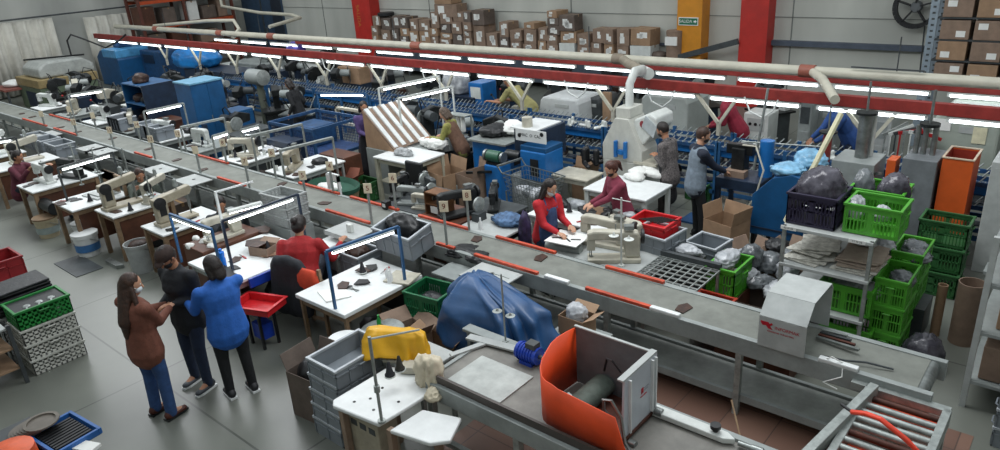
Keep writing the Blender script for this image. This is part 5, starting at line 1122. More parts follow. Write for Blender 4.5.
# ================================================================== MACHINES
RIGS = [(-8.1,12.8,0),(-16.35,8.0,.5),(-15.85,9.0,.2),(-12.5,8.6,.3),(-9.75,12.8,.1),(-5.3,13.0,.3),(-3.3,12.8,.3),(-14.7,9.6,-.1),(-19.4,8.1,.2),(-18.3,7.9,.2),(-12.9,9.95,.3)]
def cover_machine(label, px0, py0, px1, y, d, m, slope=.12, extra=None):
    a = at(px0,py0,y=y); b = at(px1,py0,y=y); W = b.x-a.x; H = (a.z+b.z)/2; t = thing('covered_machine',label,'machine',((a.x+b.x)/2,y+d/2,0))
    RIGS.append(((a.x+b.x)/2,y+d/2,W/2-.4)); s = slope*W; MB().prism([(-W/2-s,.35),(W/2+s*.3,.35),(W/2,H*.9),(W/2-.06,H),(-W/2+.1,H),(-W/2,H*.93)],-d/2,d/2,'xz').build('cover', m, t, bevel=.04)
    MB().box(-W/2,-d/2+.05,0,W/2,d/2-.05,.36).build('base', darkgrey, t)
    MB().box(-W*.1,-d/2-.012,H*.8,W*.25,-d/2+.004,H*.87).build('grip_plate', lightgrey, t)
    return t
def cabinet_machine(label, px0, py0, px1, y, d, m, panel=None, dials=0, base=None):
    a = at(px0,py0,y=y); b = at(px1,py0,y=y); W = b.x-a.x; H = (a.z+b.z)/2; t = thing('machine_cabinet',label,'machine',((a.x+b.x)/2,y+d/2,0))
    RIGS.append(((a.x+b.x)/2,y+d/2,max(0,W/2-.4)))
    MB().box(-W/2,-d/2,.1,W/2,d/2,H).build('cabinet_body', m, t, bevel=.015)
    MB().box(-W/2+.03,-d/2+.03,0,W/2-.03,d/2-.03,.1).build('plinth', blackm, t)
    MB().box(-W*.4,-d/2-.01,.2,W*.4,-d/2+.003,H*.6).build('door', m, t, bevel=.004)
    MB().box(W*.28,-d/2-.03,H*.38,W*.33,-d/2-.01,H*.5).build('handle', steel, t)
    MB().box(-W*.35,-d/2-.008,H*.7,W*.35,-d/2+.003,H*.92).build('control_panel', panel or darkgrey, t)
    for i in range(dials): MB().cyl((-W*.22+W*.22*i,-d/2-.02,H*.82),(-W*.22+W*.22*i,-d/2,H*.82),W*.06,n=14).build('dial', blackm, t)
    return t
def rig(label, x, y, m, seed, h=1.3, rz=0, m2=None):
    if 5.0 < y < 6.5: y = 8.1
    if 6.5 <= y < 8.0: y = 8.1
    if 10.3 < y < 12.0 and x > -20: y = 10.3 if y < 11.0 else 12.3
    x0 = x; cands = sorted([x0+.12*q for q in range(-60,61)], key=lambda v: abs(v-x0))
    for x in cands:
        if all(abs(a-x) > .86+c or abs(b-y) > .84+c*.5 for (a,b,c) in RIGS): break
    RIGS.append((x,y,0))
    """open machine: base, column, head, motor, tray, wheel, hoses"""
    r = random.Random(seed); t = thing('workshop_machine',label,'machine',(x,y,0),rz); m2 = m2 or blackiron
    w = r.uniform(.3,.42); MB().prism([(-w,-.28),(w,-.28),(w,.28),(-w,.28)],0,h*.45).build('base', m, t, bevel=.02)
    MB().box(-w-.05,-.36,h*.45,w+.05,.33,h*.45+.04).build('work_tray', steel if r.random()<.4 else m2, t)
    cx = r.uniform(-.12,.12); MB().box(cx-.08,-.02,h*.48,cx+.08,.22,h*.85).build('column', m, t, bevel=.01)
    MB().prism([(-.3,h*.78),(.16,h*.74),(.2,h*.93),(-.05,h*1.0),(-.32,h*.92)],cx-.09,cx+.09,'yz').build('head', m2, t, bevel=.02)
    s_ = 1 if r.random()<.5 else -1
    MB().cyl((cx+s_*.08,.1,h*.86),(cx+s_*.36,.1,h*.86),.1,n=16).build('motor', darkgrey if r.random()<.6 else paintgrey, t, smooth='auto')
    MB().lathe((cx-s_*.14,.1,h*.8),[(.02,-.02),(.15,-.01),(.15,.02),(.02,.03)],18,'x').build('wheel', galv if r.random()<.5 else blackiron, t, smooth='auto')
    MB().tube([(cx,.1,h*.98),(cx+.1,.15,h*1.12),(cx+.3,.1,h*1.05),(cx+.38,0,h*.7),(cx+.3,-.1,h*.5)],.014,6).build('hose', blackm, t)
    MB().bar((cx-.2,-.2,h*.5),(cx-.3,-.4,h*.75),.02).build('lever', steel, t)
    MB().ball((cx-.3,-.4,h*.75),.03).build('lever_knob', redp if r.random()<.5 else blackm, t)
    MB().box(-w+.04,-.295,h*.12,w-.04,-.28,h*.38).build('access_panel', m, t)
    MB().cb((cx+s_*.26,-.2,h*.52),(.16,.16,.1),(0,0,r.random())).build('parts_tray', [cream,whitepaint,greyp,leatherbr][seed%4], t)
    return t
# machines behind the blue rack, right to left
cover_machine('pale grey machine under a rounded cover behind the blue rack, below the middle lights',540,98,578,12.6,.9,mat('pale cover enamel','#c2c6c6',.45,0,.05),.1)
cover_machine('wide light grey machine cover behind the blue rack left of the person in dark red',641,96,688,12.9,1.0,mat('light grey cover','#a0a6a2',.45,0,.05),.02)
cover_machine('dark machine cover between the pale cover and the plywood frame',585,98,600,13.1,.8,darkgrey,.05)
tag(MB().box(at(603,104,y=12.5).x,12.48,0,at(611,104,y=12.5).x,12.54,1.3).build('plywood_sheet', card2),'plywood panel standing right of the dark machine cover','panel')
cabinet_machine('white control cabinet with three dials behind the blue rack',744,114,769,12.9,.5,whitepaint,lightgrey,3)
cabinet_machine('grey cabinet between the dial cabinet and the blue overall worker',800,101,813,13.0,.6,paintgrey,darkgrey)
cabinet_machine('grey white cabinet right of the blue overall worker',868,116,893,12.9,.6,lightgrey,paintgrey)
cover_machine('tilted grey machine cover behind the long cream plank',815,104,838,13.4,.9,paintgrey,.1)
t = cover_machine('big pale green grey machine cover with a label at the right edge',935,114,1004,12.6,1.1,mat('pale green grey cover','#9fa79d',.45,0,.05),.05)
MB().box(.1,-.565,1.05,.28,-.556,1.3).build('paper_label', mat('cream label','#d8d3b4',.6), t)
MB().box(-.45,-.565,1.2,-.2,-.556,1.38).build('paper_label', paper, t)
B = [(705,118,12.9,navy,1.3),(725,122,13.0,darkgrey,1.25),(785,115,12.8,blackiron,1.35),(795,120,13.6,darkgrey,1.4),(880,115,13.8,blackiron,1.4),(905,118,12.4,darkgrey,1.3),(920,120,13.0,paintgrey,1.3),(630,110,13.4,navy,1.3),(505,100,13.6,navy,1.3),(488,95,12.9,darkgrey,1.2),(560,95,14.6,darkgrey,1.4),(610,95,14.9,navy,1.35),(700,100,14.8,navy,1.4),(770,100,14.9,darkgrey,1.4)]
for i,(px,py,y,m,h) in enumerate(B):
    p = at(px,py,y=y); rig('dark open machine behind the blue rack, %s when counted from the left'%ord_[sorted(range(len(B)),key=lambda q:at(B[q][0],B[q][1],y=B[q][2]).x).index(i)],p.x,y,m,i,h,rz=.2*i)
rr = random.Random(21)
for i in range(8):
    p = at(895+i*5,128+rr.uniform(-6,6),y=12.3); tag(MB().bar((p.x-.15,12.3,1.1+.02*i),(p.x+.15,12.45,1.3-.03*i),.03,.05).bar((p.x-.12,12.31,0),(p.x-.12,12.31,1.12+.02*i),.02).build('slanting_rod', [galv,whitepaint,darkgrey,redp][i%4]),'slanting %s arm among the machines right of the blue overall worker, %s from the left'%(['steel','white','dark','red'][i%4],ord_[i]),'machine arm')
# middle left background
cabinet_machine('blue cabinet with a white front panel behind the yellow shirted worker',468,83,482,12.4,.5,blue2,whitepaint)
blob('plastic_sheet','white translucent plastic hanging over a machine left of the blue white cabinet','plastic sheet',(at(457,100,y=12.6).x,12.6,.9),(.35,.3,.45),bagw,200,.2)
tag(MB().box(-12.3,12.3,0,-11.5,12.9,.89).build('navy_bench', navy),'navy base under the white plastic','machine')
C2_ = [(300,85,12.8,navy),(322,82,13.3,navy),(340,85,12.5,darkgrey),(395,88,13,navy),(415,90,12.6,navy),(432,88,13.3,darkgrey),(380,80,14.2,darkgrey),(330,74,15,navy),(270,75,13.8,navy),(240,70,14.5,darkgrey),(350,95,11.0,dustblue),(402,100,10.9,dustblue),(325,98,10.9,navy)]
for i,(px,py,y,m) in enumerate(C2_):
    p = at(px,py,y=y); rig('machine in the dim middle background left of the white plastic, number %s from the left'%ord_[sorted(range(len(C2_)),key=lambda q:at(C2_[q][0],C2_[q][1],y=C2_[q][2]).x).index(i)],p.x,y,m,40+i,1.25,rz=.3*i)
for i,(px,y) in enumerate([(349,13.0),(360,13.0)]):
    p = at(px,78,y=y); c = carton('cardboard_box','tan box on the machines under the front lights, %s one'%['left','right'][i],.45,.4,.45,card2); c.location=(p.x,y,.75); tag(MB().box(p.x-.22,y-.2,0,p.x+.22,y+.2,.745).build('box_support', navy),'navy stand under the tan box, %s one'%['left','right'][i],'stand')
cover_machine('long white rounded machine cover under the lights in the left middle',272,70,308,13.2,1.1,whitepaint,.1)
blob('purple_sack','violet sack lying on the long white machine cover','sack',(at(291,70,y=13.4).x,13.7,1.33),(.36,.3,.2),mat('violet sack cloth','#4a3f96',.6,0,.15,6,.3),201,.15)
cover_machine('grey rounded machine cover left of the long white cover',229,63,258,13.3,1.0,paintgrey,.08)
cover_machine('white rounded cover at the left of the grey cover',214,65,227,13.2,.9,whitepaint,.08)
tag(MB().box(-21.2,12.3,0,-19.9,13.0,.9).build('dark_bench', navy),'dark navy bench behind the large blue cabinet','bench')
blob('blue_tarpaulin','bright blue plastic sheet over goods behind the blue cabinet','sheet',(at(198,70,y=12.4).x,12.4,.85),(1.3,.6,.42),mat('bright blue sheet','#1f7cc4',.35,0,.12,4,.3),202,.12)
tag(MB().box(-24.5,11.9,0,-21.3,12.9,.85).build('pallet_stack', navy),'dark stack under the bright blue plastic sheet','stack')
# dark cluster of machines
CL = [(218,88,.9,navy),(232,80,1.0,darkgrey),(236,97,.9,navy),(247,88,1.0,blackiron),(262,82,1.0,darkgrey),(256,100,.9,darkgrey),(268,95,1.0,paintgrey),(282,88,1.0,navy),(304,92,1.0,blackiron),(240,112,.8,darkgrey),(258,118,.7,blackiron),(222,104,.9,navy),(294,104,.9,blackiron),(205,76,1.0,navy),(318,100,1.0,navy)]
for i,(px,py,z,m) in enumerate(CL):
    p = at(px,py,z=z); rig('dark machine in the crowded cluster right of the blue cabinet, %s from the left'%ord_[sorted(range(len(CL)),key=lambda q:CL[q][0]).index(i)],p.x,p.y,m,70+i,1.2,rz=.35*i)
t = thing('extractor_motor','grey round extractor motor on a column in the dark machine cluster','motor',at(266,118,z=.3)); t.location.z=0
MB().cyl((0,0,0),(0,0,1.25),.09,n=12).build('column', mat('greenish grey column','#5a5f54',.5), t); MB().cyl((-.35,0,1.38),(.2,0,1.38),.2,n=22).build('drum', paintgrey, t, smooth='auto'); MB().lathe((.2,0,1.38),[(.2,0),(.2,.03),(.05,.06),(.001,.06)],22,'x').build('end_cap', galv, t)
t = thing('steel_trestle','low dark steel trestle table left of the extractor motor','table',(-14.6,8.6,0)); p = at(245,128,z=.6); t.location=(p.x,p.y,0)
MB().box(-.7,-.35,.6,.7,.35,.64).build('tabletop', darkgrey, t)
for a in (-.65,.65):
    for b_ in (-.3,.3): MB().box(a-.03,b_-.03,0,a+.03,b_+.03,.6).build('leg', darkgrey, t)
MB().box(-.65,-.3,.2,.65,.3,.24).build('shelf', blackiron, t)
# blue net cage benches
t = thing('blue_cage_bench','dark blue frame bench with netting and a white machine on it','bench',(-12.55,8.6,0))
netm = mat('dark blue netting','#1d3a66',.6,0,.25,12)
for x in (-.75,.0,.75):
    for y in (-.6,.6): MB().box(x-.025,y-.025,0,x+.025,y+.025,1.12).build('post', dustblue, t)
for z in (.5,1.1):
    for y in (-.6,.6): MB().box(-.75,y-.02,z-.03,.75,y+.02,z+.03).build('rail', dustblue, t)
    for x in (-.75,.75): MB().box(x-.02,-.6,z-.031,x+.02,.6,z+.029).build('rail', dustblue, t)
MB().box(-.73,-.58,.5,.73,.58,.53).build('tabletop', netm, t)
for y in (-.59,.59):
    b = MB()
    for i in range(28): b.bar((-.73+.054*i,y,.53),(-.73+.054*i,y,1.08),.008)
    for i in range(9): b.bar((-.73,y,.56+.06*i),(.73,y,.56+.06*i),.008)
    b.build('netting', netm, t)
MB().box(-.73,-.1,.53,.0,.5,.95).build('blue_cover', dustblue, t, bevel=.03)
table('work_table','white table with a white sewing machine left of the woman in purple',-12.3,9.35,-11.2,9.95,.85,whitepaint,whitepaint)
t = sewing_machine('white sewing machine on the white table left of the woman in purple',whitepaint,1.1); t.location=(-11.8,9.6,.85); t.rotation_euler=(0,0,.3)
lampframe('blue lamp frame with a wide lit tube left of the woman in purple',(-13.9,9.7),(-12.75,10.2),1.32,zt0=.0)
tag(MB().box(-13.6,9.9,.95,-12.2,10.0,1.0).box(-13.6,9.9,.6,-12.2,10.0,.65).box(-13.6,9.9,0,-13.55,10,1).box(-12.25,9.9,0,-12.2,10,1).build('cream_rack', cream),'cream open rail rack under the wide lit tube','rack')
# ================================================================== FAR SIDE STATIONS TO THE LEFT
st = [(-10.9,6.55,7.7,'white'),(-12.5,6.55,7.6,'white'),(-14.1,6.55,7.6,'grey'),(-15.7,6.55,7.6,'white'),(-17.3,6.55,7.6,'grey'),(-19.0,6.55,7.5,'white'),(-20.7,6.55,7.5,'grey'),(-22.5,6.55,7.5,'white')]
for i,(x,y0,y1,cn) in enumerate(st):
    table('machine_table','%s far side machine table, %s to the left of the wicker basket'%(cn,ord_[i]),x-.42,y0,x+.42,y1,.78,white if cn=='white' else paintgrey,paintgrey,th=.03)
    m = [beige,cream,whitepaint,whitepaint,cream,whitepaint,cream,whitepaint][i]
    t = sewing_machine('%s sewing machine on the far side table, %s to the left of the wicker basket'%('cream' if m is not whitepaint else 'white',ord_[i]),m,1.05); t.location=(x-.05,y0+.35,.78); t.rotation_euler=(0,0,[2.2,.6,PI,.3,2.7,.2,2.5,.4][i])
    blob('dark_cloth','dark work pieces on the far side table, %s to the left of the wicker basket'%ord_[i],'cloth',(x+.15,y0+.8,.78),(.16,.13,.07),[leatherdk,bagw,leatherbr,leatherdk][i%4],210+i,.3,3)
    tag(MB().box(x-.4,y1+.02,0,x+.35,y1+(.42 if i!=3 else .1),.8+.1*(i%2)).build('cabinet', [darkwood,navy,darkgrey,navy][i%4], bevel=.01),'%s cabinet behind the far side table, %s to the left of the wicker basket'%(['brown','navy','dark grey','navy'][i%4],ord_[i]),'cabinet')
lf = [((-15.2,5.98+.35),(-15.2,7.2),1.5,'lamp frame with a bright lit tube left of the large blue cabinet'),((-19.2,6.35),(-19.0,7.1),1.5,'lamp frame with a lit tube at the far left beyond the belt'),((-12.68,6.4),(-12.72,6.75),1.28,'short lit tube frame in front of the large blue cabinet'),((-12.6,6.95),(-12.6,7.35),1.28,'second short lit tube frame in front of the small blue cabinet')]
for a,b_,z,lb in lf: lampframe(lb,a,b_,z,m=galv)
def deadframe(label, p0, p1, z):
    t = thing('lamp_frame',label,'lamp frame',(p0[0],p0[1],.0)); dx,dy=p1[0]-p0[0],p1[1]-p0[1]
    MB().box(-.014,-.014,0,.014,.014,z).build('post', galv, t); MB().box(dx-.014,dy-.014,0,dx+.014,dy+.014,z).build('post', galv, t); MB().bar((0,0,z),(dx,dy,z),.07,.04).build('crossbar', galv, t)
deadframe('unlit grey lamp frame between the 6 placard and the blue cage',(-10.5,6.42),(-10.35,7.4),1.3)
deadframe('unlit grey lamp frame in front of the brown cabinet',(-11.9,6.75),(-11.75,7.75),1.3)
deadframe('unlit lamp frame left of the 8 placard at the far side',(-13.9,6.42),(-13.8,7.3),1.3)
for i,(px,py) in enumerate([(72,135),(84,132),(150,135),(68,150)]):
    p = at(px,py,z=.9); c = crate('storage_crate','grey crate at the far side edge of the belt, left part, %s from the left'%ord_[[1,2,3,0][i]],.6,.4,.28,greyp,'solid'); c.location=(p.x,6.62 if i<3 else 6.62,.0) ; c.location=(p.x-.0,6.75,.79); 
    tag(MB().box(p.x-.3,6.56,0,p.x+.3,6.95,.785).build('crate_support', darkgrey),'dark stand below the far side grey crate, %s from the left'%ord_[[1,2,3,0][i]],'stand')
# ================================================================== BLUE CABINETS AND SHELF
t = thing('metal_cabinet','large blue metal cabinet standing alone in the left background','cabinet',(-15.85,7.95,0)); t.scale=(.86,.86,1)
MB().box(-.42,-.45,.0,.42,.45,1.78).build('cabinet_body', blue, t, bevel=.01)
MB().box(-.44,-.47,1.78,.44,.47,1.82).build('cabinet_top', mat('pale blue top','#6fa3bf',.35), t, bevel=.006)
MB().box(.42,-.43,.06,.432,-.005,1.74).build('door', blue, t); MB().box(.42,.005,.06,.432,.43,1.74).build('door', blue, t); MB().box(.432,-.04,.9,.45,-.02,1.05).build('handle', steel, t)
t = thing('metal_cabinet','smaller dark blue metal cabinet right of the large blue one','cabinet',(-15.75,8.66,0))
MB().box(-.3,-.28,0,.3,.28,1.0).build('cabinet_body', blue, t, bevel=.01); MB().box(.3,-.26,.05,.31,.26,.95).build('door', blue, t); MB().box(.31,.15,.5,.33,.18,.62).build('handle', steel, t)
t = thing('open_shelf','blue metal shelf with dark goods left of the large blue cabinet','shelf',(-18.3,7.9,0)); t.rotation_euler=(0,0,0)
MB().box(-.55,-.42,0,-.52,.42,1.6).build('side_panel', blue, t); MB().box(.52,-.42,0,.55,.42,1.6).build('side_panel', navy, t)
for z in (.1,.6,1.1,1.57): MB().box(-.52,-.42,z,.52,.42,z+.03).build('shelf_board', bluesteel, t)
MB().box(-.52,.39,.1,.52,.42,1.6).build('back_panel', navy, t)
for i,(x,z) in enumerate([(-.2,.63),(.25,.63),(-.25,1.13),(.2,1.13),(0,1.6)]): blob('dark_goods','dark goods on the blue metal shelf, %s'%['second board left','second board right','third board left','third board right','on the very top'][i],'goods',(-18.3+x,7.75,z),(.2,.2,.14),leatherdk if i%2 else leatherbr,230+i,.25,3)
t = table('white_frame_table','white open frame table left of the blue metal shelf',-19.9,7.75,-18.95,8.5,.9,whitepaint,whitepaint)
BL = [(-24.0,9.6,1.25,blue,1.0),(-22.6,10.3,1.2,navy,.8)]
t = thing('blue_machine','blue machine with a light blue sloping top in the far left background','machine',at(128,75,z=.3)); t.location.z=0
MB().prism([(-.9,.0),(.9,.0),(.9,1.0),(.7,1.3),(-.5,1.3),(-.9,1.05)],-.6,.6,'xz').build('machine_body', blue, t, bevel=.03); MB().box(-.3,-.62,1.05,.88,.62,1.36).build('light_top', mat('light blue top','#4d93c4',.35), t, bevel=.04); MB().box(-.2,-.2,1.36,.3,.3,1.75).build('top_unit', dustblue, t, bevel=.03)
t = thing('blue_machine','plain blue machine further back in the far left','machine',at(150,61,z=.7)); t.location.z=0; t.location.x+=1.3; t.location.y-=.1
MB().box(-.9,-.5,0,.9,.5,1.25).build('machine_body', dustblue, t, bevel=.03); MB().box(-.4,-.52,.8,.4,-.5,1.1).build('panel', navy, t); MB().box(-.3,-.3,1.25,.3,.3,1.45).build('top_unit', navy, t)
t = thing('green_cabinet','long olive green cabinet with tan top at the far left','cabinet',at(62,95,z=.3)); t.location.z=0; t.rotation_euler=(0,0,.0)
MB().box(-1.0,-.9,0,1.0,.9,.75).build('cabinet_body', mat('olive green enamel','#5c6a55',.5), t, bevel=.02); MB().box(-1.02,-.92,.75,1.02,.92,1.02).build('tan_top', mat('tan boards','#8d7c55',.6), t, bevel=.02); MB().box(-.4,-.905,.1,.5,-.9,.6).build('drawer_front', navy, t)
t = thing('covered_machine','grey white rounded machine on the olive green cabinet','machine',at(68,68,z=1.2)); t.location.z=1.03; q = at(62,95,z=.3); t.location=(q.x+.1,q.y+.1,1.03)
MB().prism([(-.85,0),(.85,0),(.85,.25),(.55,.48),(-.6,.48),(-.85,.3)],-.75,.75,'yz').build('cover', mat('grey white cover','#9da19d',.45), t, bevel=.06); MB().bar((-.8,-.7,.5),(.8,.6,.56),.05).build('dark_bar', blackm, t)
for i,(px,py,w) in enumerate([(8,78,1.6),(14,88,1.4),(20,72,1.2)]):
    p = at(px,py,z=.6); t = thing('red_brown_bench','reddish bench with white goods at the far left edge, %s one'%['front','second','rear'][[1,0,2][i]],'bench',(p.x,p.y,0)); MB().box(-w/2,-.5,.6,w/2,.5,.66).build('top', mat('dull red board','#7c463c',.6), t)
    for a in (-1,1):
        for b_ in (-1,1): MB().box(a*(w/2-.1)-.03,b_*.4-.03,0,a*(w/2-.1)+.03,b_*.4+.03,.6).build('leg', darkgrey, t)
    blob('white_goods','white goods on the reddish bench at the far left, %s bench'%['second','front','rear'][i],'goods',(p.x,p.y,.66),(.4,.3,.14),paper,240+i,.2,3)
tag(MB().tube([(-28.5,9.9,0),(-28.5,9.9,1.9),(-28.3,10.0,2.1),(-28,10.3,1.9),(-27.7,10.8,1.55),(-27.4,11.2,1.75),(-27.2,11.4,1.95)],.03,8).build('cable_loop', blackm),'dark cable looping in front of the end wall curtain','cable')
FL = [(30,112,.9,darkgrey),(8,110,.9,navy),(50,105,.9,paintgrey),(95,90,.9,navy),(88,80,.9,darkgrey),(104,85,.9,navy),(130,100,.9,darkgrey),(15,98,.9,darkgrey),(45,118,.9,cream)]
for i,(px,py,z,m) in enumerate(FL):
    p = at(px,py,z=z); rig('machine in the far left corner of the hall, %s from the left'%ord_[sorted(range(len(FL)),key=lambda q:FL[q][0]).index(i)],p.x,p.y,m,120+i,1.15,rz=.4*i,m2=cream if i%3==0 else None)
# ================================================================== WALL CARTONS
t = thing('wall_platform','long steel platform along the back wall carrying the cartons','platform',(-14.5,17.6,0))
MB().box(-6.2,-.35,1.04,6.2,.35,1.10).build('deck', darkgrey, t)
for i in range(9): MB().box(-6.1+1.52*i-.04,-.33,0,-6.1+1.52*i+.04,-.25,1.04).build('leg', darkgrey, t)
MB().box(-6.2,-.36,.2,6.2,-.34,1.04).build('front_sheet', mat('dark front sheet','#3b4550',.6), t)
cols = [(371,378,[35,26,16]),(379.5,390,[30,18]),(391,399,[28,16]),(399.5,408,[36,28,17]),(409,417.5,[31,19]),(418.5,429,[31,20]),(430,438,[36,28,12]),(439,450,[39,33,24,13]),(451,461,[34,22,12]),(462,470,[38,31,22,12]),(471,484,[25,10]),(485,496,[33]),(499,508.5,[37,22]),(510,521,[41,30]),(523,535,[44,29,23]),(537,546,[41,28]),(547,558,[44,35,25,18,11]),(559,574,[43,31,15]),(576,589,[47,34]),(591,602,[43,29]),(603.5,614,[44,29]),(616,628,[46,29]),(630,651,[46,29])]
rr = random.Random(9)
dirty = [card,card,carddark,card2,carddark,card]
ord2 = ord_+['seventeenth','eighteenth','nineteenth','twentieth','twenty first','twenty second','twenty third']
for ci,(a,b_,tops) in enumerate(cols):
    z = 1.102
    for k,tp in enumerate(tops):
        mx = (a+b_)/2; pa = at(a,tp,y=17.35); pb = at(b_,tp,y=17.35); W = (pb.x-pa.x)*.97; H = max(.14,at(mx,tp,y=17.35).z-z)
        whitebox = (ci,k) in ((17,0),(22,0)); m = whitepaint if whitebox else dirty[rr.randrange(6)]
        D = .5; labs = []
        if not whitebox:
            for q in range(rr.choice((2,3,3,4))): labs.append((rr.uniform(-.2,.2)*W, H*rr.uniform(.3,.75), W*rr.uniform(.25,.42), H*rr.uniform(.25,.42), 'f'))
        c = carton('carton','%s wall carton, %s column right of the far red column, %s from bottom'%('white' if whitebox else 'brown',ord2[ci],ord_[k]),W,D,H*.985,m,labels=labs,group='cartons stacked along the back wall')
        c.location=((pa.x+pb.x)/2+rr.uniform(-.02,.02),17.62+rr.uniform(-.04,.04),z); c.rotation_euler=(0,rr.uniform(-.03,.03),rr.uniform(-.14,.14))
        z += H
c = carton('carton','wide brown carton lying across the stacks near the far red column',1.0,.5,.4,card,labels=[(-.2,.22,.28,.26,'f')],group=None); p = at(445,10,y=17.35); c.location=(p.x,17.62,2.02)
c = carton('carton','brown carton topmost of all, on the wide carton',.75,.5,.4,card2,labels=[]); c.location=(p.x-.1,17.62,2.43)
tag(MB().lathe((at(384,16,y=17.5).x,17.6,at(384,16,y=17.5).z),[(.28,0),(.3,.02),(.3,.1),(.27,.12)],24).build('black_drum_lid', blackm),'black round lid on the cartons next to the far red column','lid')
t = thing('cardboard_drum','round brown drum with a white label between the cartons and the amber column','drum',(at(673,50,y=17.5).x,17.6,1.102)); MB().lathe((0,0,0),[(.22,0),(.23,.72),(.0,.74)],20).build('drum_body', card, t, smooth='auto'); MB().box(-.17,-.236,.36,.17,-.2,.58).build('paper_label', paper, t)
blob('brown_paper','crumpled brown paper by the white carton near the amber column','paper',(at(657,54,y=17.5).x,17.6,1.1),(.2,.2,.12),carddark,250,.25,3)
# far right rack with cartons
t = thing('storage_rack','tall perforated blue grey rack full of cartons in the far right corner','rack',(-1.6,16.2,0))
pm = mat('blue grey perforated steel','#8b98a2',.5,.2)
for x in (-1.25,1.6):
    for y in (-.4,.4):
        f = MB().box(x-.07,y-.02,0,x+.07,y+.02,3.6).build('upright', pm, t)
        h = MB()
        for i in range(26): h.cb((x,y-.022,.7+.11*i),(.05,.006,.035))
        h.build('slot_holes', darkgrey, f)
for z in (1.32,1.72,2.1,2.5,2.95): MB().box(-1.18,-.4,z-.035,1.6,.4,z-.005).build('shelf_board', darkgrey, t)
MB().box(-1.2,-.42,3.0,1.6,.42,3.35).build('top_panel', mat('dark grey panel','#55585a',.6), t)
for r_,z in enumerate((1.32,1.72,2.1,2.5)):
    for k in range(5):
        c = carton('carton','brown carton on the far right rack, %s from the left, %s row from the bottom'%(ord_[k],ord_[r_]),.47,.55,.34,[card,card2,card][(k+r_)%3],labels=[(-.1 if (k+r_)%2 else .1,.1 if (r_+k)%3 else .24,.15,.11,'f')],group='cartons on the far right rack'); c.location=(-1.6-1.15+.28+.54*k,16.05,z)
tag(MB().box(-3.3,17.3,3.02,-2.9,17.9,3.1).build('wall_bracket', darkgrey),'dark bracket on the back wall beside the far right rack','bracket')
# black wheel on the wall
p = at(916,7,y=17.75)
t = thing('wall_fan','black spoked wheel fan mounted high on the back wall','fan',(p.x,17.75,p.z))
b = MB(); n=28
for i in range(n):
    a0,a1 = 2*PI*i/n,2*PI*(i+1)/n; b.bar((.40*math.cos(a0),0,.40*math.sin(a0)),(.40*math.cos(a1),0,.40*math.sin(a1)),.09,.12,up=(0,1,0))
b.build('rim', blackm, t)
for i in range(5):
    a = 2*PI*i/5+.3; MB().bar((.08*math.cos(a),0,.08*math.sin(a)),(.38*math.cos(a),0,.38*math.sin(a)),.03,.12,up=(0,1,0)).build('blade', blackm, t)
MB().lathe((0,-.06,0),[(.001,0),(.1,.0),(.12,.06),(.12,.15)],20,'y').build('hub', mat('grey hub','#5d6163',.5), t); MB().box(-.03,.06,-.03,.03,.25,.03).build('mount', darkgrey, t)
tag(MB().cyl((p.x+.2,17.85,p.z-.4),(p.x+.25,17.85,.9),.015).build('wall_cable', darkgrey),'dark cable running down the back wall from the fan','cable')
tag(MB().cyl((p.x+.9,17.9,p.z-1.0),(p.x+.75,17.9,.9),.012).build('wall_cable', darkgrey),'thin second cable on the back wall right of the fan cable','cable')
tag(MB().bar((at(852,68,y=12.25).x,12.2,2.16),(at(925,73,y=12.25).x,12.2,2.16),.03,.02).build('rod', darkgrey),'thin dark rod resting along the top of the ventilation pipe','rod')
# bottom left corner: table with coil, tray, orange item
p = at(45,445,z=.5); t = table('corner_table','low dark work table at the bottom left corner',p.x-.75,p.y-.55,p.x+.42,p.y+.10,.42,darkgrey,darkgrey)
q = at(64,434,z=.46); t = thing('blue_tray','blue framed tray with black ribbed insert at the bottom left','tray',(q.x,q.y,.422)); t.rotation_euler=(0,0,.12)
MB().box(-.26,-.2,0,.26,.2,.01).box(-.27,-.21,.01,.27,-.18,.07).box(-.27,.18,.01,.27,.21,.07).box(-.27,-.18,.01,-.24,.18,.07).box(.24,-.18,.01,.27,.18,.07).build('tray_body', mat('blue tray plastic','#235a9c',.4), t, bevel=.004)
b = MB()
for k in range(9): b.box(-.2+.045*k,-.16,.01,-.175+.045*k,.16,.05)
b.build('ribbed_insert', blackm, t)
q = at(25,425,z=.5); t = thing('leather_coil','grey coiled strap on the bottom left table','strap',(q.x,q.y,.422))
for k in range(6): MB().lathe((.03*k,.02*k,.01+.02*k),[(.12,0),(.15,.004),(.15,.018),(.12,.02),(.12,0.001)],20).build('loop', mat('grey brown strap','#6d675f',.7), t)
q = at(8,446,z=.6); t = thing('orange_hood','rounded orange plastic cover at the very bottom left corner','cover',(q.x,q.y,.422)); MB().lathe((0,0,0),[(.2,0),(.19,.14),(.12,.16),(.001,.18)],20).build('cover_body', mat('orange plastic cover','#d85a2c',.5), t, smooth='auto')
q = at(86,446,z=.45); tag(MB().cb((q.x,q.y,.44),(.22,.12,.03),(0,0,.4)).build('white_block', paper),'white folded paper beside the blue tray at the bottom left','paper')
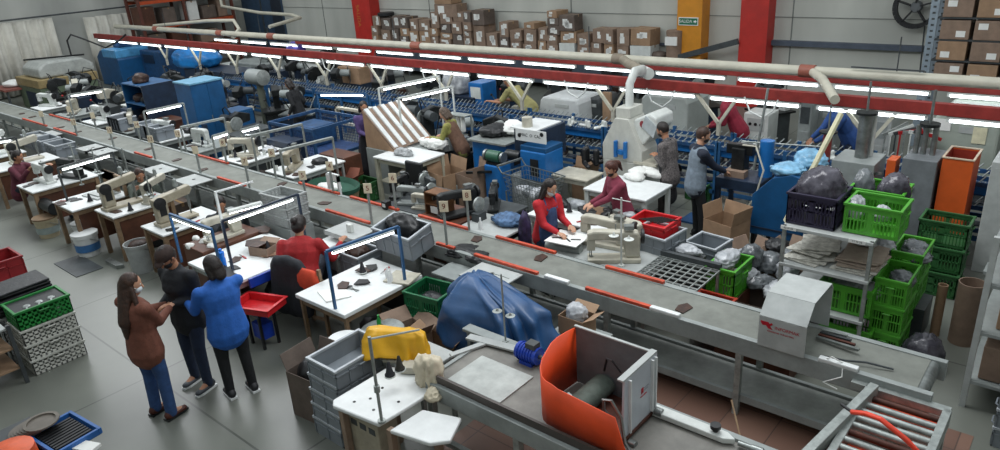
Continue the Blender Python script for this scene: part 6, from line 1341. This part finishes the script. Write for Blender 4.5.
# left stack of crates, trays and shelf
for k in range(3):
    c = crate('storage_crate','dirty white slotted crate in the left floor stack, %s from the floor'%ord_[k],.42,.58,.19,mat('dirty white plastic','#b9bab2',.5,0,.12,6),'slots'); c.location=(-9.17,2.07,.005+.195*k)
c = crate('storage_crate','green crate on top of the white crates at the left',.42,.58,.22,mat('mid green plastic','#1f7a35',.45),'slots'); c.location=(-9.17,2.07,.60)
tag(MB().box(-9.36,1.80,.79,-8.98,2.34,.805).build('black_sheet', blackm),'black sheet covering the green crate at the left','sheet')
for k in range(3): tag(MB().lathe((-9.1,1.95+.13*k,.806),[(.03,0),(.045,.002),(.03,.012)],14).bar((-9.1,1.95+.13*k,.81),(-8.98,1.92+.13*k,.815),.02,.006).build('scissors', steel),'steel scissors lying on the green crate at the left','scissors','scissors on the left green crate')
for k in range(2):
    c = crate('storage_crate','dirty white crate in the rear left stack, %s from the floor'%ord_[k],.5,.6,.3,palegreyp,'slots'); c.location=(-9.72,2.02,.005+.305*k)
for k in range(8): tag(MB().cb((-9.70+.01*(k%3),2.05-.01*(k%2),.64+.035*k),(.52-.01*k,.62,.03),(.02*(k%2),.02*(k%3-1),.03*(k%3-1))).build('black_tray', leatherdk, bevel=.01),'black floppy tray in the left pile of trays, %s from the bottom'%ord_[k],'tray')
c = crate('storage_crate','dark red crate behind the pile of black trays at the left edge',.5,.55,.3,mat('dark crate red','#8e2126',.45),'solid'); c.location=(-10.8,2.12,.62)
for k in range(2):
    c = crate('storage_crate','dark crate under the red crate at the left edge, %s from the floor'%ord_[k],.5,.55,.3,darkgrey,'solid'); c.location=(-10.8,2.12,.005+.305*k)
p = at(10,350,z=.5)
t = thing('metal_shelf','grey metal shelf with plywood boards at the left edge','shelf',(-9.2,1.45,0))
for (x,y) in ((.3,.22),(.3,-.5),(-.3,.22)): MB().box(x-.02,y-.02,0,x+.02,y+.02,.75).build('upright', darkgrey, t)
for z in (.2,.45,.7): MB().box(-.3,-.5,z,.3,.2,z+.02).build('shelf_board', [card2,card2,lightgrey][int(z*4)-0 if z<.6 else 2] if z>.3 else card2, t)
tag(MB().lathe((-9.15,1.5,.72),[(.05,0),(.055,.14)],14).build('white_cup', white, smooth='auto'),'white cup on the metal shelf at the left edge','cup')
# ================================================================== PEOPLE
def fabric(n, c, v=.14): return mat(n, c, .8, 0, v, 14, .5)
skin_m = mat('skin','#a8785c',.55,0,.05,10); skin_l = mat('lighter skin','#bd8f74',.55,0,.05,10)
hair_d = mat('very dark brown hair','#1e1512',.5,0,.3,30,.5); hair_b = mat('brown hair','#3a2418',.5,0,.3,30,.5); hair_g = mat('grey brown hair','#5b4c40',.6,0,.3,30,.5)
masks = {'w': mat('white face mask','#c9d3d8',.7), 'b': mat('light blue face mask','#6fa6b8',.7), 'k': blackm, 'r': mat('dark red face mask','#5b2a2c',.7)}
def person(label, x, y, head, h=1.65, sit=0, lean=0, lh=None, rh=None, top=None, bot=None, hair=None, style='short', skin=None, mask=None, shoes=None, yaw=0, pitch=12, cap=None, apron=None, vest=None, legs=None, jeans_wide=False, sleeve=None, step=.0, width=1.0, z0=0, skirt=None):
    s = h/1.70; rz = math.radians(head-90); t = thing('person', label, 'person', (x,y,z0), rz)
    Ri = Matrix.Rotation(-rz,3,'Z')
    skin = skin or skin_m; a = math.radians(lean); u = Vector((0,math.sin(a),math.cos(a))); f = Vector((0,math.cos(a),-math.sin(a))); X = Vector((1,0,0))
    pel = Vector((0, 0 if not lean else -.08*s, (.93*s if not sit else sit)))
    P = lambda i,j,k: pel + X*(i*s*width) + f*(j*s) + u*(k*s)
    ub = Vector((0,math.sin(a*.5),math.cos(a*.5)))
    neck = P(0,.0,.50); pa = math.radians(pitch)+a*.6
    hu = Vector((0,math.sin(pa*.6),math.cos(pa*.6))); hc = neck + hu*.155*s + Vector((0,.015*s,0))
    Hm = Matrix.Rotation(math.radians(yaw),3,'Z') @ Matrix.Rotation(-pa,3,'X')
    Hp = lambda i,j,k: hc + Hm @ Vector((i*s,j*s,k*s))
    sh = [P(-.175,0,.43), P(.175,0,.43)]
    defl = [Vector((-.24*s,.12*s,.80*s)), Vector((.24*s,.12*s,.80*s))]
    hands = []
    for i,w in enumerate((lh,rh)):
        if w is None: hands.append(pel + Vector(((-.25,.25)[i]*s,.10*s,-.05*s)))
        else: hands.append(Ri @ (Vector(w)-Vector((x,y,z0))))
    L1,L2 = .285*s,.255*s; elb = []; wr = []
    for i in (0,1):
        S = sh[i]; Wt = hands[i]; d = Wt-S; D = d.length
        if D > (L1+L2)*.985: d = d.normalized()*(L1+L2)*.985; Wt = S+d; D = d.length
        D = max(D,.12); dn = d.normalized(); ca = max(-1,min(1,(L1*L1+D*D-L2*L2)/(2*L1*D))); hint = Vector(((-.25,.25)[i],-.5,-1.3)); pv = (hint-dn*hint.dot(dn)).normalized()
        elb.append(S + dn*(L1*ca) + pv*(L1*math.sqrt(max(0,1-ca*ca)))); wr.append(Wt)
    # legs
    hips = [P(-.09,0,-.02), P(.09,0,-.02)]
    kn = []; an = []
    for i in (0,1):
        sg = (-1,1)[i]
        if sit: kn.append(Vector((sg*.12*s,.42*s,sit+.04))); an.append(Vector((sg*.13*s,.40*s,.09)))
        else:
            q = (legs[i] if legs else (sg*.10,0)); q = Vector((q[0]*s,q[1]*s,.085*s)); an.append(q); kn.append((hips[i]+q)/2 + Vector((0,.03*s,.02*s)))
    b = MB()
    def limb(*k, **kw): b.limb(*k, **kw)
    # body
    limb(P(0,0,-.03), P(0,0,.12), .155*s*width, .135*s*width, wd=X, fl=.72); limb(P(0,.0,.12), P(0,.01,.34), .13*s*width, .165*s*width, wd=X, fl=.66); limb(P(-.10,0,.42),P(.10,0,.42),.07*s,.07*s)
    limb(neck-u*.06*s, neck+hu*.07*s, .056*s, .052*s)
    b.ball(Hp(0,0,.01),(.076*s,.095*s,.112*s),Hm.to_euler(),3); limb(Hp(0,.03,-.05),Hp(0,.055,-.085),.052*s,.034*s)
    limb(Hp(0,.088,.012),Hp(0,.108,-.022),.010*s,.015*s)
    for sg in (-1,1): b.ball(Hp(sg*.077,-.005,-.005),(.012*s,.022*s,.032*s),Hm.to_euler(),1)
    for i in (0,1):
        limb(sh[i],elb[i],.050*s,.040*s); limb(elb[i],wr[i],.038*s,.026*s)
        fd = (wr[i]-elb[i]).normalized(); sd = (X*(1 if i==0 else -1)); sd = (sd-fd*sd.dot(fd)).normalized(); up = fd.cross(sd)
        if up.z < 0: up = -up
        pc = wr[i]+fd*.075*s; limb(wr[i]+fd*.01*s,pc,.027*s,.040*s,wd=sd,fl=.45)
        for k,(o,ln) in enumerate(((-.030,.058),(-.010,.070),(.011,.066),(.030,.052))):
            k0 = pc+sd*(-o)*s+fd*.012*s; k1 = k0+fd*ln*.55*s-up*.012*s; k2 = k1+fd*ln*.40*s-up*.026*s
            limb(k0,k1,.0095*s,.0088*s,n=7); limb(k1,k2,.0088*s,.0078*s,n=7)
        t0 = wr[i]+fd*.03*s+sd*.026*s; t1 = t0+fd*.035*s+sd*.028*s-up*.01*s; limb(t0,t1,.012*s,.010*s,n=7); limb(t1,t1+fd*.03*s-up*.008*s,.010*s,.009*s,n=7)
    for i in (0,1):
        limb(hips[i],kn[i],.082*s,.054*s); limb(kn[i],an[i],.052*s,.036*s); limb(an[i],an[i]+Vector((0,.13*s,-.045*s)),.036*s,.028*s)
    remesh(b,'body',skin,t,.0085*s if h>0 else .01,2)
    # eyes
    for sg in (-1,1):
        e = MB().ball(Hp(sg*.031,.083,.018),(.013*s,.008*s,.007*s),Hm.to_euler(),2).build('eye', whitepaint, t, smooth=True)
        MB().ball(Hp(sg*.031,.0905,.018),.0055*s,n=1).build('iris', blackm, e)
    MB().limb(Hp(-.018,.089,-.052),Hp(.018,.089,-.052),.006*s,.006*s).build('mouth', mat('lips','#8a4a40',.5), t, smooth=True)
    # top
    tm = top; b = MB()
    hem = -.12
    b.limb(P(0,-.0,hem+.01),P(0,0,.13),.198*s*width,.165*s*width,wd=X,fl=.74); b.limb(P(0,0,.13),P(0,.012,.33),.158*s*width,.188*s*width,wd=X,fl=.68); b.limb(P(-.12,0,.415),P(.12,0,.415),.078*s,.078*s); b.limb(P(0,-.01,.44),neck-u*.005*s,.085*s,.066*s)
    if width > 1.05 : b.ball(P(0,.09,.3),(.15*s,.08*s,.09*s))
    cut = {None:1.0,'short':.0}[sleeve]
    for i in (0,1):
        if sleeve == 'short': b.limb(sh[i],sh[i]+(elb[i]-sh[i])*.75,.070*s,.064*s)
        else:
            b.limb(sh[i],elb[i],.070*s,.056*s); b.limb(elb[i],wr[i]+(elb[i]-wr[i])*.06,.055*s,.040*s)
    tp = remesh(b,'top',tm,t,.014,3)
    if vest:
        v = MB(); v.limb(P(0,0,hem+.02),P(0,0,.13),.200*s*width,.176*s*width,wd=X,fl=.77); v.limb(P(0,0,.13),P(0,.012,.35),.170*s*width,.184*s*width,wd=X,fl=.74); v.limb(P(-.11,0,.43),P(.11,0,.43),.06*s,.06*s)
        remesh(v,'waistcoat',vest,t,.014,3)
    if apron:
        v = MB(); v.limb(P(0,.05,-.42 if not sit else .0),P(0,.06,.1),.17*s,.16*s,wd=X,fl=.62); v.limb(P(0,.055,.1),P(0,.075,.32),.15*s,.10*s,wd=X,fl=.85)
        remesh(v,'apron',apron,t,.014,2)
        MB().tube([P(-.08,.12,.36),P(-.09,.04,.49),P(0,-.07,.50),P(.09,.04,.49),P(.08,.12,.36)],.012*s,6).build('apron_strap', apron, t)
    # bottom
    bm_ = bot; b = MB(); b.limb(P(0,0,-.05),P(0,0,.03),.158*s*width,.14*s*width,wd=X,fl=.74)
    for i in (0,1):
        b.limb(hips[i],kn[i],.089*s*width,.070*s); b.limb(kn[i],an[i]+Vector((0,.01,-.015)),.068*s,(.062 if jeans_wide else .052)*s)
    remesh(b,'trousers',bm_,t,.014,3)
    if skirt:
        v = MB(); v.limb(P(0,0,.05),Vector((0,.02,.28*s)),.175*s,.27*s,wd=X,fl=.8); remesh(v,'skirt',skirt,t,.016,3)
    shm = shoes or leatherdk
    for i in (0,1):
        o = an[i]; b = MB(); b.limb(o+Vector((0,-.03,-.03)),o+Vector((0,.02,.03)),.046*s,.044*s); b.limb(o+Vector((0,-.02,-.045)),o+Vector((0,.155*s,-.05)),.045*s,.040*s,wd=X,fl=.8)
        sh_o = remesh(b,'shoe',shm,t,.012,2)
        MB().prism([(o.x-.04,o.y-.07),(o.x+.04,o.y-.07),(o.x+.045,o.y+.13*s),(o.x+.02,o.y+.2*s),(o.x-.02,o.y+.2*s),(o.x-.045,o.y+.13*s)],0,.022).build('sole', white if shm.name.startswith('trainer') else blackiron, sh_o)
    # hair
    hm = hair or hair_d; b = MB(); b.ball(Hp(0,-.018,.028),(.088*s,.100*s,.108*s),Hm.to_euler(),3)
    if style in ('long','pony','bun','bob'): b.ball(Hp(0,-.035,.0),(.092*s,.092*s,.115*s),Hm.to_euler(),2)
    if style == 'long': b.limb(Hp(0,-.06,.0),P(.0,-.13,.30),.088*s,.085*s,wd=X,fl=.7).limb(P(0,-.13,.32),P(-.03,-.135,.12),.085*s,.04*s,wd=X,fl=.55).limb(Hp(-.07,.0,-.02),P(-.12,-.02,.38),.035*s,.03*s).limb(Hp(.07,.0,-.02),P(.12,-.03,.40),.03*s,.025*s)
    if style == 'bob': b.limb(Hp(-.07,-.02,.0),Hp(-.075,-.03,-.10),.04*s,.035*s).limb(Hp(.07,-.02,.0),Hp(.075,-.03,-.10),.04*s,.035*s).limb(Hp(0,-.07,0),Hp(0,-.08,-.11),.075*s,.07*s,wd=Hm@X,fl=.6)
    if style == 'pony': b.limb(Hp(0,-.09,.05),Hp(.0,-.16,-.04),.035*s,.045*s).limb(Hp(0,-.16,-.04),Hp(.02,-.17,-.22),.045*s,.015*s)
    if style == 'bun': b.ball(Hp(-.01,-.125,.03),.048*s,n=2)
    # keep the face clear
    ho = remesh(b,'hair',hm,t,.010,2)
    me = ho.data; bm2 = bmesh.new(); bm2.from_mesh(me); Hinv = Hm.inverted(); kill = []
    for v in bm2.verts:
        q = Hinv @ (v.co-hc)
        if q.y > .03*s and q.z < .052*s and abs(q.x) < .075*s and q.z > -.14*s: kill.append(v)
    bmesh.ops.delete(bm2, geom=kill, context='VERTS'); bm2.to_mesh(me); bm2.free()
    if mask:
        b = MB(); b.ball(Hp(0,.052,-.042),(.064*s,.056*s,.050*s),Hm.to_euler(),2); mo = b.build('face_mask', masks[mask], t, smooth=True)
        for sg in (-1,1): MB().tube([Hp(sg*.058,.06,-.03),Hp(sg*.078,.02,-.005),Hp(sg*.084,-.01,.0)],.003*s,5).build('ear_loop', masks[mask], mo)
    if cap:
        b = MB(); b.ball(Hp(0,-.008,.055),(.096*s,.108*s,.078*s),Hm.to_euler(),3); b.limb(Hp(0,.08,.05),Hp(0,.135,.035),.075*s,.06*s,wd=Hm@X,fl=.14); remesh(b,'cap',cap,t,.010,2)
    return t
jeans = fabric('blue denim','#2c4a78'); jeansd = fabric('dark denim','#1d2940'); blk = fabric('black cloth','#14161a'); navyc = fabric('navy cloth','#161d2b')
person('woman with long brown hair in a brown sweater and jeans, seen from behind',-6.93,2.33,100,1.62,lh=(-7.17,2.72,1.06),rh=(-6.98,2.68,1.1),top=fabric('brown sweater','#6f4233'),bot=jeans,hair=hair_b,style='long',mask='w',skin=skin_l,shoes=mat('brown leather boots','#4a2218',.45),yaw=-35,pitch=15,legs=[(-.11,-.02),(.13,.0)],jeans_wide=True,width=1.15)
person('man in a dark jacket and cap standing between the two women',-7.13,2.90,-75,1.70,lh=(-7.02,2.74,1.1),rh=(-7.2,2.68,1.05),top=fabric('black jacket cloth','#181b21'),bot=jeansd,hair=hair_d,mask='k',cap=fabric('dark brown cap','#33241f'),pitch=35,shoes=mat('trainer dark grey','#3b4046',.5),legs=[(-.14,.06),(.12,.0)],width=1.1)
person('woman in a bright blue sweater and black trousers facing the man',-6.58,3.04,172,1.62,lh=(-6.98,2.86,1.08),rh=(-6.9,3.0,1.08),top=fabric('bright blue sweater','#2460b4',.08),bot=blk,hair=hair_d,style='bob',mask='b',skin=skin_l,shoes=mat('trainer black','#1b1c20',.5),yaw=20,pitch=18,legs=[(-.12,.02),(.12,-.04)],width=1.2)
tag(MB().cb((-7.06,2.83,1.09),(.06,.04,.015),(0,0,.4)).build('small_part', leatherbr),'small dark part held between the hands of the three standing people','part')
person('worker in a red hooded top seated at the white work table, seen from behind',-7.40,4.55,128,1.72,sit=.58,lean=16,lh=(-7.75,4.45,.82),rh=(-7.28,5.08,.86),top=fabric('red hooded top','#9c1c20',.1),bot=navyc,hair=hair_d,style='bun',pitch=25,width=1.3,yaw=-15)
tag(table('worker_stool','plain stool under the red hooded worker',-7.58,4.45,-7.22,4.8,.42,wood,wood,apron=False),'plain stool under the red hooded worker','stool')
person('dark haired worker seated behind the grey sewing machine, only the head showing',-9.58,4.72,-15,1.62,sit=.48,lean=10,lh=(-9.25,4.9,.9),rh=(-9.25,4.55,.9),top=fabric('dark grey shirt','#33383d'),bot=navyc,hair=hair_d,style='short',mask=None,pitch=28,skin=skin_m)
person('seated worker with brown hair behind the beige machine in the left row',-12.28,4.78,-10,1.6,sit=.48,lean=12,lh=(-12.0,4.9,.9),rh=(-11.98,4.55,.9),top=fabric('grey green shirt','#525a52'),bot=navyc,hair=hair_b,style='bob',pitch=25)
person('seated worker in a maroon top at the far left edge',-15.65,3.95,40,1.62,sit=.5,lean=12,lh=(-15.3,4.35,.9),rh=(-15.2,4.0,.9),top=fabric('maroon knit','#5a2433'),bot=navyc,hair=hair_d,style='bun',pitch=20)
person('woman in a purple top and dark skirt standing left of the sloping rack',-11.1,8.75,-25,1.6,lh=(-10.82,8.75,1.0),rh=(-10.85,8.55,1.0),top=fabric('purple top','#4a3a6b'),bot=blk,hair=hair_d,style='bob',skirt=fabric('black skirt','#15151c'),pitch=18)
person('worker in a brown waistcoat with yellow green sleeves bending over the white table',-9.15,9.25,200,1.6,lean=24,lh=(-9.5,8.95,1.02),rh=(-9.4,9.2,1.02),top=fabric('yellow green sweater','#8c8a4a'),bot=blk,vest=fabric('brown waistcoat','#6b4f3f'),hair=hair_g,style='bob',pitch=20)
person('woman in a red top and blue apron standing at the cream sewing machines',-5.22,6.83,-14,1.58,lean=10,lh=(-4.9,6.85,.99),rh=(-4.92,6.62,.97),top=fabric('bright red top','#b01c26',.08),bot=jeansd,apron=fabric('blue denim apron','#3b4f78'),hair=hair_d,style='long',mask='w',skin=skin_l,pitch=22,yaw=0)
o = person('woman in a maroon top with a brown ponytail working at the long white table',-4.92,8.02,238,1.54,lean=14,lh=(-5.15,7.74,.90),rh=(-5.25,7.86,.90),top=fabric('maroon top','#7a2b3f',.1),bot=navyc,hair=mat('reddish brown hair','#4a261b',.5,0,.3,30,.5),style='pony',mask='k',skin=skin_l,pitch=25,width=1.1,yaw=20)
MBb = None
person('man in a patterned grey shirt and mask at the exhaust hood',-5.05,9.62,180,1.66,lean=8,lh=(-5.2,9.6,1.1),rh=(-5.22,9.75,1.1),top=mat('patterned grey shirt','#77706e',.8,0,0,45,.2,col2='#2c2a2c'),bot=fabric('dark brown trousers','#2d2826'),apron=fabric('black work apron','#1b1b1e'),hair=hair_d,style='short',mask='k',pitch=28)
person('worker in a grey waistcoat over a navy top standing at the riveting machine',-4.38,9.45,50,1.70,lean=4,lh=(-4.22,9.82,.98),rh=(-4.1,9.72,.98),top=fabric('navy top','#1a2233'),vest=fabric('grey waistcoat','#73808c'),bot=blk,hair=hair_b,style='short',mask='k',pitch=20,skin=skin_l,yaw=-20)
person('worker in a pale yellow shirt bending over the blue rack',-9.85,12.15,185,1.75,lean=50,lh=(-10.5,11.8,1.02),rh=(-10.45,12.1,1.0),top=fabric('pale yellow shirt','#a9a26c',.08),bot=navyc,hair=hair_d,style='short',pitch=0,sleeve='short',width=1.1)
person('worker in a dark red shirt behind the blue rack under the lights',-5.2,12.45,200,1.7,lean=28,lh=(-5.5,12.15,.95),rh=(-5.55,12.3,.95),top=fabric('dark red shirt','#8c2036',.08),bot=navyc,hair=hair_d,style='short',pitch=0,width=1.15)
person('worker in a blue overall behind the blue rack under the lights',-3.25,12.4,215,1.76,lean=32,lh=(-3.6,12.0,.95),rh=(-3.7,12.1,.95),top=fabric('blue overall cloth','#2b4f8c',.08),bot=jeansd,hair=hair_d,style='short',pitch=0,width=1.15)
person('worker in black clothes standing in the dark machine cluster',-14.7,9.6,200,1.62,lean=12,top=blk,bot=blk,hair=hair_d,style='bob',pitch=20)
# ================================================================== SMALL GOODS ON THE STATIONS AND UNDER THE BELT
rr = random.Random(33)
cone_p = thing('thread_cone','cone','thread cone'); MB().lathe((0,0,.01),[(.045,0),(.045,.012),(.035,.02),(.012,.13),(.006,.135)],14).build('thread', mat('dark thread','#1c1c22',.8), cone_p, smooth='auto'); MB().lathe((0,0,0),[(.05,0),(.05,.01)],14).build('base', whitepaint, cone_p)
piece_p = tag(MB().prism([(-.1,-.05),(.06,-.07),(.11,.02),(.02,.07),(-.08,.05)],0,.01).build('leather_piece', leatherbr),'piece','leather piece')
piece_b = tag(MB().prism([(-.09,-.06),(.03,-.05),(.1,-.02),(.05,.06),(-.06,.07)],0,.012).build('leather_offcut', leatherdk),'piece','leather piece')
cup_p = tag(MB().lathe((0,0,0),[(.03,0),(.036,.08),(.032,.08),(.028,.006),(.001,.006)],14).build('tool_cup', whitepaint, smooth='auto'),'cup','cup')
knife_p = thing('hand_tool','tool','tool'); MB().bar((-.07,0,.008),(.03,0,.008),.02,.014).build('handle', redp, knife_p); MB().bar((.03,0,.008),(.12,0,.008),.012,.004).build('blade', steel, knife_p)
near_t = [(-10.6,4.0,-10.0,4.9,.76),(-12.05,3.95,-11.45,4.85,.76),(-13.1,3.7,-12.4,4.3,.76),(-14.8,3.7,-14.2,4.7,.76),(-8.6,3.8,-7.8,4.8,.75),(-6.6,4.4,-6.2,5.0,.765),(-5.8,7.4,-4.7,7.9,.76)]
far_t = [(x-.35,y0+.1,x+.35,y0+.9,.78) for (x,y0,y1,cn) in st]
def spot(tb): return (rr.uniform(tb[0],tb[2]), rr.uniform(tb[1],tb[3]), tb[4]+.002)
for tb in near_t:
    for k in range(4): use(piece_p if k%2 else piece_b, spot(tb), rr.uniform(0,6), 'small leather piece lying on one of the near row tables','leather pieces on the near row tables')
    use(cone_p, spot(tb), 0, 'black thread cone standing on one of the near row tables','thread cones on the near row tables')
    use(knife_p, spot(tb), rr.uniform(0,6), 'small red handled hand tool on one of the near row tables','hand tools on the near row tables')
for tb in far_t:
    for k in range(4): use(piece_b if k%2 else piece_p, spot(tb), rr.uniform(0,6), 'small leather piece lying on one of the far side tables','leather pieces on the far side tables')
    use(cup_p, spot(tb), 0, 'small white cup on one of the far side tables','cups on the far side tables')
    use(cone_p, spot(tb), 0, 'black thread cone standing on one of the far side tables','thread cones on the far side tables')
for i in range(16):
    x = -3.2-1.45*i; use(piece_p, (x+rr.uniform(-.4,.4), rr.uniform(5.85,6.15), .852), rr.uniform(0,6), 'brown leather piece lying on the moving belt','leather pieces on the belt')
# boxes, sacks and crates stored under the belt and tables
for i,(x,m,w,h) in enumerate([(-3.6,darkwood,.6,.34),(-5.1,carddark,.55,.3),(-6.6,blackiron,.6,.36),(-8.1,navy,.6,.32),(-9.6,darkwood,.6,.34),(-11.1,blackiron,.6,.3),(-12.6,carddark,.55,.34),(-14.1,darkgrey,.6,.3)]):
    c = carton('storage_box','dark box on the floor under the near belt side, %s from the right'%ord_[i],w,.34,h,m); c.location=(x,5.42,0); c.rotation_euler=(0,0,rr.uniform(-.1,.1))
for i,(x,y) in enumerate([(-8.2,4.6),(-6.3,4.7),(-10.2,4.6),(-11.7,4.6),(-14.5,4.4)]):
    blob('rag_sack','dark sack of rags on the floor under the near row tables, %s'%['second from the right','rightmost','third from the right','fourth from the right','leftmost'][i],'sack',(x,y,0),(.2,.2,.18),[leatherdk,navy,leatherbr][i%3] if i!=1 else blackm,300+i,.2,3)
for i,(x,y) in enumerate([(-4.6,7.0),(-6.1,6.8),(-7.0,6.85),(-7.9,7.0),(-10.9,7.1),(-12.5,7.1),(-14.1,7.1)]):
    c = carton('storage_box','dark box on the floor under a far side table, %s from the right'%ord_[i],.5,.4,.36,[carddark,blackiron,darkwood][i%3]); c.location=(x,y,0)
# overhead cables and hose loops by the front beam
for i,x in enumerate((-4.6,-6.4,-8.2,-12.2,-15.9)):
    tag(MB().tube([(x,11.42,1.72),(x+.12,11.38,1.5),(x+.35,11.36,1.42),(x+.5,11.38,1.55),(x+.55,11.42,1.72)],.014,6).build('cable_loop', whitepaint),'pale cable looping under the front red beam, %s from the right'%ord_[i],'cable')
# ================================================================== LIGHT AND CAMERA
w = bpy.data.worlds.new('hall daylight'); sc.world = w; w.use_nodes = True
w.node_tree.nodes['Background'].inputs[0].default_value = (*lin('#dfe6ea'),1); w.node_tree.nodes['Background'].inputs[1].default_value = 1.05
def area(nm, loc, rot, sx, sy, e, col=(1,1,1)):
    l = bpy.data.lights.new(nm,'AREA'); l.shape='RECTANGLE'; l.size=sx; l.size_y=sy; l.energy=e; l.color=col
    o = bpy.data.objects.new(nm,l); C.objects.link(o); o.location=loc; o.rotation_euler=rot; return o
for i,x in enumerate((-22,-13,-4)):
    area('overhead_fill', (x,7,7.4), (0,0,0), 5, 3, 360, (.96,.98,1))  # area lights added overhead to brighten the hall
cam = bpy.data.cameras.new('camera'); co = bpy.data.objects.new('camera', cam); C.objects.link(co)
cam.sensor_width = 36; cam.lens = 36*F/1000; cam.clip_start=.05; cam.clip_end=200
M = Matrix((R3 @ Vector((1,0,0)), R3 @ Vector((0,-1,0)), R3 @ Vector((0,0,-1)))).transposed().to_4x4(); M.translation=(0,0,HC)
co.matrix_world = M; sc.camera = co
sc.view_settings.view_transform='Standard'; sc.view_settings.look='None'; sc.view_settings.gamma=1; sc.view_settings.exposure=.08; sc.view_settings.use_curve_mapping=False
